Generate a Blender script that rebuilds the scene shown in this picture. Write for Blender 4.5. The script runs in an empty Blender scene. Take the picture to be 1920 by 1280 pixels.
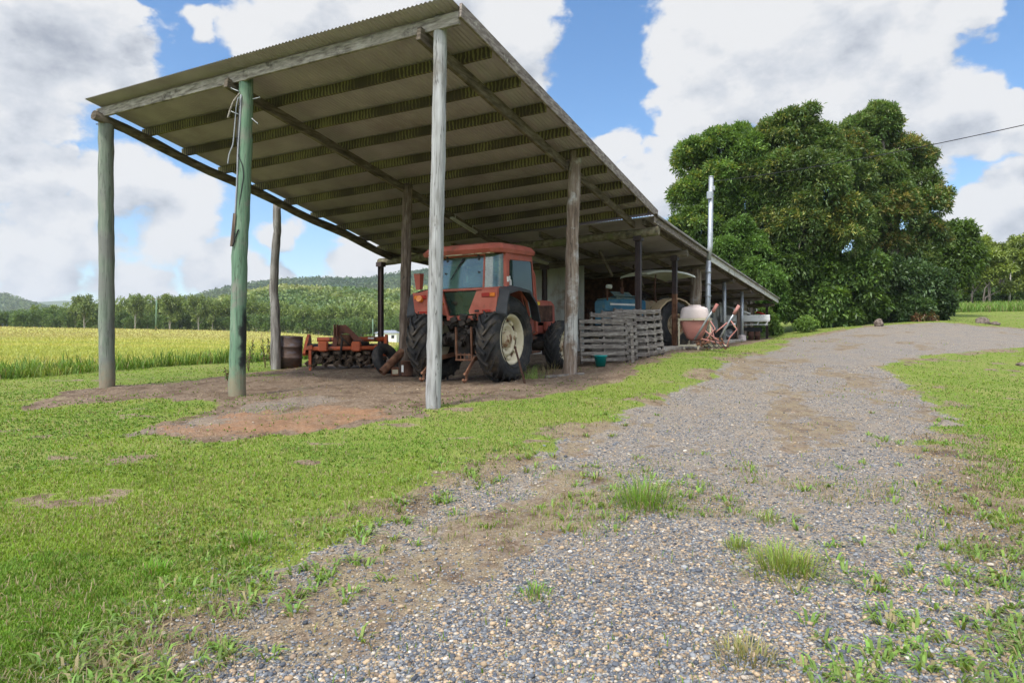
import bpy, bmesh, math, random
import numpy as np
from mathutils import Vector, Matrix
R = math.radians
random.seed(7)
rng = np.random.default_rng(11)
scene = bpy.context.scene
COL = scene.collection

# ------------------------------------------------------------------ camera
F, CX, HY, EYE = 1260.0, 960.0, 645.0, 1.5       # focal length / centre / horizon in photo pixels, eye height in metres
cam_d = bpy.data.cameras.new("camera")
cam = bpy.data.objects.new("camera", cam_d)
COL.objects.link(cam)
cam_d.sensor_width = 36.0
cam_d.lens = F / 1920 * 36.0
cam_d.shift_y = (HY - 640) / 1920.0
cam_d.clip_start = 0.05
cam_d.clip_end = 12000
cam.location = (0, 0, EYE)
cam.rotation_euler = (R(90), 0, 0)
scene.camera = cam

# ------------------------------------------------------------------ exposure
scene.view_settings.view_transform = 'Standard'
scene.view_settings.look = 'None'
scene.view_settings.gamma = 1.0
scene.view_settings.use_curve_mapping = False
scene.view_settings.exposure = 0.98
scene.cycles.max_bounces = 8
scene.cycles.diffuse_bounces = 4
scene.cycles.glossy_bounces = 3
scene.cycles.transparent_max_bounces = 12
scene.cycles.use_denoising = True

# ------------------------------------------------------------------ sun
SUN_EL, SUN_AZ = R(58), R(215)                     # azimuth clockwise from +Y (the viewing direction)
sun_d = bpy.data.lights.new("sun", 'SUN')
sun_d.energy = 2.1
sun_d.angle = R(9)
sun_d.color = (1.0, 0.95, 0.87)
sun = bpy.data.objects.new("sun", sun_d)
COL.objects.link(sun)
sdir = Vector((math.sin(SUN_AZ) * math.cos(SUN_EL), math.cos(SUN_AZ) * math.cos(SUN_EL), math.sin(SUN_EL)))
sun.rotation_euler = (-sdir).to_track_quat('-Z', 'Y').to_euler()
sun.location = sdir * 60


# ------------------------------------------------------------------ world: sky with cumulus
def make_world():
    w = bpy.data.worlds.new("World")
    scene.world = w
    w.use_nodes = True
    n, l = w.node_tree.nodes, w.node_tree.links
    n.clear()
    out = n.new('ShaderNodeOutputWorld')
    sky = n.new('ShaderNodeTexSky')
    sky.sky_type = 'NISHITA'
    sky.sun_disc = False
    sky.sun_elevation = SUN_EL
    sky.sun_rotation = SUN_AZ
    sky.air_density = 1.0
    sky.dust_density = 0.5
    sky.ozone_density = 2.0
    bg = n.new('ShaderNodeBackground')
    bg.inputs['Strength'].default_value = 0.1
    hsv = n.new('ShaderNodeHueSaturation')
    hsv.inputs['Saturation'].default_value = 1.22
    hsv.inputs['Value'].default_value = SKYV
    l.new(sky.outputs[0], hsv.inputs['Color'])
    l.new(hsv.outputs[0], bg.inputs['Color'])
    tc = n.new('ShaderNodeTexCoord')

    def math_(op, a, b=None, clamp=False):
        m = n.new('ShaderNodeMath'); m.operation = op; m.use_clamp = clamp
        for i, x in enumerate((a, b)):
            if x is None: continue
            if isinstance(x, (int, float)): m.inputs[i].default_value = x
            else: l.new(x, m.inputs[i])
        return m.outputs[0]

    def vmath(op, a, b):
        m = n.new('ShaderNodeVectorMath'); m.operation = op
        for i, x in enumerate((a, b)):
            if isinstance(x, (tuple, list)): m.inputs[i].default_value = x
            elif isinstance(x, (int, float)): m.inputs['Scale'].default_value = x
            else: l.new(x, m.inputs[i])
        return m.outputs['Value'] if op == 'DISTANCE' else m.outputs['Vector']

    def noise(vec, scale, detail, rough=0.55, color=False):
        t = n.new('ShaderNodeTexNoise')
        t.inputs['Scale'].default_value = scale
        t.inputs['Detail'].default_value = detail
        t.inputs['Roughness'].default_value = rough
        l.new(vec, t.inputs['Vector'])
        return t.outputs['Color'] if color else t.outputs[0]

    def ramp(x, a, b, c=0.0, d=1.0):
        m = n.new('ShaderNodeMapRange'); m.interpolation_type = 'SMOOTHSTEP'
        l.new(x, m.inputs[0])
        m.inputs[1].default_value = a; m.inputs[2].default_value = b
        m.inputs[3].default_value = c; m.inputs[4].default_value = d
        return m.outputs[0]

    N = vmath('NORMALIZE', tc.outputs['Generated'], (0, 0, 0))
    # clouds flatten towards the horizon: squash the noise space vertically
    stretch = vmath('MULTIPLY', N, (1.0, 1.0, 1.45))

    def density(shift):
        P = vmath('ADD', stretch, shift)
        wob = vmath('SCALE', vmath('SUBTRACT', noise(P, 3.2, 4, 0.55, True), (0.5, 0.5, 0.5)), 0.17)
        wob2 = vmath('SCALE', vmath('SUBTRACT', noise(P, 13.0, 5, 0.6, True), (0.5, 0.5, 0.5)), 0.055)
        NW = vmath('ADD', vmath('ADD', vmath('ADD', N, shift), wob), wob2)
        dens = None
        for b in SKY_BLOBS:
            px, py, r = b[:3]
            wgt = b[3] if len(b) > 3 else 1.0
            c = Vector(((px - CX) / F, 1.0, -(py - HY) / F))
            rr = r / F / c.length
            c.normalize()
            d = vmath('DISTANCE', NW, tuple(c))
            m = n.new('ShaderNodeMapRange'); m.interpolation_type = 'SMOOTHSTEP'
            l.new(d, m.inputs[0]); m.inputs[1].default_value = rr * 1.5; m.inputs[2].default_value = rr * .25
            m.inputs[3].default_value = 0; m.inputs[4].default_value = wgt
            v = m.outputs[0]
            dens = v if dens is None else math_('MAXIMUM', dens, v)
        f0 = noise(P, 2.1, 3, 0.5)
        sep = n.new('ShaderNodeSeparateXYZ'); l.new(N, sep.inputs[0])
        behind = ramp(sep.outputs[1], 0.55, 0.2)
        dens = math_('MAXIMUM', dens, math_('MULTIPLY', ramp(f0, 0.40, 0.62), behind))
        bank = math_('MULTIPLY', ramp(sep.outputs[2], 0.16, 0.01), 0.62)      # a low bank all round the horizon
        dens = math_('MAXIMUM', dens, bank)
        fb = noise(P, 8.0, 10, 0.60)
        return dens, math_('ADD', dens, math_('MULTIPLY', math_('SUBTRACT', fb, 0.5), 1.55)), fb

    dens, d2, fb = density((0, 0, 0))
    _, d3, fbl = density((-0.012, -0.01, 0.045))         # the same cloud a little way towards the light
    alpha = ramp(d2, 0.36, 0.60)
    fb2 = noise(stretch, 3.0, 4, 0.5)
    thick = ramp(d2, 0.55, 1.25)
    shade = math_('SUBTRACT', d3, d2)                     # more cloud above: shaded; less: lit
    g = math_('ADD', math_('MULTIPLY', thick, 0.50), math_('MULTIPLY', math_('SUBTRACT', fb2, 0.5), 1.5))
    low = vmath('MULTIPLY', N, (1.0, 1.0, 2.4))
    bil = math_('MULTIPLY', math_('SUBTRACT', noise(low, 5.5, 7, 0.55), 0.5), 1.5)
    g = math_('ADD', g, bil)
    sepz = n.new('ShaderNodeSeparateXYZ'); l.new(N, sepz.inputs[0])
    g = math_('MULTIPLY', g, ramp(sepz.outputs[2], 0.02, 0.30, 0.70, 1.0))      # thinner, brighter cloud low down
    g = math_('ADD', g, math_('MULTIPLY', math_('ADD', shade, math_('MULTIPLY', math_('SUBTRACT', fbl, fb), 1.1)), 1.05), True)
    cr = n.new('ShaderNodeValToRGB')
    e = cr.color_ramp.elements
    e[0].position = 0.0; e[0].color = (1.0, 1.0, 1.0, 1)
    e[1].position = 1.0; e[1].color = (0.36, 0.40, 0.475, 1)
    x = cr.color_ramp.elements.new(0.35); x.color = (0.79, 0.82, 0.87, 1)
    l.new(g, cr.inputs[0])
    bgc = n.new('ShaderNodeBackground')
    # cloud lit from behind the viewer: brighter towards the sun, which stands outside the picture
    dsun = n.new('ShaderNodeVectorMath'); dsun.operation = 'DOT_PRODUCT'
    l.new(N, dsun.inputs[0]); dsun.inputs[1].default_value = tuple(sdir)
    l.new(ramp(dsun.outputs['Value'], 0.25, 0.95, CLOUD, CLOUD * 5.6), bgc.inputs['Strength'])
    l.new(cr.outputs[0], bgc.inputs['Color'])
    mix = n.new('ShaderNodeMixShader')
    l.new(math_('MULTIPLY', alpha, 0.97), mix.inputs[0])
    l.new(bg.outputs[0], mix.inputs[1]); l.new(bgc.outputs[0], mix.inputs[2])
    l.new(mix.outputs[0], out.inputs['Surface'])
    w.cycles.sampling_method = 'MANUAL'
    w.cycles.sample_map_resolution = 512


CLOUD = 0.445
SKYV = 1.0
SKY_BLOBS = [
    (60, 30, 190), (190, 90, 105), (40, 120, 110), (215, 0, 60),
    (372, 42, 42, .62), (455, 60, 70, .55), (340, 20, 30, .5),
    (640, 10, 190), (800, 30, 200), (940, 70, 120), (995, 150, 85), (1000, 10, 60),
    (1290, 60, 110), (1400, 100, 160), (1560, 60, 190), (1720, 50, 140), (1840, 20, 80), (1290, 190, 80),
    (1620, 190, 130), (1780, 210, 110), (1890, 220, 60), (1480, 190, 120),
    (1245, 350, 80), (1165, 285, 50, .7), (1225, 285, 50, .75),
    (50, 300, 100, .95), (110, 270, 70), (230, 330, 100, .85), (90, 420, 120, .8), (310, 430, 110, .85), (190, 470, 90, .75), (250, 550, 120, .8), (40, 540, 110, .75),
    (440, 540, 100, .85), (560, 560, 80, .8), (540, 430, 60, .75), (690, 520, 80, .85), (790, 500, 60, .8), (640, 600, 90, .8),
    (1885, 370, 75), (1800, 430, 90), (1890, 470, 90), (1740, 330, 60, .8),
]
make_world()


# ------------------------------------------------------------------ placement helpers
def PX(px, py, Y):
    """world point at depth Y seen at photo pixel (px, py)"""
    return Vector(((px - CX) / F * Y, Y, EYE - (py - HY) / F * Y))


AZ = R(29.1)                                      # heading of the long side of the shed
DV = Vector((math.sin(AZ), math.cos(AZ), 0))      # along the shed, away from the camera
LV = Vector((-math.cos(AZ), math.sin(AZ), 0))     # across the shed, to the left
ORG = Vector(((815 - CX) / F * 9.7, 9.7, 0))


def W(t, s, z=0.0):
    p = ORG + LV * t + DV * s
    return Vector((p.x, p.y, z))


def s_of(px, t=0.0):
    k = (px - CX) / F
    b = ORG + LV * t
    return (k * b.y - b.x) / (DV.x - k * DV.y)


# ------------------------------------------------------------------ tagging
def tag(o, label=None, cat=None, group=None, kind=None):
    if label: o['label'] = label
    if cat: o['category'] = cat
    if group: o['group'] = group
    if kind: o['kind'] = kind
    return o


def thing(name, label, cat, loc=(0, 0, 0), rot=(0, 0, 0), group=None):
    o = bpy.data.objects.new(name, None)
    o.empty_display_size = 0.3
    COL.objects.link(o)
    o.location = loc
    o.rotation_euler = rot
    return tag(o, label, cat, group)


def dup_tree(o, parent=None):
    c = o.copy()
    COL.objects.link(c)
    c.parent = parent
    for ch in [x for x in bpy.data.objects if x.parent == o]:
        dup_tree(ch, c)
    return c


# ------------------------------------------------------------------ mesh builder
class MB:
    def __init__(self):
        self.v, self.f, self.m, self.s = [], [], [], []

    def add(self, verts, faces, mat=0, smooth=False):
        b = len(self.v)
        self.v += [tuple(x) for x in verts]
        for f in faces:
            self.f.append([b + i for i in f]); self.m.append(mat); self.s.append(smooth)
        return self

    def box(self, c, size, rot=None, mat=0, bevel=0.0):
        hx, hy, hz = [x / 2 for x in size]
        c = Vector(c)
        vs, idx = [], {}
        bv = min(bevel, hx * .9, hy * .9, hz * .9)
        h = (hx, hy, hz)
        if bv <= 0:
            for sx in (-1, 1):
                for sy in (-1, 1):
                    for sz in (-1, 1):
                        p = Vector((sx * hx, sy * hy, sz * hz))
                        if rot: p = rot @ p
                        vs.append(c + p)
            return self.add(vs, [(0, 1, 3, 2), (4, 6, 7, 5), (0, 4, 5, 1), (2, 3, 7, 6), (0, 2, 6, 4), (1, 5, 7, 3)], mat)
        for sg in [(a, b, d) for a in (-1, 1) for b in (-1, 1) for d in (-1, 1)]:
            for ax in range(3):
                p = Vector([sg[i] * (h[i] if i == ax else h[i] - bv) for i in range(3)])
                if rot: p = rot @ p
                idx[(sg, ax)] = len(vs); vs.append(c + p)
        fs = []
        for ax in range(3):
            o = [i for i in range(3) if i != ax]
            for s in (-1, 1):
                q = []
                for a, b in ((-1, -1), (1, -1), (1, 1), (-1, 1)):
                    sg = [0, 0, 0]; sg[ax] = s; sg[o[0]] = a; sg[o[1]] = b
                    q.append(idx[(tuple(sg), ax)])
                fs.append(q)
            a, b = o
            for s1 in (-1, 1):
                for s2 in (-1, 1):
                    q = []
                    for cc, axx in ((-1, a), (1, a), (1, b), (-1, b)):
                        sg = [0, 0, 0]; sg[ax] = cc; sg[a] = s1; sg[b] = s2
                        q.append(idx[(tuple(sg), axx)])
                    fs.append(q)
        for sg in [(a, b, d) for a in (-1, 1) for b in (-1, 1) for d in (-1, 1)]:
            fs.append([idx[(sg, 0)], idx[(sg, 1)], idx[(sg, 2)]])
        return self.add(vs, fs, mat)

    def beam(self, p0, p1, w, h, up=(0, 0, 1), mat=0, bevel=0.0):
        p0, p1 = Vector(p0), Vector(p1)
        x = (p1 - p0); L = x.length; x.normalize()
        z = Vector(up); z = (z - x * z.dot(x)).normalized()
        y = z.cross(x)
        rot = Matrix((x, y, z)).transposed()
        return self.box((p0 + p1) / 2, (L, w, h), rot, mat, bevel)

    def tube(self, path, rad, n=10, mat=0, smooth=True, caps=True, jit=0.0, flat=1.0):
        path = [Vector(p) for p in path]
        if not isinstance(rad, (list, tuple)): rad = [rad] * len(path)
        vs, fs = [], []
        prev = None
        for i, p in enumerate(path):
            t = (path[min(i + 1, len(path) - 1)] - path[max(i - 1, 0)])
            if t.length < 1e-9: t = Vector((0, 0, 1))
            t.normalize()
            if prev is None:
                a = Vector((0, 0, 1)) if abs(t.z) < .9 else Vector((1, 0, 0))
                u = t.cross(a).normalized()
            else:
                u = (prev - t * prev.dot(t)).normalized()
            prev = u
            w = t.cross(u)
            for k in range(n):
                an = 2 * math.pi * k / n
                r = rad[i] * (1 + (random.uniform(-jit, jit) if jit else 0))
                vs.append(p + u * (math.cos(an) * r) + w * (math.sin(an) * r * flat))
        for i in range(len(path) - 1):
            for k in range(n):
                k2 = (k + 1) % n
                fs.append((i * n + k, i * n + k2, (i + 1) * n + k2, (i + 1) * n + k))
        self.add(vs, fs, mat, smooth)
        if caps:
            b = len(self.v) - len(vs)
            self.f.append([b + k for k in range(n)]); self.m.append(mat); self.s.append(False)
            self.f.append([b + (len(path) - 1) * n + k for k in range(n)]); self.m.append(mat); self.s.append(False)
        return self

    def lathe(self, prof, n=24, M=None, mat=0, smooth=True):
        """profile of (radius, height) pairs turned about local z, M a 4x4 matrix"""
        vs, fs = [], []
        for r, z in prof:
            for k in range(n):
                a = 2 * math.pi * k / n
                p = Vector((r * math.cos(a), r * math.sin(a), z))
                vs.append(M @ p if M else p)
        for i in range(len(prof) - 1):
            for k in range(n):
                k2 = (k + 1) % n
                fs.append((i * n + k, i * n + k2, (i + 1) * n + k2, (i + 1) * n + k))
        return self.add(vs, fs, mat, smooth)

    def prism(self, outline, depth, M=None, mat=0):
        """2-D outline in local xy extruded from z=-depth/2 to depth/2"""
        n = len(outline)
        vs = []
        for z in (-depth / 2, depth / 2):
            for x, y in outline:
                p = Vector((x, y, z)); vs.append(M @ p if M else p)
        fs = [list(range(n))[::-1], [n + i for i in range(n)]]
        for i in range(n):
            j = (i + 1) % n
            fs.append((i, j, n + j, n + i))
        return self.add(vs, fs, mat)

    def loft(self, rings, mat=0, smooth=False, caps=True):
        n = len(rings[0]); vs = [Vector(p) for r in rings for p in r]; fs = []
        for i in range(len(rings) - 1):
            for k in range(n):
                k2 = (k + 1) % n
                fs.append((i * n + k, i * n + k2, (i + 1) * n + k2, (i + 1) * n + k))
        if caps:
            fs.append(list(range(n))[::-1]); fs.append([(len(rings) - 1) * n + k for k in range(n)])
        return self.add(vs, fs, mat, smooth)

    def build(self, name, mats, parent=None, recalc=True):
        me = bpy.data.meshes.new(name)
        me.from_pydata(self.v, [], self.f)
        if not isinstance(mats, (list, tuple)): mats = [mats]
        for m in mats: me.materials.append(m)
        me.polygons.foreach_set('material_index', self.m)
        me.polygons.foreach_set('use_smooth', self.s)
        if recalc:
            bm = bmesh.new(); bm.from_mesh(me)
            bmesh.ops.recalc_face_normals(bm, faces=bm.faces)
            bm.to_mesh(me); bm.free()
        me.update()
        o = bpy.data.objects.new(name, me)
        COL.objects.link(o)
        if parent: o.parent = parent
        return o


def np_mesh(name, verts, loops, starts, mats, tint=None, smooth=False, parent=None):
    """fast mesh from arrays; tint is one rgb per vertex"""
    me = bpy.data.meshes.new(name)
    verts = np.ascontiguousarray(verts, dtype=np.float32)
    me.vertices.add(len(verts)); me.vertices.foreach_set('co', verts.ravel())
    me.loops.add(len(loops)); me.loops.foreach_set('vertex_index', np.ascontiguousarray(loops, dtype=np.int32))
    me.polygons.add(len(starts)); me.polygons.foreach_set('loop_start', np.ascontiguousarray(starts, dtype=np.int32))
    if smooth: me.polygons.foreach_set('use_smooth', np.ones(len(starts), dtype=bool))
    if tint is not None:
        at = me.color_attributes.new('tint', 'FLOAT_COLOR', 'POINT')
        c = np.ones((len(verts), 4), dtype=np.float32); c[:, :3] = tint
        at.data.foreach_set('color', c.ravel())
    if not isinstance(mats, (list, tuple)): mats = [mats]
    for m in mats: me.materials.append(m)
    me.update(calc_edges=True)
    o = bpy.data.objects.new(name, me)
    COL.objects.link(o)
    if parent: o.parent = parent
    return o


# ------------------------------------------------------------------ numpy noise
def _h(ix, iy, seed):
    n = (ix.astype(np.int64) * 374761393 + iy.astype(np.int64) * 668265263 + seed * 1442695041) & 0x7fffffff
    n = ((n ^ (n >> 13)) * 1274126177) & 0x7fffffff
    return ((n ^ (n >> 16)) & 0xffff) / 65535.0


def vnoise(x, y, seed=0):
    x = np.asarray(x, float); y = np.asarray(y, float)
    ix, iy = np.floor(x), np.floor(y)
    fx, fy = x - ix, y - iy
    fx = fx * fx * (3 - 2 * fx); fy = fy * fy * (3 - 2 * fy)
    a = _h(ix, iy, seed); b = _h(ix + 1, iy, seed); c = _h(ix, iy + 1, seed); d = _h(ix + 1, iy + 1, seed)
    return (a * (1 - fx) + b * fx) * (1 - fy) + (c * (1 - fx) + d * fx) * fy


def fbm(x, y, oct=4, seed=0):
    s = 0; a = .5; t = 0
    for i in range(oct):
        s = s + a * vnoise(x * 2 ** i, y * 2 ** i, seed + i * 17); t += a; a *= .5
    return s / t


# ------------------------------------------------------------------ materials
def new_mat(name):
    m = bpy.data.materials.new(name)
    m.use_nodes = True
    n, l = m.node_tree.nodes, m.node_tree.links
    b = n['Principled BSDF']
    return m, n, l, b


def pmat(name, cols, scale=4.0, stretch=(1, 1, 1), rough=.8, bump=.15, metallic=0.0, spec=.3, detail=7, over=None, oscale=1.5, othr=(.5, .62),
         bscale=None, distort=0.0, crack=0.0, foot=None):
    """two or three colours over stretched noise, an optional second layer (rust, lichen, dirt) with its own shape, and bump"""
    m, n, l, b = new_mat(name)
    tc = n.new('ShaderNodeTexCoord')
    mp = n.new('ShaderNodeMapping'); mp.inputs['Scale'].default_value = stretch
    l.new(tc.outputs['Object'], mp.inputs['Vector'])
    t = n.new('ShaderNodeTexNoise')
    t.inputs['Scale'].default_value = scale; t.inputs['Detail'].default_value = detail; t.inputs['Roughness'].default_value = .6
    t.inputs['Distortion'].default_value = distort
    l.new(mp.outputs[0], t.inputs['Vector'])
    cr = n.new('ShaderNodeValToRGB')
    e = cr.color_ramp.elements
    k = len(cols)
    pos = [0.32 + 0.36 * i / max(1, k - 1) for i in range(k)]
    e[0].position = pos[0]; e[0].color = (*cols[0], 1)
    e[1].position = pos[-1]; e[1].color = (*cols[-1], 1)
    for i in range(1, k - 1):
        x = e.new(pos[i]); x.color = (*cols[i], 1)
    l.new(t.outputs[0], cr.inputs[0])
    colour = cr.outputs[0]
    if over:
        t2 = n.new('ShaderNodeTexNoise')
        t2.inputs['Scale'].default_value = oscale; t2.inputs['Detail'].default_value = 9; t2.inputs['Roughness'].default_value = .65
        l.new(tc.outputs['Object'], t2.inputs['Vector'])
        mr = n.new('ShaderNodeMapRange'); mr.inputs[1].default_value = othr[0]; mr.inputs[2].default_value = othr[1]
        l.new(t2.outputs[0], mr.inputs[0])
        mx = n.new('ShaderNodeMixRGB'); mx.inputs[2].default_value = (*over, 1)
        l.new(mr.outputs[0], mx.inputs[0]); l.new(colour, mx.inputs[1])
        colour = mx.outputs[0]
    if crack:
        mp3 = n.new('ShaderNodeMapping'); mp3.inputs['Scale'].default_value = (13, 13, .55); l.new(tc.outputs['Object'], mp3.inputs['Vector'])
        t3 = n.new('ShaderNodeTexNoise'); t3.inputs['Scale'].default_value = 1.0; t3.inputs['Detail'].default_value = 3
        l.new(mp3.outputs[0], t3.inputs['Vector'])
        ab = n.new('ShaderNodeMath'); ab.operation = 'SUBTRACT'; l.new(t3.outputs[0], ab.inputs[0]); ab.inputs[1].default_value = .52
        a2 = n.new('ShaderNodeMath'); a2.operation = 'ABSOLUTE'; l.new(ab.outputs[0], a2.inputs[0])
        mr3 = n.new('ShaderNodeMapRange'); mr3.inputs[1].default_value = .0; mr3.inputs[2].default_value = .016; mr3.inputs[3].default_value = crack; mr3.inputs[4].default_value = 0
        l.new(a2.outputs[0], mr3.inputs[0])
        mx3 = n.new('ShaderNodeMixRGB'); mx3.inputs[2].default_value = (.03, .026, .022, 1); l.new(mr3.outputs[0], mx3.inputs[0]); l.new(colour, mx3.inputs[1]); colour = mx3.outputs[0]
    if foot:                                   # earth splashed up the foot of the post, ragged upper edge
        sp = n.new('ShaderNodeSeparateXYZ'); l.new(tc.outputs['Object'], sp.inputs[0])
        t4 = n.new('ShaderNodeTexNoise'); t4.inputs['Scale'].default_value = 6; t4.inputs['Detail'].default_value = 6; l.new(tc.outputs['Object'], t4.inputs['Vector'])
        ad4 = n.new('ShaderNodeMath'); ad4.operation = 'MULTIPLY_ADD'; l.new(t4.outputs[0], ad4.inputs[0]); ad4.inputs[1].default_value = 1.1; l.new(sp.outputs[2], ad4.inputs[2])
        mr4 = n.new('ShaderNodeMapRange'); mr4.inputs[1].default_value = foot + 1.10; mr4.inputs[2].default_value = foot + .58; mr4.inputs[4].default_value = .8
        l.new(ad4.outputs[0], mr4.inputs[0])
        mx4 = n.new('ShaderNodeMixRGB'); mx4.inputs[2].default_value = (.23, .18, .12, 1); l.new(mr4.outputs[0], mx4.inputs[0]); l.new(colour, mx4.inputs[1]); colour = mx4.outputs[0]
    l.new(colour, b.inputs['Base Color'])
    b.inputs['Roughness'].default_value = rough
    b.inputs['Metallic'].default_value = metallic
    b.inputs['Specular IOR Level'].default_value = spec
    if bump:
        bp = n.new('ShaderNodeBump'); bp.inputs['Strength'].default_value = bump; bp.inputs['Distance'].default_value = .02
        l.new(t.outputs[0], bp.inputs['Height']); l.new(bp.outputs[0], b.inputs['Normal'])
    return m


def leaf_mat(name, trans=.35, rough=.5, spec=.35):
    m, n, l, b = new_mat(name)
    a = n.new('ShaderNodeAttribute'); a.attribute_name = 'tint'
    l.new(a.outputs['Color'], b.inputs['Base Color'])
    b.inputs['Roughness'].default_value = rough
    b.inputs['Specular IOR Level'].default_value = spec
    tr = n.new('ShaderNodeBsdfTranslucent')
    g = n.new('ShaderNodeMixRGB'); g.blend_type = 'MULTIPLY'; g.inputs[0].default_value = 1; g.inputs[2].default_value = (1.3, 1.25, .6, 1)
    l.new(a.outputs['Color'], g.inputs[1]); l.new(g.outputs[0], tr.inputs['Color'])
    mx = n.new('ShaderNodeMixShader'); mx.inputs[0].default_value = trans
    l.new(b.outputs[0], mx.inputs[1]); l.new(tr.outputs[0], mx.inputs[2])
    l.new(mx.outputs[0], n['Material Output'].inputs['Surface'])
    return m


M = {}
WOODZ = (9, 9, .7)
M['post_grey'] = pmat('silver_weathered_timber', [(.16, .155, .145), (.30, .30, .295), (.41, .41, .41)], 3, (5, 5, .5), .85, .5, crack=.8, over=(.20, .185, .165), oscale=1.6, othr=(.56, .68))
M['post_green'] = pmat('green_treated_timber', [(.075, .13, .085), (.125, .215, .14), (.19, .25, .18)], 2.2, (7, 7, .6), .8, .35, over=(.19, .19, .16), oscale=1.3, othr=(.54, .64), crack=.6, foot=.62)
M['post_green_grey'] = pmat('faded_green_timber', [(.10, .125, .095), (.165, .20, .155), (.23, .24, .20)], 2.2, (7, 7, .6), .8, .35, over=(.16, .165, .15), oscale=1.2, othr=(.45, .6), crack=.6, foot=.60)
M['post_brown'] = pmat('old_brown_pole', [(.06, .044, .034), (.14, .10, .075), (.26, .21, .17)], 3, (6, 6, .7), .9, .7, crack=.9)
M['post_ash'] = pmat('ash_grey_pole', [(.10, .088, .078), (.21, .195, .18), (.33, .32, .30)], 3, (6, 6, .6), .9, .7, crack=.9)
M['post_half'] = pmat('brown_pole_bleached', [(.09, .064, .048), (.19, .14, .105), (.32, .28, .24)], 3, (6, 6, .6), .9, .7, crack=.9, over=(.38, .37, .35), oscale=1.1, othr=(.52, .6))
M['post_scorched'] = None
M['charred'] = pmat('charred_timber', [(.012, .011, .011), (.03, .028, .026)], 6, (3, 3, 1), .9, .3)
M['beam'] = pmat('weathered_beam', [(.045, .035, .025), (.115, .092, .068), (.20, .17, .13)], 2.5, (1.2, 1.2, 6), .9, .5, distort=.6)
M['beam_light'] = pmat('pale_weathered_board', [(.10, .085, .07), (.24, .215, .185), (.36, .33, .29)], 3.5, (1.4, 1.4, 7), .9, .5, over=(.06, .05, .04), oscale=3.5, othr=(.56, .66))
M['log'] = pmat('mossy_log', [(.05, .04, .025), (.13, .11, .065), (.22, .19, .125)], 3, (3, 3, 3), .9, .6, over=(.10, .105, .04), oscale=2.5, othr=(.5, .62))
M['barge'] = pmat('lichened_barge_board', [(.09, .07, .06), (.20, .165, .145), (.33, .29, .26)], 4, (1.5, 1.5, 6), .9, .5, over=(.40, .38, .33), oscale=6, othr=(.6, .68))
M['steel_brown'] = pmat('brown_painted_steel', [(.028, .017, .017), (.05, .032, .03)], 4, (2, 2, 1), .55, .1, over=(.10, .045, .025), oscale=3, othr=(.6, .7))
M['rust'] = pmat('rust', [(.07, .032, .019), (.145, .068, .038), (.23, .12, .07)], 6, (1, 1, 1), .9, .3)
M['mud'] = pmat('dried_mud', [(.045, .030, .02), (.10, .07, .048), (.17, .125, .09)], 9, (1, 1, 1), .95, .5)
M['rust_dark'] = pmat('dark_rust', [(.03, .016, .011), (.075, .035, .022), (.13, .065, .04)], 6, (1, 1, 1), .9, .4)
M['galv'] = pmat('galvanised_steel', [(.30, .32, .34), (.42, .44, .46)], 5, (3, 3, .6), .45, .05, metallic=.55)
M['iron_sheet'] = pmat('old_corrugated_iron', [(.33, .285, .32), (.385, .34, .38), (.44, .39, .435)], 1.3, (1, 1, 1), .62, .04, metallic=.1, over=(.27, .22, .24), oscale=.8, othr=(.55, .75))
M['iron_wall'] = pmat('zinc_wall_sheet', [(.26, .26, .24), (.36, .36, .34), (.44, .44, .42)], 1.6, (2, 2, .5), .6, .04, metallic=.2, over=(.17, .11, .07), oscale=1.1, othr=(.58, .7))
M['iron_top'] = pmat('weathered_roof_top', [(.20, .18, .16), (.32, .30, .27)], 2, (1, 1, 1), .6, .05, metallic=.2, over=(.12, .085, .06), oscale=1.2, othr=(.5, .65))
M['fascia_white'] = pmat('flaking_white_board', [(.42, .41, .38), (.60, .59, .56)], 3, (1, 1, 4), .8, .2, over=(.18, .16, .13), oscale=2.5, othr=(.58, .68))
M['tyre'] = pmat('black_tyre_rubber', [(.012, .012, .013), (.022, .022, .023), (.04, .038, .035)], 5, (1, 1, 1), .75, .1, over=(.11, .085, .06), oscale=3, othr=(.52, .72))
M['rim_cream'] = pmat('cream_rim_paint', [(.50, .44, .30), (.62, .56, .42)], 4, (1, 1, 1), .55, .05, over=(.20, .09, .035), oscale=5, othr=(.60, .68))
M['red'] = pmat('faded_red_paint', [(.255, .068, .046), (.325, .086, .058), (.37, .122, .085)], 2.2, (1, 1, 1), .62, .05, over=(.16, .065, .045), oscale=3.5, othr=(.54, .70), spec=.2)
M['orange'] = pmat('worn_orange_paint', [(.36, .075, .03), (.48, .11, .04)], 3, (1, 1, 1), .55, .05, over=(.10, .042, .024), oscale=5, othr=(.55, .64))
M['greasy'] = pmat('greasy_black_iron', [(.008, .007, .006), (.025, .02, .016), (.06, .042, .03)], 7, (1, 1, 1), .7, .5)
M['black_rubber'] = pmat('black_rubber_trim', [(.02, .021, .023), (.04, .042, .045)], 5, (1, 1, 1), .6, .08)
M['blue'] = pmat('faded_blue_paint', [(.018, .085, .15), (.03, .13, .21), (.07, .17, .22)], 3, (1, 1, 1), .5, .05, over=(.13, .15, .12), oscale=3, othr=(.58, .7))
M['blue_dusty'] = pmat('dusty_blue_paint', [(.11, .15, .14), (.19, .235, .20)], 5, (1, 1, 1), .8, .1, over=(.04, .13, .19), oscale=3, othr=(.5, .65))
M['tan_paint'] = pmat('tan_faded_paint', [(.30, .22, .13), (.42, .33, .21)], 3, (1, 1, 1), .55, .05, over=(.30, .12, .045), oscale=4, othr=(.55, .65))
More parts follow.
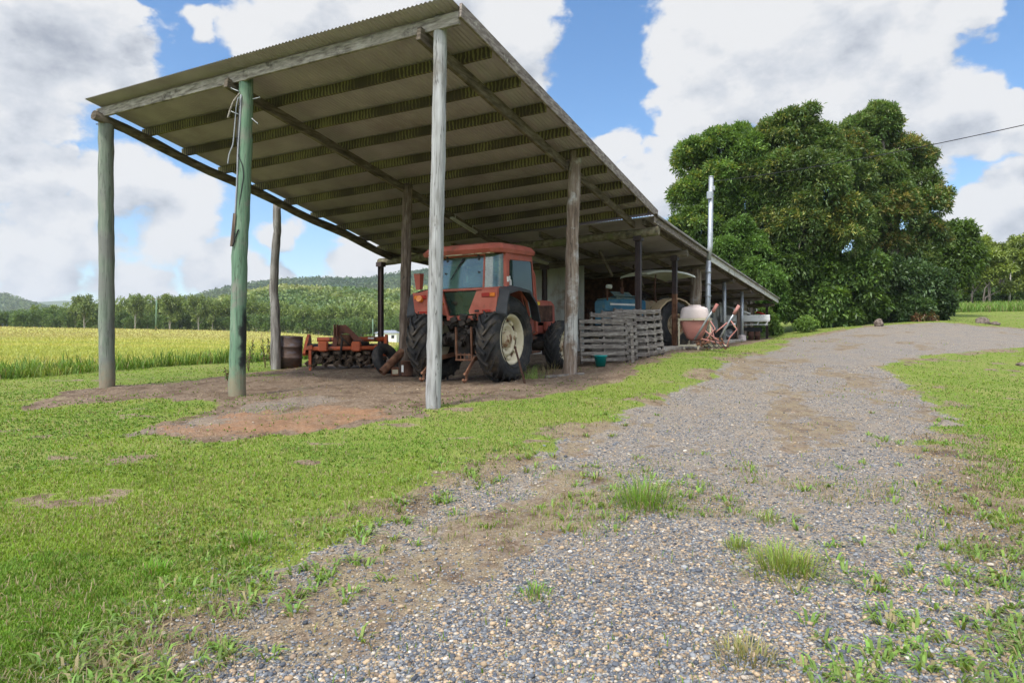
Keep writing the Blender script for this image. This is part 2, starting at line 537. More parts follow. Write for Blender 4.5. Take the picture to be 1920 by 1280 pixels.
M['canopy'] = pmat('dirty_fibreglass', [(.44, .45, .38), (.58, .59, .52)], 2, (1, 1, 1), .6, .05)
M['pallet'] = pmat('grey_pallet_timber', [(.065, .055, .047), (.15, .132, .116), (.265, .245, .22)], 3, (2.5, 2.5, 9), .9, .5, over=(.07, .055, .045), oscale=3, othr=(.6, .7))
M['bucket'] = pmat('teal_plastic', [(.0, .20, .20), (.005, .27, .26)], 4, (1, 1, 1), .4, .0)
M['drum'] = pmat('rusty_drum_steel', [(.05, .035, .03), (.10, .065, .05), (.13, .12, .14)], 3, (1, 1, 2.5), .75, .2, over=(.16, .06, .03), oscale=3, othr=(.56, .66))
M['tank_white'] = pmat('milky_poly_tank', [(.44, .365, .34), (.55, .48, .455)], 2, (1, 1, 1), .5, .02)
M['tank_pink'] = pmat('pink_stained_tank', [(.43, .165, .135), (.53, .25, .21)], 2.5, (1, 1, 2), .5, .02)
M['white_paint'] = pmat('dull_white_paint', [(.60, .61, .60), (.72, .73, .72)], 2, (1, 1, 1), .4, .0, over=(.45, .43, .38), oscale=2, othr=(.58, .7))
M['dark_plastic'] = pmat('dark_plastic', [(.012, .012, .013), (.025, .025, .026)], 5, (1, 1, 1), .5, .0)
M['alloy'] = pmat('grey_alloy', [(.30, .30, .30), (.45, .45, .45)], 8, (1, 1, 1), .4, .0, metallic=.4)
M['frame_cream'] = pmat('cream_frame_steel', [(.36, .32, .22), (.48, .44, .32)], 5, (1, 1, 1), .6, .05, over=(.22, .10, .05), oscale=5, othr=(.55, .66))
M['pinkish_bar'] = pmat('faded_red_bar', [(.30, .11, .09), (.42, .22, .19)], 5, (1, 1, 1), .6, .05, over=(.14, .07, .05), oscale=5, othr=(.58, .68))
M['yellow'] = pmat('yellow_decal', [(.62, .42, .01), (.70, .50, .02)], 4, (1, 1, 1), .5, .0)
M['lamp_amber'] = pmat('amber_lens', [(.50, .13, .015), (.60, .19, .02)], 8, (1, 1, 1), .25, .0)
M['lamp_red'] = pmat('red_lens', [(.22, .012, .01), (.30, .02, .015)], 8, (1, 1, 1), .25, .0)
M['sticker'] = pmat('white_sticker', [(.55, .54, .50), (.68, .67, .64)], 5, (1, 1, 1), .6, .0)
M['wire_grey'] = pmat('grey_cable', [(.20, .21, .23), (.32, .33, .36)], 5, (1, 1, 1), .5, .0)
M['wire_dark'] = pmat('dark_cable', [(.015, .015, .016), (.03, .03, .03)], 5, (1, 1, 1), .5, .0)
M['stone'] = pmat('brown_field_stone', [(.06, .045, .038), (.14, .11, .09), (.24, .20, .17)], 6, (1, 1, 1), .9, .5)
M['bark'] = pmat('grey_bark', [(.05, .042, .034), (.115, .098, .08), (.20, .18, .155)], 4, (3, 3, 1), .9, .5)
M['bark_pale'] = pmat('pale_gum_bark', [(.24, .22, .19), (.42, .40, .36)], 2, (2, 2, .7), .8, .2)
M['concrete'] = pmat('old_concrete', [(.27, .24, .20), (.38, .35, .30)], 4, (1, 1, 1), .9, .2, over=(.20, .15, .11), oscale=1.5, othr=(.5, .62))
M['lightfit'] = pmat('dusty_light_batten', [(.30, .28, .22), (.42, .40, .34)], 4, (1, 1, 1), .6, .0)
M['cane'] = pmat('dry_stalk', [(.16, .11, .06), (.27, .2, .12)], 9, (1, 1, 1), .9, .0)
M['leaf'] = leaf_mat('leaf', .3, .45, .4)
M['grass'] = leaf_mat('grass_blade', .38, .55, .3)


def purlin_mat():
    """dark purlin face with yellow-green moss in stripes at the pitch of the roof corrugations"""
    m, n, l, b = new_mat('moss_striped_purlin')
    tc = n.new('ShaderNodeTexCoord')
    dt = n.new('ShaderNodeVectorMath'); dt.operation = 'DOT_PRODUCT'
    l.new(tc.outputs['Object'], dt.inputs[0]); dt.inputs[1].default_value = tuple(LV)
    nz = n.new('ShaderNodeTexNoise'); nz.inputs['Scale'].default_value = 7; nz.inputs['Detail'].default_value = 5
    l.new(tc.outputs['Object'], nz.inputs['Vector'])
    ad = n.new('ShaderNodeMath'); ad.operation = 'MULTIPLY_ADD'
    l.new(dt.outputs['Value'], ad.inputs[0]); ad.inputs[1].default_value = 2 * math.pi / .076
    ml = n.new('ShaderNodeMath'); ml.operation = 'MULTIPLY'; l.new(nz.outputs[0], ml.inputs[0]); ml.inputs[1].default_value = 7.5
    l.new(ml.outputs[0], ad.inputs[2])
    sn = n.new('ShaderNodeMath'); sn.operation = 'SINE'; l.new(ad.outputs[0], sn.inputs[0])
    n2 = n.new('ShaderNodeTexNoise'); n2.inputs['Scale'].default_value = 1.3; n2.inputs['Detail'].default_value = 6
    l.new(tc.outputs['Object'], n2.inputs['Vector'])
    s2 = n.new('ShaderNodeMath'); s2.operation = 'MULTIPLY_ADD'; l.new(sn.outputs[0], s2.inputs[0]); s2.inputs[1].default_value = .16
    l.new(n2.outputs[0], s2.inputs[2])
    mr = n.new('ShaderNodeMapRange'); mr.inputs[1].default_value = .50; mr.inputs[2].default_value = .66
    l.new(s2.outputs[0], mr.inputs[0])
    mx = n.new('ShaderNodeMixRGB'); mx.inputs[1].default_value = (.055, .042, .028, 1); mx.inputs[2].default_value = (.20, .18, .075, 1)
    l.new(mr.outputs[0], mx.inputs[0]); l.new(mx.outputs[0], b.inputs['Base Color'])
    b.inputs['Roughness'].default_value = .95
    return m


M['purlin'] = purlin_mat()


def glass_mat(name, tint, refl=.12, op=.25, body=(.02, .035, .03)):
    """dusty tinted glass: see-through, reflecting, with a little grime"""
    m, n, l, b = new_mat(name)
    n.remove(b)
    tr = n.new('ShaderNodeBsdfTransparent'); tr.inputs[0].default_value = (*tint, 1)
    df = n.new('ShaderNodeBsdfDiffuse'); df.inputs[0].default_value = (*body, 1)
    gl = n.new('ShaderNodeBsdfGlossy'); gl.inputs['Roughness'].default_value = .06
    fr = n.new('ShaderNodeFresnel'); fr.inputs[0].default_value = 1.5
    nz = n.new('ShaderNodeTexNoise'); nz.inputs['Scale'].default_value = 3; nz.inputs['Detail'].default_value = 6
    tc = n.new('ShaderNodeTexCoord'); l.new(tc.outputs['Object'], nz.inputs['Vector'])
    mr = n.new('ShaderNodeMapRange'); mr.inputs[1].default_value = .35; mr.inputs[2].default_value = .7
    mr.inputs[3].default_value = op * .5; mr.inputs[4].default_value = op * 1.4
    l.new(nz.outputs[0], mr.inputs[0])
    m1 = n.new('ShaderNodeMixShader'); l.new(mr.outputs[0], m1.inputs[0]); l.new(tr.outputs[0], m1.inputs[1]); l.new(df.outputs[0], m1.inputs[2])
    ad = n.new('ShaderNodeMath'); ad.operation = 'ADD'; ad.use_clamp = True; l.new(fr.outputs[0], ad.inputs[0]); ad.inputs[1].default_value = refl
    m2 = n.new('ShaderNodeMixShader'); l.new(ad.outputs[0], m2.inputs[0]); l.new(m1.outputs[0], m2.inputs[1]); l.new(gl.outputs[0], m2.inputs[2])
    l.new(m2.outputs[0], n['Material Output'].inputs['Surface'])
    return m


M['glass'] = glass_mat('tinted_cab_glass', (.50, .78, .64), .05, .38, (.13, .23, .19))
M['glass_dark'] = glass_mat('dark_cab_glass', (.22, .34, .30), .0, .5, (.035, .07, .058))


def scorched(src, x0, z0, z1):
    """the green post's own paint with a burnt patch on its right-hand side"""
    m = src.copy(); m.name = 'green_timber_scorched'
    n, l = m.node_tree.nodes, m.node_tree.links
    b = n['Principled BSDF']
    old = b.inputs['Base Color'].links[0].from_socket
    tc = n.new('ShaderNodeTexCoord'); sp = n.new('ShaderNodeSeparateXYZ'); l.new(tc.outputs['Object'], sp.inputs[0])
    t = n.new('ShaderNodeTexNoise'); t.inputs['Scale'].default_value = 5; t.inputs['Detail'].default_value = 7; l.new(tc.outputs['Object'], t.inputs['Vector'])

    def ma(op, a, c):
        q = n.new('ShaderNodeMath'); q.operation = op
        for i, x in enumerate((a, c)):
            if isinstance(x, (int, float)): q.inputs[i].default_value = x
            else: l.new(x, q.inputs[i])
        return q.outputs[0]

    def mr(x, a, c):
        q = n.new('ShaderNodeMapRange'); q.interpolation_type = 'SMOOTHSTEP'; l.new(x, q.inputs[0]); q.inputs[1].default_value = a; q.inputs[2].default_value = c
        return q.outputs[0]
    nz = ma('SUBTRACT', t.outputs[0], .5)
    fx = mr(ma('ADD', sp.outputs[0], ma('MULTIPLY', nz, .22)), x0 - .02, x0 + .04)
    fz = ma('MULTIPLY', mr(ma('ADD', sp.outputs[2], ma('MULTIPLY', nz, .5)), z0, z0 + .25), mr(ma('ADD', sp.outputs[2], ma('MULTIPLY', nz, .5)), z1, z1 - .2))
    mx = n.new('ShaderNodeMixRGB'); mx.inputs[2].default_value = (.016, .016, .017, 1)
    l.new(ma('MULTIPLY', ma('MULTIPLY', fx, fz), .95), mx.inputs[0]); l.new(old, mx.inputs[1]); l.new(mx.outputs[0], b.inputs['Base Color'])
    return m


M['post_scorched'] = scorched(M['post_green'], -4.715, .95, 2.15)


# ================================================================== TERRAIN
CTRL = []          # (X, Y, Z)
for px, py, Y in [
    (812, 762, 9.7), (450, 742, 11.74), (200, 728, 13.8), (1069, 705, 13.98), (760, 703, 16.0), (517, 692, 18.06),
    (1197, 666, 17.4), (1265, 652, 20.7), (1312, 648, 23.5), (1358, 641, 27.0), (1392, 639, 30.5), (1440, 632, 37.0), (714, 668, 21.6),
    (940, 716, 13.2), (870, 705, 15.5), (1020, 672, 19), (980, 668, 22), (1150, 655, 24), (1250, 645, 31),
    (0, 722, 15), (0, 705, 17.5), (300, 690, 19.5), (480, 679, 21.5), (0, 652, 40), (0, 622, 110), (0, 607, 170), (300, 616, 170),
    (560, 625, 170), (740, 640, 170), (650, 661, 40), (400, 655, 40), (1000, 640, 170), (700, 650, 100),
    (1500, 641, 25), (1330, 690, 14), (1180, 745, 11), (1640, 662, 20), (1850, 692, 18), (1850, 640, 26), (1790, 602, 38), (1600, 617, 36),
    (1500, 617, 40), (1700, 598, 44), (1900, 582, 60), (1790, 580, 66), (1900, 612, 40), (1450, 632, 37), (1400, 660, 22),
    (1560, 628, 31), (1720, 612, 35), (2300, 600, 45), (2600, 640, 30), (2300, 700, 18),
]:
    p = PX(px, py, Y); CTRL.append((p.x, p.y, p.z))
CTRL += [(0, 0, 0), (0, 3, .09), (-3, 3, .05), (3, 3, .08), (0, 6, .30), (-4, 6, .24), (4, 6, .28), (-3, 8, .40), (6.5, 9, .36),
         (2, 9, .50), (-6, 10, .46), (4.5, 13, .72), (0, -10, -.5), (-15, -5, -.4), (15, -5, -.3), (0, -60, -2.5), (-60, -40, -2), (60, -40, -1),
         (-60, 20, .5), (-90, 60, 2.0), (60, 20, 2.2), (90, 60, 5.5), (60, 100, 7), (150, 170, 12), (-170, 170, 8), (-15, 16, .55)]
CTRL = np.array(CTRL)


def _phi(r2):
    return .5 * r2 * np.log(r2 + 1e-9)


def _tps_fit(c, lam=.35):
    # solved in a log-compressed plane so that near points carry fine detail and far ones stay smooth
    P = _warp(c[:, 0], c[:, 1])
    n = len(P)
    d2 = ((P[:, None, :] - P[None, :, :]) ** 2).sum(-1)
    A = np.zeros((n + 3, n + 3))
    A[:n, :n] = _phi(d2) + lam * .01 * np.eye(n)
    A[:n, n] = 1; A[:n, n + 1:] = P; A[n, :n] = 1; A[n + 1:, :n] = P.T
    b = np.zeros(n + 3); b[:n] = c[:, 2]
    return P, np.linalg.solve(A, b)


def _warp(x, y):
    x = np.asarray(x, float); y = np.asarray(y, float)
    r = np.sqrt(x * x + y * y) + 1e-9
    q = np.log1p(r / 8.0)
    return np.stack([x / r * q, y / r * q], -1)


_TP, _TW = _tps_fit(CTRL)


def ground_z(x, y):
    x = np.atleast_1d(np.asarray(x, float)); y = np.atleast_1d(np.asarray(y, float))
    r = np.sqrt(x * x + y * y)
    k = np.minimum(1, 175.0 / np.maximum(r, 1e-6))
    P = _warp(x * k, y * k)
    out = np.empty(len(P))
    for i in range(0, len(P), 20000):
        q = P[i:i + 20000]
        d2 = ((q[:, None, :] - _TP[None]) ** 2).sum(-1)
        out[i:i + 20000] = _phi(d2) @ _TW[:-3] + _TW[-3] + q @ _TW[-2:]
    return out


def gz(x, y):
    return float(ground_z(x, y)[0])


def on_ground(p, dz=0.0):
    return Vector((p[0], p[1], gz(p[0], p[1]) + dz))


_YS = np.exp(np.linspace(np.log(1.8), np.log(400), 900))


def G(px, py):
    """where the sight line through a photo pixel meets the ground"""
    xs = (px - CX) / F * _YS
    d = EYE - (py - HY) / F * _YS - ground_z(xs, _YS)
    i = np.argmax(d < 0)
    if d[i] >= 0: i = len(d) - 1
    if i == 0: i = 1
    t = d[i - 1] / (d[i - 1] - d[i] + 1e-12)
    Y = _YS[i - 1] + (_YS[i] - _YS[i - 1]) * min(max(t, 0), 1)
    return ((px - CX) / F * Y, Y)


def poly(pts):
    return np.array([G(*p) for p in pts])


def sdf(x, y, P):
    """signed distance to a polygon, positive inside"""
    d = np.full(len(x), 1e18); ins = np.zeros(len(x), bool)
    n = len(P)
    for i in range(n):
        ax, ay = P[i]; bx, by = P[(i + 1) % n]
        ex, ey = bx - ax, by - ay
        wx, wy = x - ax, y - ay
        t = np.clip((wx * ex + wy * ey) / (ex * ex + ey * ey + 1e-12), 0, 1)
        d = np.minimum(d, (wx - ex * t) ** 2 + (wy - ey * t) ** 2)
        c = ((ay > y) != (by > y))
        with np.errstate(divide='ignore', invalid='ignore'):
            xi = (bx - ax) * (y - ay) / (by - ay) + ax
        ins ^= c & (x < xi)
    d = np.sqrt(d)
    return np.where(ins, d, -d)


ROAD = np.vstack([poly([(150, 1280), (310, 1180), (470, 1085), (620, 1010), (735, 955), (830, 905), (900, 880), (1010, 838), (1060, 805), (1180, 770), (1255, 735), (1330, 700),
                        (1420, 664), (1470, 648), (1500, 632), (1560, 622), (1640, 611), (1760, 604), (1830, 611), (1919, 616)]),
                  np.array([(40, 45), (60, 40), (40, 28)]),
                  poly([(1919, 650), (1760, 664), (1640, 686), (1665, 706), (1735, 740), (1775, 790), (1745, 830), (1790, 890), (1850, 950), (1915, 1010)]),
                  np.array([(3.2, 4.2), (2.6, 2.5), (2.4, -10), (-2.0, -10), (-1.6, 1.5)])])
_fl = [W(8.6, .6), W(8.4, 31.2), W(-.4, 31.2)]
FLOOR = np.vstack([poly([(1425, 640), (1330, 655), (1250, 672), (1190, 690), (1180, 704), (1110, 728), (1010, 742), (840, 764), (790, 778), (660, 798), (520, 812), (400, 826), (285, 818),
                         (330, 785), (440, 752), (330, 748), (180, 752), (40, 770), (120, 738), (230, 722), (340, 716), (450, 700), (520, 704)]),
                   np.array([(p.x, p.y) for p in (W(8.6, 3.2), W(8.4, 31.2), W(-.4, 31.2))])])
CLAY = poly([(300, 815), (380, 785), (470, 768), (600, 766), (700, 772), (760, 776), (700, 790), (560, 803), (400, 826)])
CLAY2 = poly([(290, 814), (400, 778), (470, 755), (600, 748), (640, 758), (560, 772), (430, 786), (360, 816)])   # gravelly apron under the green posts
FIELD = np.vstack([poly([(0, 712), (150, 703), (230, 694), (330, 687), (420, 682), (520, 676), (640, 671), (760, 667)]),
                   np.array([(p.x, p.y) for p in (W(10.5, 20), W(10.5, 60))]),
                   np.array([(60, 160), (60, 400), (-600, 400), (-600, 17), (-60, 17)])])


def masks(x, y):
    """how much gravel / bare earth / red clay / crop lies at a point: 0..1 with ragged edges"""
    d = np.sqrt(x * x + y * y)
    n1 = fbm(x * .9, y * .9, 4, 3) - .5
    n2 = fbm(x * 5, y * 5, 3, 9) - .5
    nn = n1 * .9 + n2 * .35
    road = sdf(x, y, ROAD) + nn * .8
    floor = sdf(x, y, FLOOR) + nn * 1.1
    clay = sdf(x, y, CLAY) + nn * .5
    apron = sdf(x, y, CLAY2) + nn * .5
    field = sdf(x, y, FIELD) + n1 * .5
    return road, floor, clay, apron, field


def ss(v, a, b):
    t = np.clip((v - a) / (b - a), 0, 1)
    return t * t * (3 - 2 * t)


def patch_noise(x, y):
    return fbm(x * .55 + 7.3, y * .42 + 1.7, 4, 31)


def grass_on_road(x, y):
    """weedy strips and clumps in the gravel, denser along the crown and the edges"""
    return ss(patch_noise(x, y) * .75 + fbm(x * 2.7, y * 2.7, 3, 77) * .25, .56, .70)


def bare_on_road(x, y):
    """earth showing through the gravel, drawn out along the wheel tracks"""
    a = x * .86 - y * .5; b = x * .5 + y * .86
    return ss(fbm(a * 1.25 + 3, b * .42 + 9, 4, 101) * .7 + fbm(x * 5, y * 5, 3, 102) * .3, .50, .65)


def lawn_bare(x, y):
    """scalped and worn spots in the lawn"""
    return ss(fbm(x * 1.5, y * 2.4, 5, 23), .645, .77)


def ground_mat():
    m, n, l, b = new_mat('ground_cover')
    tc = n.new('ShaderNodeTexCoord')
    at = n.new('ShaderNodeAttribute'); at.attribute_name = 'zone'
    at2 = n.new('ShaderNodeAttribute'); at2.attribute_name = 'zone2'
    s1 = n.new('ShaderNodeSeparateColor'); l.new(at.outputs['Color'], s1.inputs[0])
    s2 = n.new('ShaderNodeSeparateColor'); l.new(at2.outputs['Color'], s2.inputs[0])

    def noise(scale, detail=6, rough=.6, vec=None):
        t = n.new('ShaderNodeTexNoise'); t.inputs['Scale'].default_value = scale; t.inputs['Detail'].default_value = detail; t.inputs['Roughness'].default_value = rough
        l.new(vec or tc.outputs['Object'], t.inputs['Vector']); return t.outputs[0]

    def ramp(x, *stops):
        r = n.new('ShaderNodeValToRGB'); e = r.color_ramp.elements
        e[0].position = stops[0][0]; e[0].color = (*stops[0][1], 1); e[1].position = stops[-1][0]; e[1].color = (*stops[-1][1], 1)
        for p, c in stops[1:-1]:
            q = e.new(p); q.color = (*c, 1)
        l.new(x, r.inputs[0]); return r.outputs[0]

    def mix(f, a, c, mode='MIX'):
        x = n.new('ShaderNodeMixRGB'); x.blend_type = mode
        if isinstance(f, float): x.inputs[0].default_value = f
        else: l.new(f, x.inputs[0])
        for i, q in ((1, a), (2, c)):
            if isinstance(q, tuple): x.inputs[i].default_value = (*q, 1)
            else: l.new(q, x.inputs[i])
        return x.outputs[0]

    def mrange(x, a, c, d=0.0, e=1.0):
        r = n.new('ShaderNodeMapRange'); r.inputs[1].default_value = a; r.inputs[2].default_value = c; r.inputs[3].default_value = d; r.inputs[4].default_value = e
        l.new(x, r.inputs[0]); return r.outputs[0]

    fine = noise(38, 6, .7); mid = noise(6, 6, .65); big = noise(.7, 5)
    # mown lawn
    lawn = ramp(fine, (.30, (.075, .105, .018)), (.5, (.15, .20, .036)), (.70, (.22, .265, .065)))
    lawn = mix(mrange(big, .45, .68), lawn, ramp(fine, (.3, (.13, .15, .03)), (.7, (.26, .27, .085))))
    straw = ramp(noise(70, 4, .7), (.3, (.10, .075, .045)), (.5, (.22, .175, .11)), (.7, (.36, .30, .2)))
    lawn = mix(mrange(mid, .60, .72), lawn, straw)
    # bare earth
    earth = ramp(noise(22, 8, .7), (.28, (.065, .045, .031)), (.46, (.155, .112, .077)), (.60, (.235, .178, .126)), (.75, (.35, .285, .215)))
    earth = mix(mrange(noise(2.4, 8, .7), .48, .62, 0, .8), earth, ramp(noise(45, 6, .7), (.3, (.045, .03, .02)), (.7, (.13, .085, .056))))
    clay = ramp(noise(30, 8, .7), (.3, (.16, .08, .042)), (.5, (.25, .135, .072)), (.7, (.35, .23, .145)))
    # gravel: one colour per stone
    vo = n.new('ShaderNodeTexVoronoi'); vo.inputs['Scale'].default_value = 58; vo.inputs['Randomness'].default_value = 1
    l.new(tc.outputs['Object'], vo.inputs['Vector'])
    vs = n.new('ShaderNodeSeparateColor'); l.new(vo.outputs['Color'], vs.inputs[0])
    stone = ramp(vs.outputs[0], (.0, (.065, .07, .08)), (.35, (.125, .132, .145)), (.55, (.19, .19, .19)), (.66, (.285, .225, .16)), (.84, (.34, .29, .225)), (1.0, (.42, .385, .335)))
    vo2 = n.new('ShaderNodeTexVoronoi'); vo2.inputs['Scale'].default_value = 95
    l.new(tc.outputs['Object'], vo2.inputs['Vector'])
    vs2 = n.new('ShaderNodeSeparateColor'); l.new(vo2.outputs['Color'], vs2.inputs[0])
    grit = ramp(vs2.outputs[0], (.0, (.075, .075, .08)), (.4, (.15, .142, .135)), (.7, (.24, .195, .145)), (1.0, (.34, .295, .235)))
    stone = mix(mrange(noise(9, 3), .45, .55), stone, grit)
    dust = mix(mrange(fine, .35, .65), (.185, .15, .112), (.295, .25, .195))
    gravel = mix(mrange(noise(1.3, 8, .68), .43, .64, 0, .8), stone, dust)
    # crop
    wv = n.new('ShaderNodeMapping'); wv.inputs['Scale'].default_value = (.05, .6, .5); l.new(tc.outputs['Object'], wv.inputs['Vector'])
    crop = ramp(noise(1.0, 8, .65, wv.outputs[0]), (.32, (.27, .28, .05)), (.5, (.36, .36, .08)), (.66, (.44, .40, .12)))
    crop = mix(mrange(noise(.012, 4), .42, .6, 0, .55), crop, (.37, .31, .13))
    # combine with ragged borders
    rag = n.new('ShaderNodeMath'); rag.operation = 'SUBTRACT'; l.new(noise(16, 5, .7), rag.inputs[0]); rag.inputs[1].default_value = .5

    def edge(z, k=.9):
        a = n.new('ShaderNodeMath'); a.operation = 'MULTIPLY_ADD'; l.new(rag.outputs[0], a.inputs[0]); a.inputs[1].default_value = k; l.new(z, a.inputs[2])
        return mrange(a.outputs[0], .42, .58)

    col = mix(edge(s1.outputs[1]), lawn, earth)
    col = mix(edge(s2.outputs[1]), col, mix(.55, gravel, earth))
    cf = n.new('ShaderNodeMath'); cf.operation = 'MULTIPLY'; l.new(edge(s2.outputs[0], 1.3), cf.inputs[0]); l.new(mrange(noise(3.2, 7, .7), .36, .60, .25, .85), cf.inputs[1])
    col = mix(cf.outputs[0], col, clay)
    col = mix(edge(s1.outputs[0]), col, gravel)
    wear = n.new('ShaderNodeMath'); wear.operation = 'MULTIPLY'; l.new(s2.outputs[2], wear.inputs[0]); wear.inputs[1].default_value = 1.0
    col = mix(edge(s2.outputs[2]), col, mix(mrange(noise(5, 5), .4, .6), earth, straw))
    col = mix(edge(s1.outputs[2], .3), col, crop)
    l.new(col, b.inputs['Base Color'])
    b.inputs['Roughness'].default_value = .95
    b.inputs['Specular IOR Level'].default_value = .12
    h = n.new('ShaderNodeMath'); h.operation = 'MULTIPLY_ADD'; l.new(vo.outputs['Distance'], h.inputs[0]); h.inputs[1].default_value = -.7; l.new(fine, h.inputs[2])
    bp = n.new('ShaderNodeBump'); bp.inputs['Strength'].default_value = .55; bp.inputs['Distance'].default_value = .03
    l.new(h.outputs[0], bp.inputs['Height']); l.new(bp.outputs[0], b.inputs['Normal'])
    return m


M['ground'] = ground_mat()


def micro(x, y, z, road, floor, field):
    """small unevenness of the surface: tufty lawn, rutted earth"""
    n1 = fbm(x * 1.3, y * 1.3, 3, 5) - .5
    n2 = fbm(x * 7, y * 7, 3, 15) - .5
    on_floor = ss(floor, -.2, .3)
    on_road = ss(road, -.2, .3)
    fade = np.clip(1.2 - np.sqrt(x * x + y * y) / 60, 0.15, 1)
    return z + fade * (n1 * (.07 - .02 * on_road + .035 * on_floor) + n2 * (.022 + .04 * on_floor - .004 * on_road)) - .03 * on_road * fade


def surface_z(x, y):
    x = np.asarray(x, float); y = np.asarray(y, float)
    r, f, c, a, fi = masks(x, y)
    return micro(x, y, ground_z(x, y), r, f, fi)


def build_ground():
    NU, NY = 760, 620
    U = np.linspace(-1.45, 1.45, NU)
    Yr = np.exp(np.linspace(np.log(1.2), np.log(215), NY))
    Yr = np.concatenate([np.linspace(-2, 1.1, 10), Yr]); NY = len(Yr)
    ux, yy = np.meshgrid(U, Yr)
    xx = ux * np.maximum(yy, 2.2)
    x, y = xx.ravel(), yy.ravel()
    road, floor, clay, apron, field = masks(x, y)
    z = micro(x, y, ground_z(x, y), road, floor, field)
    gr = grass_on_road(x, y)
    edgew = np.clip(y * .012, .05, .5)
    zr = .5 + road / (2 * edgew); zf = .5 + floor / (2 * edgew * 1.3)
    zc = .5 + (clay + (fbm(x * 2.1, y * 2.1, 4, 61) - .56) * 1.6) / .8; za = .5 + (apron + (fbm(x * 1.7, y * 1.7, 4, 62) - .5) * 1.3) / .8; zfi = .5 + (field - .8) / 1.0
    weed = ss(zr, .6, 1.0) * np.maximum(gr * .8, bare_on_road(x, y) * .95)
    wear = np.exp(-((road + .10) / np.where(x > 1.5, .55, np.where(y < 5.5, .48, .28))) ** 2) * ss(fbm(x * 1.1, y * 1.1, 3, 55), .38, .62) * .9
    zone = np.stack([np.clip(zr, 0, 1), np.clip(zf, 0, 1), np.clip(zfi, 0, 1), np.ones_like(x)], -1)
    zone2 = np.stack([np.clip(zc, 0, 1), np.clip(za, 0, 1), np.clip(np.maximum(np.maximum(wear, weed * .62), lawn_bare(x, y) * .75 * (road < 0)), 0, 1), np.ones_like(x)], -1)
    idx = np.arange(NU * NY).reshape(NY, NU)
    quads = np.stack([idx[:-1, :-1], idx[:-1, 1:], idx[1:, 1:], idx[1:, :-1]], -1).reshape(-1, 4)
    mid = lambda a: a[quads].mean(1)
    isfield = mid(field) > 0
    isroad = (mid(road) > 0) & ~isfield
    isfloor = (mid(floor) > 0) & ~isroad & ~isfield
    rest = ~(isroad | isfloor | isfield)
    V = np.stack([x, y, z], -1)
    for name, sel in (('ground', rest), ('gravel_road', isroad), ('earth_floor', isfloor), ('crop_field', isfield)):
        q = quads[sel]
        used, inv = np.unique(q.ravel(), return_inverse=True)
        o = np_mesh(name, V[used], inv, np.arange(0, len(q) * 4, 4), M['ground'], smooth=True)
        for an, arr in (('zone', zone), ('zone2', zone2)):
            at = o.data.color_attributes.new(an, 'FLOAT_COLOR', 'POINT')
            at.data.foreach_set('color', arr[used].astype(np.float32).ravel())
        lab = {'ground': 'mown green lawn sloping up towards the shed', 'gravel_road': 'blue-grey gravel driveway with weedy strips', 'earth_floor': 'bare brown earth floor under the shed',
               'crop_field': 'yellow-green crop field beyond the lawn'}[name]
        tag(o, lab, {'ground': 'lawn', 'gravel_road': 'driveway', 'earth_floor': 'ground', 'crop_field': 'field'}[name], kind='structure')
    # the land all round, out to the horizon
    A = np.linspace(0, 2 * np.pi, 97)[:-1]
    Rr = np.concatenate([np.linspace(2, 60, 20), np.exp(np.linspace(np.log(75), np.log(4200), 26))])
    aa, rr = np.meshgrid(A, Rr)
    x, y = (rr * np.sin(aa)).ravel(), (rr * np.cos(aa)).ravel()
    z = ground_z(x, y) - .04
    idx = np.arange(len(x)).reshape(len(Rr), len(A))
    nx = np.roll(idx, -1, 1)
    quads = np.stack([idx[:-1], nx[:-1], nx[1:], idx[1:]], -1).reshape(-1, 4)
    inside = (y > -1.8) & (y < 205) & (np.abs(x) < 1.40 * np.maximum(y, 2.2))
    quads = quads[~inside[quads].all(1)]
    z = np.where(inside, z - 1.2, z)
    o = np_mesh('land', np.stack([x, y, z], -1), quads.ravel(), np.arange(0, len(quads) * 4, 4), M['ground'], smooth=True)
    zone = np.zeros((len(x), 4)); zone[:, 2] = ((x < 30) & (y > 17)) * 1.0; zone[:, 3] = 1
    for an, arr in (('zone', zone), ('zone2', np.zeros((len(x), 4)))):
        at = o.data.color_attributes.new(an, 'FLOAT_COLOR', 'POINT'); at.data.foreach_set('color', arr.astype(np.float32).ravel())
    tag(o, 'wide grassy land around the farm shed', 'land', kind='structure')


build_ground()


# ------------------------------------------------------------------ grass, stones
def blades(x, y, z, h, w, lean, az, tint, bend=True):
    """one arched blade per root: 5 vertices (a quad and a tip)"""
    n = len(x)
    dx, dy = np.cos(az), np.sin(az)
    sx, sy = -dy, dx
    base = np.stack([x, y, z - .008], -1)
    side = np.stack([sx, sy, np.zeros(n)], -1) * (w / 2)[:, None]
    m = base + np.stack([dx * lean * h * .35, dy * lean * h * .35, h * .6], -1)
    t = base + np.stack([dx * lean * h, dy * lean * h, h * np.sqrt(np.clip(1 - lean * lean * .6, .15, 1))], -1)
    V = np.stack([base - side, base + side, m + side * .8, m - side * .8, t], 1).reshape(-1, 3)
    b = np.arange(n)[:, None] * 5
    L = np.concatenate([b + np.array([[0, 1, 2, 3]]), b + np.array([[3, 2, 4]])], 1).ravel()
    S = (np.arange(n)[:, None] * 7 + np.array([[0, 4]])).ravel()
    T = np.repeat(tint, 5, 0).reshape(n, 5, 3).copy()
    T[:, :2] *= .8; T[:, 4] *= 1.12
    return V, L, S, T.reshape(-1, 3)


def merge(parts):
    V, L, S, T = [], [], [], []
    vo = lo = 0
    for v, l, s, t in parts:
        V.append(v); L.append(l + vo); S.append(s + lo); T.append(t); vo += len(v); lo += len(l)
    return np.concatenate(V), np.concatenate(L), np.concatenate(S), np.concatenate(T)


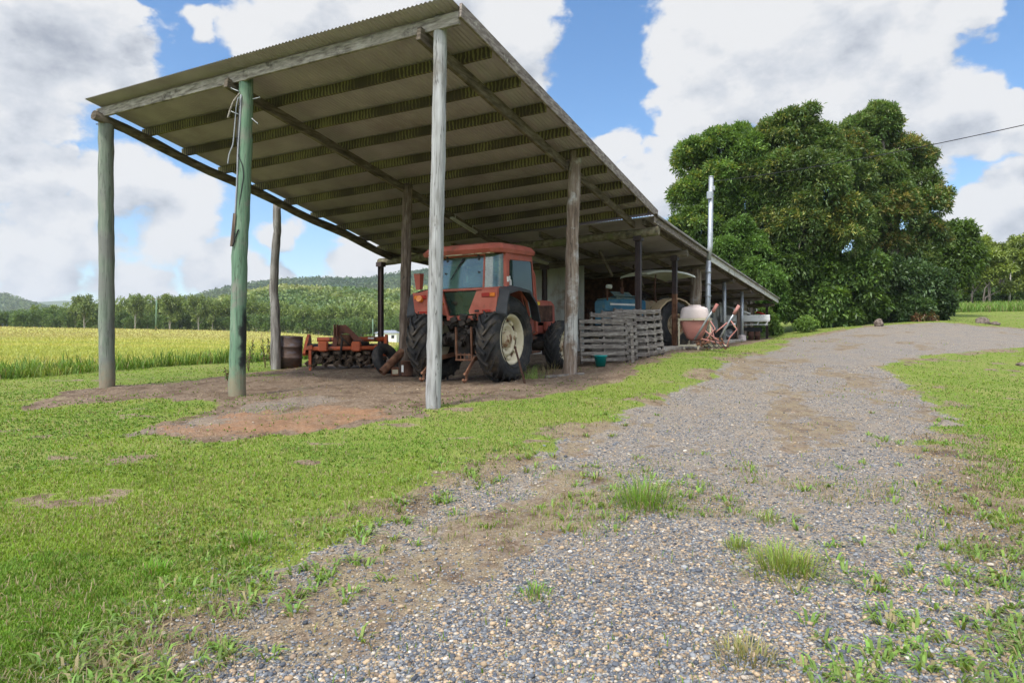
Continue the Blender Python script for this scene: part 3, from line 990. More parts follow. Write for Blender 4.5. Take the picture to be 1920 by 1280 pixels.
def screen_samples(n, ymin, ymax, umax=.86, pw=1.0):
    """roots spread evenly over the view: density falls with distance"""
    iy = rng.uniform(1 / ymax ** pw, 1 / ymin ** pw, n) ** (-1 / pw)
    u = rng.uniform(-umax, umax, n)
    return u * iy, iy


def greens(n, base, spread=.25, dry=.06, drycol=(.34, .29, .15)):
    t = np.array(base)[None] * rng.uniform(1 - spread, 1 + spread, (n, 1)) * rng.uniform(.88, 1.12, (n, 3))
    d = rng.random(n) < dry
    t[d] = np.array(drycol) * rng.uniform(.7, 1.2, (d.sum(), 1))
    return t


def build_grass():
    x, y = screen_samples(860000, 2.1, 60, 1.15)
    road, floor, clay, apron, field = masks(x, y)
    gr = grass_on_road(x, y)
    lawnp = ss(np.minimum(-road, -np.maximum(floor, apron)), -.12, .30)
    thin = ss(fbm(x * 1.1, y * 1.1, 3, 55), .30, .62)            # worn strip beside the gravel
    near_edge = np.exp(-((np.minimum(-road, 5) - .0) / np.where((y < 5.5) & (x < 0), .75, .45)) ** 2)
    p = np.where(road > 0, gr * .16 + .006, lawnp * (1 - .75 * near_edge * thin))
    p = np.where((floor > 0) & (road < 0), .008 + .30 * ss(fbm(x * 1.3, y * 1.3, 3, 91), .52, .66) * (floor < 1.5), p)
    p = np.where(field > .1, 0, p)
    under = (y > 9.7)
    bare = lawn_bare(x, y)
    p = p * (1 - .85 * bare)
    k = rng.random(len(x)) < p
    x, y, road, gr = x[k], y[k], road[k], gr[k]
    n = len(x)
    z = surface_z(x, y)
    d = np.sqrt(x * x + y * y)
    big = fbm(x * .5, y * .5, 3, 44)
    tuft = ss(fbm(x * 6.1, y * 6.1, 2, 66), .70, .82)
    h = rng.uniform(.016, .045, n) * (1 + .5 * (big - .5)) * (1 + .55 * tuft) * (1 + np.clip((3.6 - d) * .18, 0, .35))
    h *= np.where(road > 0, 1.35, 1)
    w = np.maximum(rng.uniform(.0035, .0075, n), d * .00105) * np.where(tuft > .5, .8, 1)
    lean = rng.uniform(.15, .95, n)
    az = rng.uniform(0, 2 * np.pi, n)
    pal = np.where(big[:, None] > .52, np.array([[.185, .280, .028]]), np.array([[.130, .238, .022]]))
    pal = pal * (1 - .22 * tuft[:, None]) * (.82 + .36 * fbm(x * 2.3 + 5, y * 2.3, 3, 88))[:, None]
    t = pal * rng.uniform(.62, 1.32, (n, 1)) * rng.uniform(.9, 1.1, (n, 3))
    dry = rng.random(n) < np.where(road > 0, .30, .07 + .16 * ss(fbm(x * .8, y * .8, 4, 205), .45, .65))
    t[dry] = np.array([.33, .27, .14]) * rng.uniform(.7, 1.25, (dry.sum(), 1))
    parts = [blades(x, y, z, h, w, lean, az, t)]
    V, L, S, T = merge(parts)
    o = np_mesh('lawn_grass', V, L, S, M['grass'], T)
    tag(o, 'short green lawn grass beside the gravel driveway', 'grass', kind='stuff')

    # broad-leaved weeds and runners along the edge of the gravel in front
    cx, cy = screen_samples(13000, 2.15, 11, 1.15)
    road, floor, clay, apron, field = masks(cx, cy)
    e = np.exp(-((road + .0) / .38) ** 2) * .55 + (road > 0) * grass_on_road(cx, cy) * .28 + (cx > cy * .42) * (cy < 5) * (road > -.8) * .22
    k = rng.random(len(cx)) < e * .5
    cx, cy = cx[k], cy[k]
    P = []
    m = 9
    n = len(cx) * m
    az = rng.uniform(0, 2 * np.pi, n)
    x = np.repeat(cx, m) + np.cos(az) * rng.uniform(0, .05, n); y = np.repeat(cy, m) + np.sin(az) * rng.uniform(0, .05, n)
    z = surface_z(x, y)
    h = rng.uniform(.04, .10, n); lean = rng.uniform(.95, 1.25, n)
    w = rng.uniform(.009, .02, n)
    t = greens(n, (.185, .285, .062), .35, .12)
    V, L, S, T = blades(x, y, z, h, w, lean, az, t)
    o = np_mesh('weeds', V, L, S, M['grass'], T)
    tag(o, 'flat broad-leaved weeds creeping over the edge of the gravel', 'weeds', kind='stuff')

    # straw and dead runners lying on the bare strips
    x, y = screen_samples(82000, 2.1, 22, 1.15)
    road, floor, clay, apron, field = masks(x, y)
    e = np.exp(-((road + .05) / .35) ** 2) * ss(fbm(x * 1.1, y * 1.1, 3, 55), .3, .62) + (road > 0) * grass_on_road(x, y) * .5 + (floor > 0) * (road < 0) * .25 * ss(fbm(x * .9, y * .9, 3, 12), .45, .65)
    k = rng.random(len(x)) < e * .55
    x, y = x[k], y[k]; n = len(x)
    z = surface_z(x, y) + .004
    d = np.sqrt(x * x + y * y)
    t = np.array([.30, .235, .15])[None] * rng.uniform(.5, 1.35, (n, 1))
    V, L, S, T = blades(x, y, z, rng.uniform(.05, .11, n), np.maximum(rng.uniform(.002, .004, n), d * .0007), np.full(n, 1.25), rng.uniform(0, 6.28, n), t)
    o = np_mesh('straw', V, L, S, M['grass'], T)
    tag(o, 'dead straw-coloured grass stems lying on bare ground', 'dead grass', kind='stuff')


def pebble_mat():
    m, n, l, b = new_mat('loose_stone')
    a = n.new('ShaderNodeAttribute'); a.attribute_name = 'tint'
    tc = n.new('ShaderNodeTexCoord')
    t = n.new('ShaderNodeTexNoise'); t.inputs['Scale'].default_value = 160; t.inputs['Detail'].default_value = 3
    l.new(tc.outputs['Object'], t.inputs['Vector'])
    mr = n.new('ShaderNodeMapRange'); mr.inputs[3].default_value = .72; mr.inputs[4].default_value = 1.28; l.new(t.outputs[0], mr.inputs[0])
    mx = n.new('ShaderNodeVectorMath'); mx.operation = 'SCALE'
    l.new(a.outputs['Color'], mx.inputs[0]); l.new(mr.outputs[0], mx.inputs['Scale'])
    l.new(mx.outputs[0], b.inputs['Base Color'])
    b.inputs['Roughness'].default_value = .85
    b.inputs['Specular IOR Level'].default_value = .25
    return m


M['pebble'] = pebble_mat()
_t = (1 + 5 ** .5) / 2
ICO_V = np.array([(-1, _t, 0), (1, _t, 0), (-1, -_t, 0), (1, -_t, 0), (0, -1, _t), (0, 1, _t), (0, -1, -_t), (0, 1, -_t), (_t, 0, -1), (_t, 0, 1), (-_t, 0, -1), (-_t, 0, 1)], float)
ICO_V /= np.linalg.norm(ICO_V[0])
ICO_F = np.array([(0, 11, 5), (0, 5, 1), (0, 1, 7), (0, 7, 10), (0, 10, 11), (1, 5, 9), (5, 11, 4), (11, 10, 2), (10, 7, 6), (7, 1, 8), (3, 9, 4), (3, 4, 2), (3, 2, 6), (3, 6, 8), (3, 8, 9), (4, 9, 5), (2, 4, 11), (6, 2, 10), (8, 6, 7), (9, 8, 1)])


def pebbles(x, y, size, tint, sink=.25):
    n = len(x)
    sc = np.stack([rng.uniform(.7, 1.25, n), rng.uniform(.55, 1.0, n), rng.uniform(.32, .6, n)], -1) * size[:, None]
    V = ICO_V[None] * (1 + rng.uniform(-.22, .22, (n, 12, 1))) * sc[:, None, :]
    a = rng.uniform(0, 6.28, n); tl = rng.uniform(-.35, .35, n)
    ca, sa, ct, st = np.cos(a)[:, None], np.sin(a)[:, None], np.cos(tl)[:, None], np.sin(tl)[:, None]
    X, Y, Z = V[..., 0], V[..., 1], V[..., 2]
    Y, Z = Y * ct - Z * st, Y * st + Z * ct
    X, Y = X * ca - Y * sa, X * sa + Y * ca
    z = surface_z(x, y)
    P = np.stack([X + x[:, None], Y + y[:, None], Z + (z + sc[:, 2] * (1 - sink * 2))[:, None]], -1).reshape(-1, 3)
    L = (np.arange(n)[:, None, None] * 12 + ICO_F[None]).ravel()
    S = np.arange(0, len(L), 3)
    return P, L, S, np.repeat(tint, 12, 0)


STONE_COL = np.array([(.075, .085, .105), (.11, .122, .145), (.15, .162, .182), (.19, .20, .215), (.25, .255, .26), (.33, .25, .165), (.38, .285, .19), (.40, .355, .295), (.48, .455, .41), (.21, .16, .12)])


def build_gravel():
    x, y = screen_samples(410000, 2.05, 17, 1.05)
    road, floor, clay, apron, field = masks(x, y)
    gr = grass_on_road(x, y)
    bare = bare_on_road(x, y)
    p = np.where(road > -.05, 1 - .78 * bare - .5 * gr, 0)
    p = np.maximum(p, (apron > 0) * .22)
    p = np.maximum(p, (floor > 0) * .07 * ss(fbm(x * 1.4, y * 1.4, 3, 71), .35, .65)); p = np.maximum(p, np.exp(-((road + .15) / .25) ** 2) * .12)
    p = np.where(field > 0, 0, p)
    k = rng.random(len(x)) < p
    x, y = x[k], y[k]; n = len(x)
    d = np.sqrt(x * x + y * y)
    size = np.maximum(rng.lognormal(np.log(.0066), .40, n), d * .00085)
    size = np.minimum(size, .024)
    ci = rng.choice(len(STONE_COL), n, p=[.12, .16, .16, .11, .06, .13, .10, .08, .01, .07])
    t = STONE_COL[ci] * rng.uniform(.60, 1.30, (n, 1)) * np.array([[1.0, .985, .96]])
    a = pebbles(x, y, size, t)
    # a few larger stones
    x2, y2 = screen_samples(520, 2.2, 16, 1.05)
    road, floor, clay, apron, field = masks(x2, y2)
    k = (road > -.3) | ((floor > .2) & (field < 0)) | (apron > 0)
    x2, y2 = x2[k], y2[k]; m = len(x2)
    t2 = np.array([(.38, .29, .20), (.40, .34, .27), (.34, .24, .15), (.16, .175, .20)])[rng.choice(4, m, p=[.4, .25, .25, .1])] * rng.uniform(.8, 1.15, (m, 1))
    b = pebbles(x2, y2, rng.uniform(.012, .024, m), t2, .3)
    V, L, S, T = merge([a, b])
    o = np_mesh('gravel', V, L, S, M['pebble'], T)
    tag(o, 'loose blue-grey and tan pebbles of the driveway', 'gravel', kind='stuff')


def build_field_grass():
    # tall green grass along the near edge of the crop
    n0 = 170000
    x = rng.uniform(-34, 2.5, n0); y = rng.uniform(15, 34, n0)
    k = np.abs(x) < 1.1 * y
    x, y = x[k], y[k]
    f = masks(x, y)[4]
    p = (f > .05) * np.exp(-np.maximum(f - .2 - 1.2 * fbm(x * .3, y * .3, 2, 28), 0) / .7)
    k = rng.random(len(x)) < p
    x, y, f = x[k], y[k], f[k]; n = len(x)
    patch = fbm(x * .55, y * .55, 3, 8)
    h = rng.uniform(.35, .85, n) * .60 * (.30 + .62 * patch + .75 * ss(fbm(x * 1.1, y * 1.1, 3, 18), .42, .70))
    w = np.maximum(rng.uniform(.008, .018, n), np.sqrt(x * x + y * y) * .0009)
    t = np.where(patch[:, None] > .5, np.array([[.13, .235, .035]]), np.array([[.20, .28, .055]])) * rng.uniform(.6, 1.3, (n, 1))
    dead = rng.random(n) < .06
    t[dead] = np.array([.3, .24, .12]) * rng.uniform(.6, 1.2, (dead.sum(), 1))
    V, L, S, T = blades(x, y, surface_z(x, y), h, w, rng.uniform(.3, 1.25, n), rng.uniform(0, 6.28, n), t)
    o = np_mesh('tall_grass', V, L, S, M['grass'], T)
    tag(o, 'tall bright green grass fringing the near edge of the field', 'grass', kind='stuff')
    # the crop itself
    x, y = screen_samples(430000, 17, 175, 1.1, .8)
    k = x < y * .12 + 3
    x, y = x[k], y[k]
    f = masks(x, y)[4]
    k = (f > .6)
    x, y = x[k], y[k]; n = len(x)
    d = np.sqrt(x * x + y * y)
    band = fbm(x * .03, y * .09, 4, 19)
    h = rng.uniform(.10, .24, n)
    w = np.maximum(.012, d * .0010)
    t = np.where(band[:, None] > .5, np.array([[.42, .41, .115]]), np.array([[.36, .385, .095]])) * rng.uniform(.72, 1.25, (n, 1))
    far = ss(d, 85, 120)[:, None]
    t = t * (1 - far) + far * np.array([[.38, .33, .13]]) * rng.uniform(.8, 1.15, (n, 1))
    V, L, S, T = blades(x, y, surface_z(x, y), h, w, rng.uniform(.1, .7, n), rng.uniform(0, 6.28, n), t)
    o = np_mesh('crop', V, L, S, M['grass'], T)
    tag(o, 'ripening yellow-green grass crop filling the field', 'crop', kind='stuff')




def build_lawn_mix():
    """low leafy clover patches and dry clippings that break up the lawn"""
    x, y = screen_samples(200000, 2.1, 24, 1.12)
    road, floor, clay, apron, field = masks(x, y)
    pat = ss(fbm(x * .9 + 11, y * .9 + 4, 4, 131), .52, .66)
    left = ss(-x + y * .18, 2.5, 4.5) * (y > 8) * (y < 13.5)
    p = (np.maximum(floor, road) < -.02) * (field < 0) * np.maximum(pat * .11, left * .45)
    p = np.maximum(p, (floor > -.3) * (floor < .9) * (road < 0) * (field < 0) * np.where(clay > -.1, .05, .30) * ss(fbm(x * 1.1, y * 1.1, 3, 141), .45, .6))
    k = rng.random(len(x)) < p
    x, y = x[k], y[k]; n = len(x); m = 3
    xi, yi = np.repeat(x, m), np.repeat(y, m)
    d = np.hypot(xi, yi)
    t = np.array([[.165, .265, .048]]) * rng.uniform(.6, 1.35, (n * m, 1))
    V, L, S, T = blades(xi, yi, surface_z(xi, yi) + .012, rng.uniform(.018, .04, n * m), np.maximum(rng.uniform(.010, .020, n * m), d * .0015), rng.uniform(.9, 1.2, n * m), rng.uniform(0, 6.28, n * m), t)
    o = np_mesh('clover', V, L, S, M['grass'], T)
    tag(o, 'low leafy clover patches spread through the lawn', 'clover', kind='stuff')
    x, y = screen_samples(36000, 2.1, 16, 1.15)
    road, floor, clay, apron, field = masks(x, y)
    p = (np.maximum(floor, road) < -.05) * (field < 0) * (.08 + .8 * ss(fbm(x * 1.9, y * 2.6, 4, 23), .55, .70))
    k = rng.random(len(x)) < p
    x, y = x[k], y[k]; n = len(x); d = np.hypot(x, y)
    t = np.array([.34, .26, .16])[None] * rng.uniform(.45, 1.25, (n, 1))
    V, L, S, T = blades(x, y, surface_z(x, y) + .022, rng.uniform(.03, .08, n), np.maximum(rng.uniform(.002, .005, n), d * .0008), np.full(n, 1.25), rng.uniform(0, 6.28, n), t)
    o = np_mesh('clippings', V, L, S, M['grass'], T)
    tag(o, 'dry brown clippings scattered on the lawn', 'clippings', kind='stuff')


build_grass()
build_lawn_mix()
build_gravel()
build_field_grass()


# ================================================================== SHEDS
S1 = 9.1                                             # length of the high front bay
ZR = {'nr': 6.20, 'nl': 6.34, 'fr': 4.93, 'fl': 4.52}   # underside of the front roof sheets at its four corners
T0, T1 = -.45, 8.45


def roof1(t, s):
    a = (t - T0) / (T1 - T0); b = s / S1
    return (ZR['nr'] * (1 - a) + ZR['nl'] * a) * (1 - b) + (ZR['fr'] * (1 - a) + ZR['fl'] * a) * b


R2 = [(8.8, 4.76, 4.50), (15.1, 4.50, 4.32), (30.6, 3.98, 3.80), (31.6, 3.95, 3.78)]   # s, right, left underside of the low roof


def roof2(t, s):
    a = (t - T0) / (8.6 - T0)
    for (s0, r0, l0), (s1, r1, l1) in zip(R2, R2[1:]):
        if s <= s1 or s1 == R2[-1][0]:
            b = (s - s0) / (s1 - s0)
            return (r0 * (1 - a) + l0 * a) * (1 - b) + (r1 * (1 - a) + l1 * a) * b


def corr_sheet(mb, fn, a0, a1, b0, b1, pitch=.076, amp=.011, nb=14, along_a=True, mat=0):
    """corrugated sheet: waves run along a, crests along b; fn(a, b, wave) -> point"""
    per = 6
    na = int(abs(a1 - a0) / pitch * per)
    vs, fs = [], []
    for j in range(nb + 1):
        b = b0 + (b1 - b0) * j / nb
        for i in range(na + 1):
            a = a0 + (a1 - a0) * i / na
            vs.append(fn(a, b, amp * math.sin(2 * math.pi * i / per)))
    for j in range(nb):
        for i in range(na):
            q = j * (na + 1) + i
            fs.append((q, q + 1, q + na + 2, q + na + 1))
    mb.add(vs, fs, mat, True)
    return mb


def post(name, path_px, Y, wid_px, mat, parent, n=14, lumps=.035, seed=1, ground=True, flare=1.0):
    """a round timber post following the photographed bends"""
    rr = random.Random(seed)
    pts = [PX(px, py, Y) for px, py in path_px]
    if ground: pts[0].z = gz(pts[0].x, pts[0].y) - .25
    # resample
    out, rad = [], []
    N = 26
    zs = [p.z for p in pts]
    for i in range(N + 1):
        z = zs[0] + (zs[-1] - zs[0]) * i / N
        k = 0
        while k < len(zs) - 2 and z > zs[k + 1]: k += 1
        f = (z - zs[k]) / (zs[k + 1] - zs[k])
        f2 = f * f * (3 - 2 * f) if 0 <= f <= 1 else f
        p = pts[k].lerp(pts[k + 1], f2 * .5 + f * .5)
        g = i / N
        out.append(Vector((p.x + rr.uniform(-.006, .006), p.y + rr.uniform(-.006, .006), z)))
        w = (wid_px[0] * (1 - g) + wid_px[1] * g) / F * Y / 2
        rad.append(w * (1 + rr.uniform(-lumps, lumps)))
    mb = MB()
    mb.tube(out, rad, n, smooth=True, jit=.025)
    return mb.build(name, mat, parent)


# ------------------------------------------------------------------ the tall open bay
bay = thing('open_bay_shed', 'tall open machinery bay with a sloping corrugated roof on round timber posts', 'shed', W(0, 0, gz(ORG.x, ORG.y)))
BAYLOC = bay.location.copy()


def bchild(o, root=None):
    """keep world-space geometry under an Empty that stands elsewhere"""
    root = root or bay
    o.parent = root
    o.matrix_parent_inverse = Matrix.Translation(-root.location)
    return o


def roof1_pt(t, s, w):
    p = W(t, s); return (p.x, p.y, roof1(t, s) + w + .012)


mb = MB()
corr_sheet(mb, roof1_pt, T0 - .02, T1 - .08, -.32, S1 + .25, nb=16)
# a second skin gives the sheet its thickness and a weathered top
corr_sheet(mb, lambda t, s, w: (lambda p: (p.x, p.y, roof1(t, s) + w + .0145))(W(t, s)), T0 - .02, T1 - .08, -.32, S1 + .25, nb=16, mat=1)
bchild(mb.build('roof_sheet', [M['iron_sheet'], M['iron_top']], recalc=False))

PUR = [.92, 1.86, 2.82, 3.84, 4.84, 5.8, 6.78, 7.74, 8.62]
for s in PUR:
    mb = MB()
    za, zb = roof1(T0, s), roof1(T1, s)
    a, b = W(T0 + .05, s), W(T1 - .05, s)
    # sags a little between the rafters
    segs = 8
    pts = []
    for i in range(segs + 1):
        f = i / segs
        sag = -.012 * math.sin(f * math.pi * 2) ** 2 + random.uniform(-.006, .006)
        p = a.lerp(b, f); pts.append(Vector((p.x, p.y, za + (zb - za) * f - .090 + sag)))
    rings = []
    for p in pts:
        rings.append([p + DV * dx + Vector((0, 0, dz)) for dx, dz in ((-.028, -.085), (.028, -.085), (.028, .085), (-.028, .085))])
    mb.loft(rings)
    bchild(mb.build('purlin', M['purlin']))
# front edge board and its blocks
mb = MB()
for t0, t1, dz in ((T0, 3.9, 0), (3.9, T1 - .02, -.012)):
    mb.beam(W(t0, -.03 - (.0 if t0 < 0 else .003), roof1(t0, 0) - .115 + dz), W(t1, -.03 - (.0 if t0 < 0 else .003), roof1(t1, 0) - .115 + dz), .055, .19, mat=0, bevel=.006)
bchild(mb.build('edge_board', M['beam_light']))
# barge board down the right-hand side, in three lengths
mb = MB()
for s0, s1, o in ((-.06, 3.0, 0), (3.0, 6.1, .004), (6.1, S1 + .12, 0)):
    mb.beam(W(T0 - .03 - o, s0, roof1(T0, s0) - .03), W(T0 - .03 - o, s1, roof1(T0, s1) - .03), .045, .21, bevel=.005)
bchild(mb.build('barge_board', M['barge']))


# rafters: right, centre, left
def rafter(pts, w, h, mat, name='rafter', roundish=False):
    mb = MB()
    if roundish:
        P = [Vector(pts[0]).lerp(Vector(pts[1]), i / 14) + Vector((0, 0, .03 * math.sin(i * 1.3))) for i in range(15)]
        mb.tube(P, [h / 2 * (1 + random.uniform(-.08, .08)) for _ in P], 10, jit=.05)
    else:
        mb.beam(pts[0], pts[1], w, h, bevel=.008)
    return bchild(mb.build(name, mat))


def rp(t, s, dz):
    p = W(t, s); return Vector((p.x, p.y, roof1(t, s) - .175 - dz))


rafter([rp(.17, -.16, .10), rp(.17, 4.85, .10)], .075, .20, M['beam'])
rafter([rp(.12, 4.85, .115), rp(.10, S1 - .02, .10)], .075, .18, M['beam'])
rafter([rp(4.18 + .14, -.16, .09), rp(4.32, S1 - .05, .08)], .09, .17, M['beam'])
rafter([rp(T1 - .22, -.22, .10), rp(T1 - .25, S1 - .1, .06)], .2, .21, M['beam'], roundish=True)

# posts
post('post', [(812, 762), (817, 500), (822, 280), (826, 35)], 9.7, (29, 25), M['post_grey'], None, seed=3, lumps=.02)
for o in [bpy.data.objects['post']]: bchild(o)


def add_post(*a, **k):
    o = post('post', *a, None, **k)
    return bchild(o)


green = add_post([(444, 742), (447, 600), (449, 470), (455, 400), (460, 250), (462, 146)], 11.74, (31, 25), M['post_scorched'], seed=5, lumps=.03)
tag(green, 'green stained post with a scorched patch and dangling wires')
add_post([(201, 728), (200, 560), (199, 400), (199, 222)], 13.8, (27, 26), M['post_green_grey'], seed=8, lumps=.02)
add_post([(1068, 706), (1071, 600), (1073, 450), (1079, 285)], 13.98, (27, 23), M['post_half'], seed=11, lumps=.05)
add_post([(757, 705), (760, 560), (762, 450), (765, 346)], 16.0, (21, 18), M['post_brown'], seed=12, lumps=.04)
add_post([(517, 693), (517, 640), (516, 585), (513, 545), (516, 480), (520, 430), (519, 383)], 18.06, (19, 14), M['post_ash'], seed=14, lumps=.06)

def on_post(o):
    o.parent = green
    o.matrix_parent_inverse = Matrix.Identity(4)
    return o


# cables and nails on the green post
def wire(name, pts_px, Y, r, mat, yoff=0):
    P = [PX(px, py, Y + yoff) for px, py in pts_px]
    out = []
    for i in range(len(P) - 1):
        for k in range(4): out.append(P[i].lerp(P[i + 1], k / 4))
    out.append(P[-1])
    sm = [out[0]] + [(out[i - 1] + out[i] * 2 + out[i + 1]) / 4 for i in range(1, len(out) - 1)] + [out[-1]]
    return on_post(MB().tube(sm, r, 6).build(name, mat))


Yg = 11.62
wire('cable', [(447, 182), (443, 200), (440, 240), (437, 272), (430, 288), (428, 300), (427, 308)], Yg, .011, M['wire_grey'])
wire('cable', [(452, 178), (450, 230), (446, 280), (445, 330), (441, 400), (437, 455)], Yg, .014, M['wire_grey'])
wire('cable', [(450, 185), (444, 255), (446, 290), (455, 310), (457, 330), (449, 380), (447, 430)], Yg, .009, M['wire_dark'])
wire('cable', [(449, 176), (438, 190), (432, 205), (427, 222)], Yg, .016, M['beam_light'], -.06)
wire('cable', [(447, 430), (441, 445), (436, 462)], Yg, .012, M['wire_dark'], -.02)
for (x0, y0, x1, y1) in ((449, 172, 434, 166), (448, 215, 431, 208), (474, 186, 487, 183), (472, 222, 483, 232)):
    wire('nail', [(x0, y0), (x1, y1)], Yg, .009, M['galv'])
    q = PX(x1, y1, Yg); on_post(MB().tube([q + Vector((-.004, 0, 0)), q + Vector((.008, 0, 0))], .02, 8).build('nail_head', M['galv']))
o = MB().tube([PX(191, 233, 13.7), PX(180, 233, 13.7)], .010, 6).build('nail', M['steel_brown']); bchild(o)
# strip of torn bark on the post
on_post(MB().beam(PX(440, 400, Yg - .02), PX(434, 462, Yg - .02), .05, .008, up=(0, 1, 0)).build('torn_strip', M['post_brown']))

# light battens slung under the centre rafter and further in
for a, b in ((rp(4.0, 6.3, .30), rp(4.0, 7.5, .30)),):
    mb = MB(); mb.beam(a, b, .09, .05, bevel=.008)
    mb.beam(a + Vector((0, 0, -.045)) + DV * .05, b + Vector((0, 0, -.045)) - DV * .05, .036, .034, bevel=.008)
    mb.beam(a.lerp(b, .15), a.lerp(b, .15) + Vector((0, 0, .13)), .02, .02, up=(1, 0, 0)); mb.beam(a.lerp(b, .85), a.lerp(b, .85) + Vector((0, 0, .13)), .02, .02, up=(1, 0, 0))
    bchild(mb.build('light_batten', M['lightfit']))

# ------------------------------------------------------------------ the long low shed behind it
low = thing('long_low_shed', 'long low farm shed with a flat iron roof and steel posts behind the tall bay', 'shed', W(0, 12.6, gz(*W(0, 12.6)[:2])))


def lchild(o): return bchild(o, low)


mb = MB()
corr_sheet(mb, lambda s, t, w: (lambda p: (p.x, p.y, roof2(t, s) + w + .012))(W(t, s)), 8.85, 31.5, T0 - .06, 8.6, nb=10)
corr_sheet(mb, lambda s, t, w: (lambda p: (p.x, p.y, roof2(t, s) + w + .0145))(W(t, s)), 8.85, 31.5, T0 - .06, 8.6, nb=10, mat=1)
lchild(mb.build('roof_sheet', [M['iron_sheet'], M['iron_top']], recalc=False))
# eave: weathered board, then white painted board, with a roll of iron on top
mb = MB()
mb.beam(W(T0 - .05, 8.9, roof2(T0, 8.9) - .07), W(T0 - .05, 15.1, roof2(T0, 15.1) - .07), .04, .17, bevel=.005)
lchild(mb.build('eave_board', M['barge']))
mb = MB()
mb.beam(W(T0 - .054, 15.1, roof2(T0, 15.1) - .085), W(T0 - .054, 31.5, roof2(T0, 31.4) - .085), .04, .24, bevel=.005)
lchild(mb.build('eave_board', M['fascia_white']))
mb = MB()
# half-round gutter-like turned edge of the sheets
for s0, s1 in ((8.9, 15.1), (15.1, 31.6)):
    prof = []
    for s in (s0, s1):
        p = W(T0 - .09, s, roof2(T0, s) + .035)
        prof.append([p + LV * (-.055 * math.cos(a)) + Vector((0, 0, .055 * math.sin(a))) for a in [R(x) for x in range(-30, 211, 30)]])
    n = len(prof[0])
    mb.add(prof[0] + prof[1], [(i, i + 1, n + i + 1, n + i) for i in range(n - 1)], 0, True)
lchild(mb.build('roof_edge', M['iron_top']))
# cross logs on the posts
for s, a, b, r, lt in ((9.12, -.55, 8.75, .12, 'log'), (12.6, -.40, 8.5, .12, 'beam'), (15.8, -.36, 8.5, .11, 'beam'), (19.9, -.36, 8.5, .10, 'beam'), (23.8, -.36, 8.5, .10, 'beam'), (27.6, -.36, 8.5, .10, 'beam'), (31.2, -.36, 8.5, .10, 'beam')):
    mb = MB()
    P = []
    for i in range(17):
        f = i / 16; t = a + (b - a) * f
        p = W(t, s); P.append(Vector((p.x, p.y, roof2(t, s) - .20 - r + random.uniform(-.012, .012))))
    mb.tube(P, [r * (1 + random.uniform(-.08, .08)) for _ in P], 10, jit=.05)
    lchild(mb.build('cross_log', M[lt]))
# purlins down the length, over the logs
for t in (-.2, 1.3, 2.8, 4.3, 5.8, 7.3, 8.4):
    mb = MB()
    for (s0, s1) in ((8.95, 15.1), (15.1, 23), (23, 31.4)):
        mb.beam(W(t, s0, roof2(t, s0) - .085), W(t, s1 - .004, roof2(t, s1) - .085), .07 + .004 * (s0 > 15), .15)
    lchild(mb.build('purlin', M['beam']))
# knee braces seen under the roof
for s in (12.6, 15.8):
    for t in (2.0, 5.0):
        lchild(MB().beam(W(t, s - 1.2, roof2(t, s) - .2), W(t, s - .1, roof2(t, s) - .85), .06, .1).build('brace', M['beam']))


def steel_post(px, t, zt, mats, split=None, w=.13):
    s = s_of(px, t); p = W(t, s); g = gz(p.x, p.y)
    mb = MB()
    zs = [(g - .2, zt, 0)] if split is None else [(g - .2, split, 1), (split, zt, 0)]
    for z0, z1, m in zs:
        # an I-section: two flanges and a web
        for d in (-1, 1):
            mb.beam(Vector((p.x, p.y, z0)) + LV * d * w * .5, Vector((p.x, p.y, z1)) + LV * d * w * .5, w, .012, up=LV, mat=m)
        mb.beam(Vector((p.x, p.y, z0)), Vector((p.x, p.y, z1)), .012, w - .016, up=LV, mat=m)
    mb.box((p.x, p.y, zt - .05), (.22, .22, .14), Matrix.Rotation(-AZ, 3, 'Z'), mat=0)
    return lchild(mb.build('steel_post', mats))


steel_post(1197, 0, roof2(0, 9.1) - .40, [M['steel_brown']])
o = steel_post(1265, 0, roof2(0, 12.6) - .40, [M['steel_brown'], M['rust']], split=EYE + (645 - 545) / F * 20.7 - .1)
tag(o, 'steel post rusted bright orange over its lower half')
steel_post(714, 8.45, roof2(8.45, 9.1) - .40, [M['steel_brown']])
steel_post(1021, 4.2, roof2(4.2, 12.6) - .40, [M['steel_brown']])
steel_post(1438, -.25, roof2(0, 31) - .40, [M['steel_brown']], w=.10)
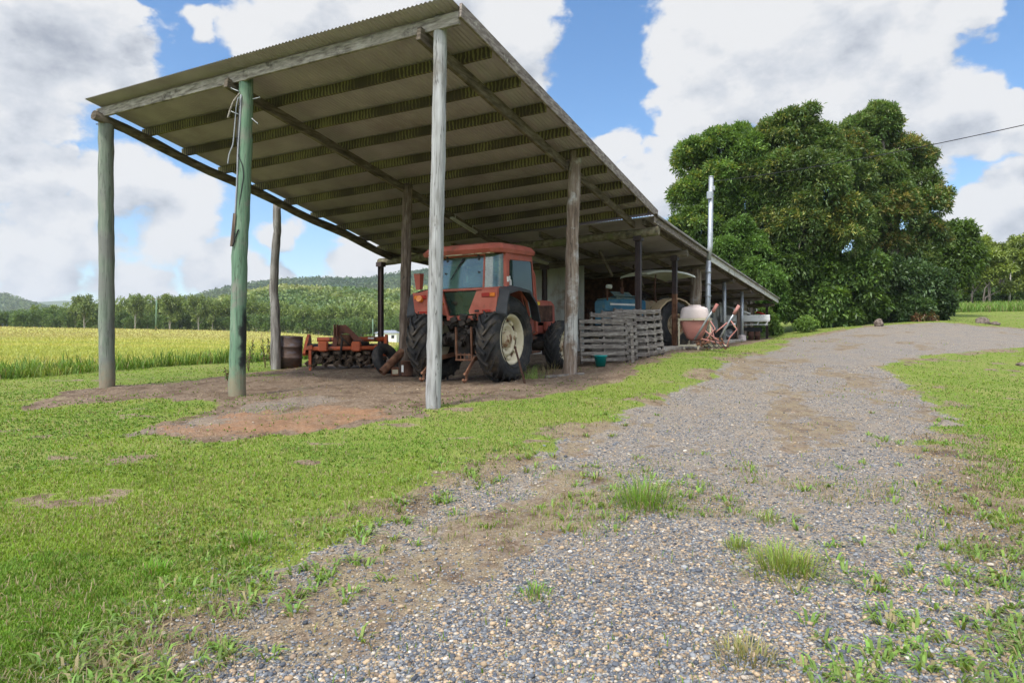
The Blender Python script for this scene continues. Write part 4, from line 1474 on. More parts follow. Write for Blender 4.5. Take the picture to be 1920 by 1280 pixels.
# timber poles and galvanised pipes
p = W(.15, 15.8)
mb = MB(); g = gz(p.x, p.y)
mb.tube([Vector((p.x + .02 * math.sin(i), p.y, g - .2 + (roof2(0, 15.8) - .35 - g + .2) * i / 10)) for i in range(11)], [.20 * (1 + random.uniform(-.04, .04)) for i in range(11)], 12, jit=.03)
lchild(mb.build('timber_post', M['post_half']))
p = W(.9, 29.0)
mb = MB(); g = gz(p.x, p.y)
mb.tube([Vector((p.x, p.y, g - .2 + (roof2(0, 29) - .3 - g + .2) * i / 6)) for i in range(7)], .20, 12, jit=.04)
lchild(mb.build('timber_post', M['post_half']))
for px, t in ((1358, -.02), (1391, -.02)):
    s = s_of(px, t); p = W(t, s); g = gz(p.x, p.y)
    mb = MB()
    mb.tube([(p.x, p.y, g - .1), (p.x, p.y, roof2(t, s) - .36)], .075, 12)
    for z in (1.0, 1.35, 1.7, 2.0):
        mb.tube([(p.x, p.y, g + z), (p.x, p.y, g + z + .03)], .082, 12)
    o = lchild(mb.build('pipe_post', M['galv']))
    if px > 1380:
        f = MB(); f.lathe([(0.0, .26), (.15, .26), (.17, .2), (.2, -.1)], 14, Matrix.Translation((p.x, p.y, g)))
        q = f.build('footing', M['tank_white']); q.parent = o; q.matrix_parent_inverse = Matrix.Identity(4)
        # a timber prop lashed to the pipe
        f = MB().beam((p.x - .17, p.y + .05, g - .1), (p.x - .12, p.y + .05, g + 1.75), .12, .12)
        lchild(f.build('timber_prop', M['post_brown']))


def wall(name, s0, t0, s1, t1, ztop=None, mat=None, gap=0.0):
    a, b = W(t0, s0), W(t1, s1)
    L = (b - a).length; dn = (b - a) / L; nn = Vector((-dn.y, dn.x, 0))
    mb = MB()

    def fn(u, v, w):
        p = a + dn * u
        f = u / L
        top = (roof2(t0 + (t1 - t0) * f, s0 + (s1 - s0) * f) - .06) if ztop is None else ztop
        g = gz(a.x + (b.x - a.x) * .5, a.y + (b.y - a.y) * .5) - .25
        p = p + nn * w
        return (p.x, p.y, g + (top - g) * v)
    corr_sheet(mb, fn, 0, L, 0, 1, nb=3, amp=.010)
    return lchild(mb.build(name, mat or M['iron_wall'], recalc=False))


wall('partition_wall', 14.0, 3.60, 14.0, 7.0)
wall('side_wall', 14.0, 8.5, 31.4, 8.5)
wall('end_wall', 29.6, 1.5, 29.6, 8.5)
wall('added_dark_wall', 19.0, 5.0, 29.6, 5.0, mat=M['rust_dark'])  # added dark wall, blocks light so the low shed's interior stays dark
wall('added_dark_wall', 17.2, 2.6, 17.2, 8.4, mat=M['rust_dark'])  # another added dark wall, fills the shaded gap right of the partition
# light batten and horizontal rails deeper in
mb = MB(); mb.beam(W(3.9, 10.2, roof2(3.9, 10.2) - .42), W(3.9, 11.7, roof2(3.9, 11.7) - .42), .09, .05, bevel=.008)
mb.beam(W(3.9, 10.25, roof2(3.9, 10.2) - .46), W(3.9, 11.65, roof2(3.9, 11.7) - .46), .036, .034, bevel=.008)
lchild(mb.build('light_batten', M['lightfit']))
for z in (2.6, 2.95):
    lchild(MB().tube([W(2.2, 16.4, z), W(-.1 + .8, 16.6, z)], .025, 6).build('rail', M['galv']))
# concrete slab edge along the open side
mb = MB()
q = []
for s in (4.6, 7, 9.2, 11, 12.6, 14.2, 16, 18, 20, 22):
    p = W(-.12 - .05 * math.sin(s), s); q.append(Vector((p.x, p.y, gz(p.x, p.y) + .03)))
for a, b in zip(q[2:], q[3:]):
    mb.beam(a, b - (b - a).normalized() * .003, .5, .12, bevel=.02)
lchild(mb.build('slab_edge', M['concrete']))


# ================================================================== MACHINES
def axis_y(c):
    """matrix that turns a lathe about the local y axis, at c"""
    return Matrix.Translation(c) @ Matrix.Rotation(R(-90), 4, 'X')


def tractor_tyre(name, c, rad, w, rim_r, parent, lugs=21, lug_h=.062, side=1, mat='tyre', n=72, lug_w=.055, rims=None):
    """agricultural tyre with chevron bars, axle along y; side = +1 when the outer face is towards +y"""
    wheel = thing_child('wheel', parent, c)
    hw = w / 2
    R0 = rad - lug_h
    prof = [(rim_r, -hw * .62), (rim_r + .02, -hw * .80), (rim_r + (R0 - rim_r) * .4, -hw * 1.02), (rim_r + (R0 - rim_r) * .72, -hw * 1.0), (R0 - .045, -hw * .90), (R0 - .012, -hw * .62), (R0, -hw * .25),
            (R0, hw * .25), (R0 - .012, hw * .62), (R0 - .045, hw * .90), (rim_r + (R0 - rim_r) * .72, hw * 1.0), (rim_r + (R0 - rim_r) * .4, hw * 1.02), (rim_r + .02, hw * .80), (rim_r, hw * .62)]
    mb = MB()
    Mx = axis_y((0, 0, 0))
    mb.lathe(prof, n, Mx)

    def surf(a, y, h):
        f = abs(y) / hw
        r = R0 - .012 * min(1, max(0, (f - .25) / .37)) - .05 * max(0, (f - .62) / .28) ** 1.5 + h
        return Vector((r * math.cos(a), y, r * math.sin(a)))
    for sd in (-1, 1):
        for i in range(lugs):
            a0 = 2 * math.pi * (i + (.5 if sd > 0 else 0)) / lugs
            rings = []
            K = 7
            for k in range(K):
                u = k / (K - 1)
                y = sd * (-.012 + u * (hw * 1.0))
                sweep = -(.40 / rad) * (u ** 1.25) * .85
                a = a0 + sweep
                da = lug_w / rad * (.62 + .35 * u)
                hh = lug_h * (1 if u < .95 else .75)
                y2 = y
                rings.append([surf(a - da, y2, -.03), surf(a - da * .62, y2, hh), surf(a + da * .62, y2, hh), surf(a + da, y2, -.03)])
            # the bar folds down over the shoulder
            a = a0 - (.40 / rad) * .88
            da = lug_w / rad * .9
            yo = sd * hw * 1.03
            rr = R0 - .16
            rings.append([Vector(((rr) * math.cos(q), yo, (rr) * math.sin(q))) for q in (a - da, a - da * .5, a + da * .5, a + da)])
            mb.loft(rings)
    # sidewall rings
    for sd in (-1, 1):
        for rr in (rim_r + .05, rim_r + (R0 - rim_r) * .55):
            mb.lathe([(rr - .012, sd * hw * 1.0), (rr, sd * (hw * 1.03 + .006)), (rr + .012, sd * hw * 1.0)], n, Mx)
    mb.build('tyre', M[mat], wheel)
    return wheel


def thing_child(name, parent, loc):
    o = bpy.data.objects.new(name, None)
    COL.objects.link(o); o.parent = parent; o.location = loc
    return o


def dished_rim(wheel, rim_r, hw, side, mat, hub_r=.16, deep=.10, n=40, clamps=8):
    s = side
    mb = MB(); Mx = axis_y((0, 0, 0))

    def L(prof): mb.lathe([(r, s * y) for r, y in prof], n, Mx)
    L([(rim_r + .012, hw * .60), (rim_r + .004, hw * .68), (rim_r - .025, hw * .70), (rim_r - .05, hw * .60), (rim_r - .075, hw * .12), (rim_r - .085, -hw * .2)])
    L([(rim_r - .085, -hw * .2), (rim_r - .11, -hw * .15), (rim_r * .66, hw * .12), (rim_r * .60, hw * .26), (rim_r * .54, hw * .27), (rim_r * .50, hw * .14), (rim_r * .40, hw * .02), (0.005, hw * .02)])
    # bolted clamps round the well, some of them raised
    for i in range(clamps):
        a = 2 * math.pi * i / clamps + .2
        p = Vector((math.cos(a) * (rim_r - .12), s * (hw * .06), math.sin(a) * (rim_r - .12)))
        mb.box(p, (.075, .085, .12), Matrix.Rotation(-a, 3, 'Y'), bevel=.012)
    mb.build('rim', M[mat], wheel)
    mb = MB()
    Hb = [(hub_r, s * hw * .02), (hub_r, s * hw * .30), (hub_r * .8, s * hw * .40), (hub_r * .45, s * hw * .42), (hub_r * .4, s * hw * .5), (.003, s * hw * .5)]
    mb.lathe(Hb, 24, Mx)
    for i in range(8):
        a = 2 * math.pi * i / 8
        c = Vector((math.cos(a) * rim_r * .40, 0, math.sin(a) * rim_r * .40))
        mb.lathe([(.018, s * hw * .02), (.018, s * hw * .16), (.002, s * hw * .16)], 6, Matrix.Translation(c) @ axis_y((0, 0, 0)))
    # dark slots between the clamps
    for i in range(clamps):
        a = 2 * math.pi * (i + .5) / clamps + .2
        c = Vector((math.cos(a) * rim_r * .77, s * hw * .075, math.sin(a) * rim_r * .77))
        mb.box(c, (.05, .02, .11), Matrix.Rotation(-a, 3, 'Y'), mat=1, bevel=.008)
    mb.build('hub', [M['rim_rusty'], M['rust_dark']], wheel)


M['head_red'] = pmat('rusted_red_paint', [(.075, .03, .02), (.14, .05, .032), (.22, .07, .04)], 4, (1, 1, 1), .7, .2, over=(.05, .03, .022), oscale=4, othr=(.5, .62))
M['rim_rusty'] = pmat('rusty_cream_hub', [(.42, .34, .22), (.55, .48, .34)], 5, (1, 1, 1), .6, .08, over=(.17, .075, .03), oscale=5, othr=(.48, .58))

# ------------------------------------------------------------------ red tractor
rc = PX(968, 640, 13.35)
_c = Vector((rc.x, rc.y, 0)) + LV * 1.05
gr_ = gz(_c.x, _c.y); fx = _c + DV * 2.7
pitch = math.atan2(gz(fx.x, fx.y) - gr_, 2.7)
RT = thing('red_tractor', 'faded red cab tractor with cream wheels parked in the tall bay, seen from behind', 'tractor', (_c.x, _c.y, gr_ - .02), (0, -pitch * .8, R(90) - AZ))
RW = .875
for sd in (-1, 1):
    w = tractor_tyre('wheel', (0, sd * .82, RW), RW, .46, .50, RT, lugs=21, side=sd)
    dished_rim(w, .50, .23, sd, 'rim_cream')
for sd in (-1, 1):
    w = tractor_tyre('wheel', (2.62, sd * .80, .60), .60, .36, .34, RT, lugs=18, lug_h=.042, side=sd, n=56)
    dished_rim(w, .34, .18, sd, 'rim_cream', hub_r=.13, clamps=6)

# running gear: axle housings, gearbox, engine, belly
mb = MB()
mb.tube([(0, -.62, RW), (0, .62, RW)], [.15, .15], 14)
mb.box((.15, 0, .88), (.75, .46, .62), bevel=.06)
mb.box((1.2, 0, .85), (1.5, .40, .5), bevel=.06)
mb.box((2.35, 0, .95), (1.3, .42, .55), bevel=.05)
mb.tube([(2.62, -.66, .6), (2.62, .66, .6)], .11, 12)
mb.box((2.95, 0, .62), (.7, .5, .3), bevel=.04)
mb.build('chassis', M['greasy'], RT)

# hood
mb = MB()


def section(x, hw_, zb, zt, ch=.08):
    return [(x, -hw_, zb), (x, hw_, zb), (x, hw_, zt - ch), (x, hw_ - ch, zt), (x, -hw_ + ch, zt), (x, -hw_, zt - ch)]


mb.loft([section(1.18, .40, 1.22, 1.72), section(1.6, .39, 1.20, 1.72), section(3.25, .36, 1.12, 1.66), section(3.36, .33, 1.14, 1.60)])
mb.build('hood', M['red'], RT)
mb = MB()
for sd in (-1, 1):
    mb.box((2.55, sd * .392, 1.36), (1.1, .02, .38), bevel=.008)
    for k in range(9):
        mb.box((2.55, sd * .405, 1.20 + k * .04), (1.04, .012, .014))
mb.box((3.365, 0, 1.36), (.03, .56, .36), bevel=.008)
mb.build('grille', M['rust_dark'], RT)
mb = MB()
for sd in (-1, 1): mb.box((1.95, sd * .398, 1.60), (.95, .012, .07), bevel=.004)
mb.build('hood_stripe', M['yellow'], RT)
mb = MB()
mb.box((2.6, 0, .98), (1.1, .66, .2), bevel=.03)
for sd in (-1, 1): mb.box((2.95, sd * .40, 1.05), (.55, .12, .22), bevel=.03)
mb.build('front_bolster', M['red'], RT)

# cab: floor shell, pillars, roof
cab = thing_child('cab', RT, (.10, -.10, 0))
cab.scale = (1, 1.09, 1)
mb = MB()
# lower rear panel with its trapezoid opening, as four pieces round the opening
xr = -.52
Z0, Z1 = 1.36, 1.90
for pts in ([(-.62, Z0 + .10), (-.30, Z0), (-.44, Z1), (-.86, Z1)], [(.62, Z0 + .10), (.30, Z0), (.44, Z1), (.86, Z1)]):
    Mx = Matrix(((0, 0, 1, xr + .02), (1, 0, 0, 0), (0, 1, 0, 0), (0, 0, 0, 1)))
    mb.prism(pts, .05, Mx)
mb.box((xr + .02, 0, Z0 - .035), (.05, .70, .09), bevel=.01)
mb.box((xr + .02, 0, Z1 - .012), (.056, 1.60, .05), bevel=.01)
# lower side skirts and front panel
for sd in (-1, 1):
    mb.box((.95, sd * .62, 1.28), (.5, .06, .62), bevel=.02)
mb.box((1.12, 0, 1.42), (.06, 1.2, .62), bevel=.02)
mb.build('rear_panel', M['red'], cab)
mb = MB()
mb.box((.35, 0, 1.22), (1.5, 1.1, .08))
mb.build('cab_floor', M['greasy'], cab)
# pillars
ZT = 2.60
mb = MB()


def bar(a, b, w=.06, h=.06): mb.beam(a, b, w, h, up=(1, 0, .01), bevel=.008)


pil = []
for sd in (-1, 1):
    bar((xr, sd * .47, Z1), (xr + .10, sd * .46, ZT), .035, .035)                  # rear inner mullion
    bar((xr + .20, sd * .83, Z1 - .05), (xr + .26, sd * .80, ZT), .075, .11)        # rear corner post
    bar((.98, sd * .80, 1.0), (.86, sd * .76, ZT), .06, .07)                        # front post
    bar((xr + .22, sd * .835, 1.86), (.1, sd * .845, 1.86), .05, .06)
    # door frame head and waist
    mb.beam((xr + .24, sd * .80, ZT - .07), (.88, sd * .77, ZT - .07), .05, .16, bevel=.01)
mb.beam((xr + .10, -.48, ZT - .03), (xr + .10, .48, ZT - .03), .05, .07, bevel=.01)
mb.build('pillars', M['red'], cab)
# roof: a shallow hood with a rear overhang and chamfered corners
mb = MB()


def roof_ring(z, x0, x1, hy, c):
    return [(x0, -hy + c, z), (x0 + c, -hy, z), (x1 - c, -hy, z), (x1, -hy + c, z), (x1, hy - c, z), (x1 - c, hy, z), (x0 + c, hy, z), (x0, hy - c, z)]


mb.loft([roof_ring(ZT - .02, -.62, 1.02, .85, .16), roof_ring(ZT + .05, -.68, 1.06, .87, .19), roof_ring(ZT + .14, -.60, 1.0, .82, .20), roof_ring(ZT + .185, -.40, .85, .70, .14)], caps=True)
rf = mb.build('cab_roof', M['red'], cab)
mb = MB()
mb.box((-.53, 0, ZT - .028), (.16, 1.35, .014))
mb.build('roof_lining', M['rim_rusty'], cab)
# windows
mb = MB()
mb.add([(xr - .002, -.45, Z1 + .02), (xr - .002, .45, Z1 + .02), (xr + .095, .44, ZT - .05), (xr + .095, -.44, ZT - .05)], [(0, 1, 2, 3)])
mb.build('rear_window', M['glass'], cab)
for sd in (-1, 1):
    mb = MB()
    # curved quarter pane from mullion to corner post
    K = 6; vs = []
    for i in range(K + 1):
        u = i / K
        a = u * R(80)
        x = xr + .21 * (1 - math.cos(a)); y = sd * (.48 + .335 * math.sin(a) / math.sin(R(80)))
        vs += [(x, y, Z1 + .015), (x + .09 * (1 - .5 * u), y - sd * .02, ZT - .04)]
    mb.add(vs, [(2 * i, 2 * i + 2, 2 * i + 3, 2 * i + 1) for i in range(K)], 0, True)
    mb.build('quarter_window', M['glass'], cab)
    mb = MB()
    o_ = [(xr + .33, 1.93), (xr + .36, 2.42), (xr + .40, 2.47), (.80, 2.47), (.83, 2.42), (.93, 1.32), (.84, 1.26), (.55, 1.30), (.30, 1.80), (.18, 1.90)]
    Mx = Matrix(((1, 0, 0, 0), (0, 0, 1, sd * .80), (0, 1, 0, 0), (0, 0, 0, 1)))
    mb.prism(o_, .008, Mx)
    dr = mb.build('door', M['glass_dark'], cab)
    mb = MB()
    for a, b in zip(o_, o_[1:] + o_[:1]):
        mb.beam((a[0], sd * .808, a[1]), (b[0], sd * .808, b[1]), .022, .022, up=(0, 1, 0))
    mb.build('door_frame', M['red'], cab)
    # door handle
    mb = MB(); mb.box((-.15, sd * .825, 2.0), (.03, .05, .12), bevel=.008); mb.box((-.19, sd * .835, 2.08), (.05, .012, .09)); mb.build('door_handle', M['sticker'], cab)
mb = MB()
mb.add([(xr - .004, -.37, Z1 - .06), (xr - .004, .37, Z1 - .06), (xr + .0, .27, Z0 + .03), (xr + .0, -.27, Z0 + .03)], [(0, 1, 2, 3)])
mb.build('lower_window', M['glass_dark'], cab)
mb = MB(); mb.add([(1.0, -.72, 1.75), (1.0, .72, 1.75), (.9, .70, ZT - .05), (.9, -.70, ZT - .05)], [(0, 1, 2, 3)]); mb.build('windscreen', M['glass'], cab)
# wiper and hinges
mb = MB()
mb.tube([(xr + .06, -.02, ZT - .09), (xr + .02, .16, 2.22), (xr - .005, .23, 2.10)], .010, 6)
mb.tube([(xr + .065, -.05, ZT - .10), (xr + .045, .08, 2.36)], .015, 6)
for y in (-.34, .34): mb.box((xr + .08, y, ZT - .09), (.03, .045, .11), bevel=.008)
for y in (-.36, .36): mb.tube([(xr + .02, y, 2.22), (xr + .045, y, 2.22)], .02, 8)
mb.build('wiper', M['dark_plastic'], cab)
# seat, wheel, console
mb = MB(); mb.box((.12, 0, 1.52), (.48, .50, .14), bevel=.05); mb.box((-.10, 0, 1.78), (.13, .46, .52), bevel=.05); mb.box((.12, 0, 1.34), (.3, .3, .25)); mb.build('seat', M['dark_plastic'], cab)
mb = MB()
mb.tube([(.62, 0, 1.86), (.9, 0, 1.35)], .03, 8)
Mx = Matrix.Translation((.60, 0, 1.90)) @ Matrix.Rotation(R(-32), 4, 'Y')
mb.lathe([(.185, -.012), (.20, 0), (.185, .012), (.17, 0), (.185, -.012)], 24, Mx)
mb.tube([Mx @ Vector((-.18, 0, 0)), Mx @ Vector((.18, 0, 0))], .012, 6); mb.tube([Mx @ Vector((0, -.18, 0)), Mx @ Vector((0, .18, 0))], .012, 6)
mb.tube([(.5, -.25, 1.4), (.42, -.22, 1.98)], .012, 6); mb.tube([(.48, .3, 1.4), (.40, .34, 1.8)], .012, 6)
mb.build('steering_wheel', M['dark_plastic'], cab)
mb = MB(); mb.box((.93, 0, 1.55), (.16, .7, .42), bevel=.04); mb.build('dashboard', M['dark_plastic'], cab)

# mudguards: red inner face and top, black rubber edge outside
for sd in (-1, 1):
    mg = MB()
    prof = [(-.60, 1.40), (-.56, 1.62), (-.47, 1.87), (-.12, 1.93), (.35, 1.90), (.66, 1.66), (.78, 1.36)]
    lo = [(x + (0.05 if x < 0 else -.05), z - .05) for x, z in prof]
    y0, y1 = sd * .50, sd * .86
    vs = []
    for (x, z), (xl, zl) in zip(prof, lo):
        vs += [(x, y0, z), (x, y1, z), (xl, y1, zl), (xl, y0, zl)]
    for i in range(len(prof) - 1):
        b = i * 4
        mg.add(vs[b:b + 8], [(0, 4, 5, 1), (3, 2, 6, 7), (0, 3, 7, 4), (1, 5, 6, 2)])
    mg.add(vs[:4], [(0, 1, 2, 3)]); mg.add(vs[-4:], [(0, 3, 2, 1)])
    # rear-facing panel that carries the lamps
    Mx = Matrix(((0, 0, 1, -.60), (1, 0, 0, 0), (0, 1, 0, 0), (0, 0, 0, 1)))
    mg.prism([(sd * .46, 1.84), (sd * .90, 1.86), (sd * .86, 1.44), (sd * .30, 1.40), (sd * .28, 1.46)], .07, Mx)
    m_ = mg.build('mudguard', M['red'], RT)
    m_.location.y = -.09 if sd < 0 else 0
    m_.scale.y = 1.06
    bk = MB()
    pr = [(-.65, 1.46), (-.60, 1.68), (-.50, 1.89), (-.12, 1.95), (.38, 1.91), (.70, 1.66), (.84, 1.30)]
    rings = []
    for i, (x, z) in enumerate(pr):
        a = Vector((x, sd * .862, z)); q = Vector((x * .97, sd * 1.07, z - .07))
        rings.append([a, q, q + Vector((-.02 * (1 if x > 0 else -1), 0, -.05)), a + Vector((0, 0, -.05))])
    bk.loft(rings)
    # black skirt falling at the rear
    bk.build('fender_rubber', M['black_rubber'], m_)
    lp = MB(); lp.box((-.648, sd * .66, 1.76), (.03, .17, .075), bevel=.01); lp.build('tail_light', M['lamp_red'], m_)
    lp = MB(); lp.box((-.648, sd * .80, 1.76), (.03, .11, .075), bevel=.01); lp.build('indicator', M['lamp_amber'], m_)
    lp = MB(); lp.box((-.645, sd * .46, 1.46), (.03, .09, .04), bevel=.008); lp.build('number_lamp', M['dark_plastic'], m_)
    lp = MB(); lp.box((-.642, sd * .66, 1.46), (.012, .17, .035)); lp.build('reflector', M['lamp_red'], m_)
# upright red bracket on the left fender
mb = MB(); mb.loft([[(-.42, .93, 1.93), (-.32, .93, 1.93), (-.32, 1.03, 1.93), (-.42, 1.03, 1.93)], [(-.44, .90, 2.26), (-.30, .90, 2.26), (-.30, 1.06, 2.26), (-.44, 1.06, 2.26)]])
mb.build('lamp_bracket', M['red'], RT)
mb = MB(); mb.tube([(-.60, .74, 1.70), (-.72, .74, 1.74)], [.05, .065], 12); mb.tube([(-.58, .25, 1.62), (-.72, .25, 1.62)], [.03, .05], 10); mb.build('work_lamp', M['lamp_amber'], RT)
# grab rail and steps on the right
for sd in (-1, 1):
    mb = MB()
    mb.tube([(.99, sd * .83, ZT - .25), (1.03, sd * .93, ZT - .28), (1.10, sd * .95, 2.2), (1.18, sd * .95, 1.4), (1.20, sd * .93, .95), (1.16, sd * .86, .92)], .020, 8)
    mb.build('grab_rail', M['red'], RT)
    mb = MB()
    for z, y in ((.55, .80), (.85, .72)):
        mb.box((1.15, sd * y, z), (.42, .26, .04))
    mb.beam((.97, sd * .72, .5), (.97, sd * .62, 1.2), .05, .02, up=(1, 0, 0)); mb.beam((1.33, sd * .72, .5), (1.33, sd * .62, 1.2), .05, .02, up=(1, 0, 0))
    mb.box((1.45, sd * .56, .95), (.3, .25, .35), bevel=.03)
    mb.build('step', M['rust_dark'], RT)
mb = MB(); mb.tube([(1.35, -.46, 1.2), (1.35, -.46, 1.75)], .03, 8); mb.tube([(1.42, -.43, 1.0), (1.36, -.47, 1.6)], .025, 8); mb.build('hose', M['blue'], RT)
# exhaust on the far side
mb = MB(); mb.tube([(1.9, .25, 1.65), (1.9, .25, 2.1)], .06, 12); mb.tube([(1.9, .25, 2.1), (1.9, .25, 2.55)], .035, 10); mb.build('exhaust', M['rust'], RT)

# three-point linkage and the greasy clutter between the wheels
mb = MB()
rr = random.Random(4)
for i in range(34):
    p = Vector((-.30 + rr.uniform(-.16, .05), rr.uniform(-.36, .36), 1.02 + rr.uniform(-.22, .34)))
    k = rr.random()
    if k < .45: mb.tube([p, p + Vector((rr.uniform(-.1, .02), rr.uniform(-.1, .1), rr.uniform(-.05, .05)))], rr.uniform(.025, .06), 8)
    elif k < .8: mb.box(p, (rr.uniform(.06, .14), rr.uniform(.06, .16), rr.uniform(.05, .14)), Matrix.Rotation(rr.uniform(-.4, .4), 3, 'X'), bevel=.01)
    else:
        mb.tube([p, p + Vector((-.14, .05, .08)), p + Vector((-.16, .12, -.06)), p + Vector((-.05, .16, -.14))], .012, 6)
mb.box((-.22, 0, .78), (.22, .40, .42), bevel=.03)
mb.tube([(-.25, -.50, 1.28), (-.25, .50, 1.28)], .055, 10)
mb.build('hydraulics', M['greasy'], RT)
mb = MB()
# drawbar frame: rusty tall U
for y in (-.33, .03):
    mb.box((-.50, y - .02, .82), (.05, .035, .66), bevel=.006)
mb.box((-.50, -.17, .50), (.06, .40, .03)); mb.box((-.50, -.17, .60), (.04, .36, .025))
for y in (-.28, -.18, -.08): mb.tube([(-.50, y, .47), (-.50, y, .63)], .016, 6)
mb.build('drawbar_frame', M['rust'], RT)
# lift rod and lower arm with its hook on either side
for sd in (-1, 1):
    mb = MB()
    mb.tube([(-.30, sd * .46, 1.26), (-.52, sd * .50, .66)], .026, 8)
    mb.box((-.50, sd * .495, .72), (.07, .08, .20), Matrix.Rotation(R(20), 3, 'Y'), bevel=.01)
    mb.beam((.0, sd * .36, .58), (-.62, sd * .46, .52), .035, .09, bevel=.008)
    mb.beam((-.58, sd * .46, .54), (-.98, sd * .50, .26), .035, .085, bevel=.01)
    Mx = Matrix.Translation((-1.02, sd * .50, .20)) @ Matrix.Rotation(R(-90), 4, 'X')
    pts = []
    for i in range(9):
        a = R(-160 + i * 32); pts.append((-1.02 + math.cos(a) * .065, sd * .50, .20 + math.sin(a) * .075))
    mb.tube(pts, .026, 8)
    mb.build('lift_arm', M['rust'], RT)
# small plates
mb = MB(); mb.box((xr + .21, -.885, 2.05), (.012, .012, .01)); mb.box((xr + .205, -.865, 2.06), (.06, .012, .10)); mb.build('sticker', M['sticker'], cab)

# ------------------------------------------------------------------ blue tractor under the low roof
ra = PX(1234, 640, 21.9); fa = PX(1098, 640, 20.6)
hd = math.atan2(fa.y - ra.y, fa.x - ra.x)
BT = thing('blue_tractor', 'old blue tractor with tan mudguards under a pale canopy, behind the pallets', 'tractor', (ra.x, ra.y, gz(ra.x, ra.y) - .02), (0, 0, hd))
for sd in (-1, 1):
    w = tractor_tyre('wheel', (0, sd * .74, .74), .74, .38, .36, BT, lugs=20, lug_h=.04, side=sd, n=56)
    dished_rim(w, .36, .19, sd, 'tan_paint', clamps=6)
    w = thing_child('wheel', BT, (2.05, sd * .62, .40))
    mb = MB(); mb.lathe([(.22, -.09), (.30, -.11), (.385, -.10), (.40, -.05), (.40, .05), (.385, .10), (.30, .11), (.22, .09)], 32, axis_y((0, 0, 0))); mb.build('tyre', M['tyre'], w)
    mb = MB(); mb.lathe([(.225, sd * .085), (.20, sd * .04), (.1, sd * .02), (.08, sd * .09), (.002, sd * .09)], 24, axis_y((0, 0, 0))); mb.build('rim', M['tan_paint'], w)
mb = MB()
mb.tube([(0, -.6, .74), (0, .6, .74)], .13, 12); mb.box((.5, 0, .82), (1.2, .42, .5), bevel=.05); mb.box((1.55, 0, .88), (1.0, .4, .42), bevel=.05)
mb.tube([(2.05, -.6, .42), (2.05, .6, .42)], .06, 8); mb.box((2.1, 0, .65), (.35, .3, .35), bevel=.03)
mb.build('chassis', M['greasy'], BT)
mb = MB()
mb.loft([section(.75, .30, 1.22, 1.52, .06), section(1.2, .31, 1.20, 1.54, .06), section(2.22, .29, 1.16, 1.52, .06), section(2.30, .27, 1.18, 1.48, .06)])
mb.box((2.12, 0, .98), (.42, .46, .52), bevel=.03)
mb.build('hood', M['blue'], BT)
mb = MB(); mb.box((1.65, 0, 1.535), (1.15, .52, .03), bevel=.01); mb.build('hood_top', M['blue_dusty'], BT)
mb = MB(); mb.box((1.5, 0, 1.60), (.75, .62, .02), Matrix.Rotation(R(6), 3, 'X')); mb.box((1.5, .1, 1.67), (.7, .40, .018), Matrix.Rotation(R(-32), 3, 'X')); mb.build('cover_sheet', M['blue_dusty'], BT)
mb = MB()
for sd in (-1, 1): mb.box((1.65, sd * .312, 1.36), (.95, .012, .055))
mb.build('hood_stripe', M['sticker'], BT)
mb = MB(); mb.tube([(1.45, 0, 1.5), (1.45, 0, 1.92)], .06, 12); mb.tube([(1.45, 0, 1.92), (1.45, 0, 2.18)], .03, 10); mb.build('exhaust', M['rust_dark'], BT)
mb = MB(); mb.tube([(2.2, .26, 1.4), (2.2, .26, 1.86)], .03, 8); mb.build('lamp_stalk', M['rust_dark'], BT)
mb = MB(); mb.tube([(2.22, .26, 1.90), (2.06, .26, 1.90)], [.06, .07], 12); mb.build('headlight', M['canopy'], BT)
mb = MB()
for sd in (-1, 1):
    mb.tube([(.85, sd * .33, 1.02), (1.15, sd * .34, 1.06)], .05, 10); mb.tube([(1.35, sd * .33, 1.08), (1.35, sd * .36, 1.08)], .055, 12); mb.box((1.75, sd * .27, 1.0), (.25, .14, .22), bevel=.02)
mb.build('engine', M['blue'], BT)
for sd in (-1, 1):
    mg = MB(); rings = []
    for i in range(9):
        a = R(25 + i * 18); r0 = .86
        x, z = r0 * math.cos(a) * 1.0, .74 + r0 * math.sin(a)
        rings.append([(x, sd * .48, z), (x, sd * .92, z - .02), (x * .96, sd * .92, z - .06), (x * .96, sd * .48, z - .04)])
    mg.loft(rings)
    pts = [(.78, 1.1)] + [(.84 * math.cos(R(a)), .74 + .84 * math.sin(R(a))) for a in range(30, 170, 14)] + [(-.7, 1.0), (0, .95)]
    mg.prism(pts, .03, Matrix(((1, 0, 0, 0), (0, 0, 1, sd * .49), (0, 1, 0, 0), (0, 0, 0, 1))))
    mg.build('mudguard', M['tan_paint'], BT)
for x in (-.35, .45):
    for sd in (-1, 1):
        mb = MB(); mb.tube([(x, sd * .5, 1.35), (x + .10, sd * .5, 1.75), (x + .08, sd * .52, 2.32)], .022, 8); mb.build('canopy_post', M['rust_dark'], BT)
mb = MB()
rings = []
for i in range(9):
    u = i / 8; x = -.95 + 1.95 * u
    z = 2.34 + .13 * math.sin(math.pi * min(1, max(0, u))) ** .7
    rings.append([(x, -.72, z - .07), (x, -.66, z), (x, -.2, z + .06), (x, .2, z + .06), (x, .66, z), (x, .72, z - .07), (x, .62, z - .04), (x, -.62, z - .04)])
mb.loft(rings)
mb.build('canopy', M['canopy'], BT)
mb = MB(); mb.box((-.05, 0, 1.3), (.42, .44, .1), bevel=.03); mb.box((-.25, 0, 1.5), (.1, .42, .36), bevel=.03); mb.build('seat', M['dark_plastic'], BT)
mb = MB(); mb.tube([(.75, 0, 1.45), (.5, 0, 1.62)], .02, 8); Mx = Matrix.Translation((.5, 0, 1.63)) @ Matrix.Rotation(R(-35), 4, 'Y')
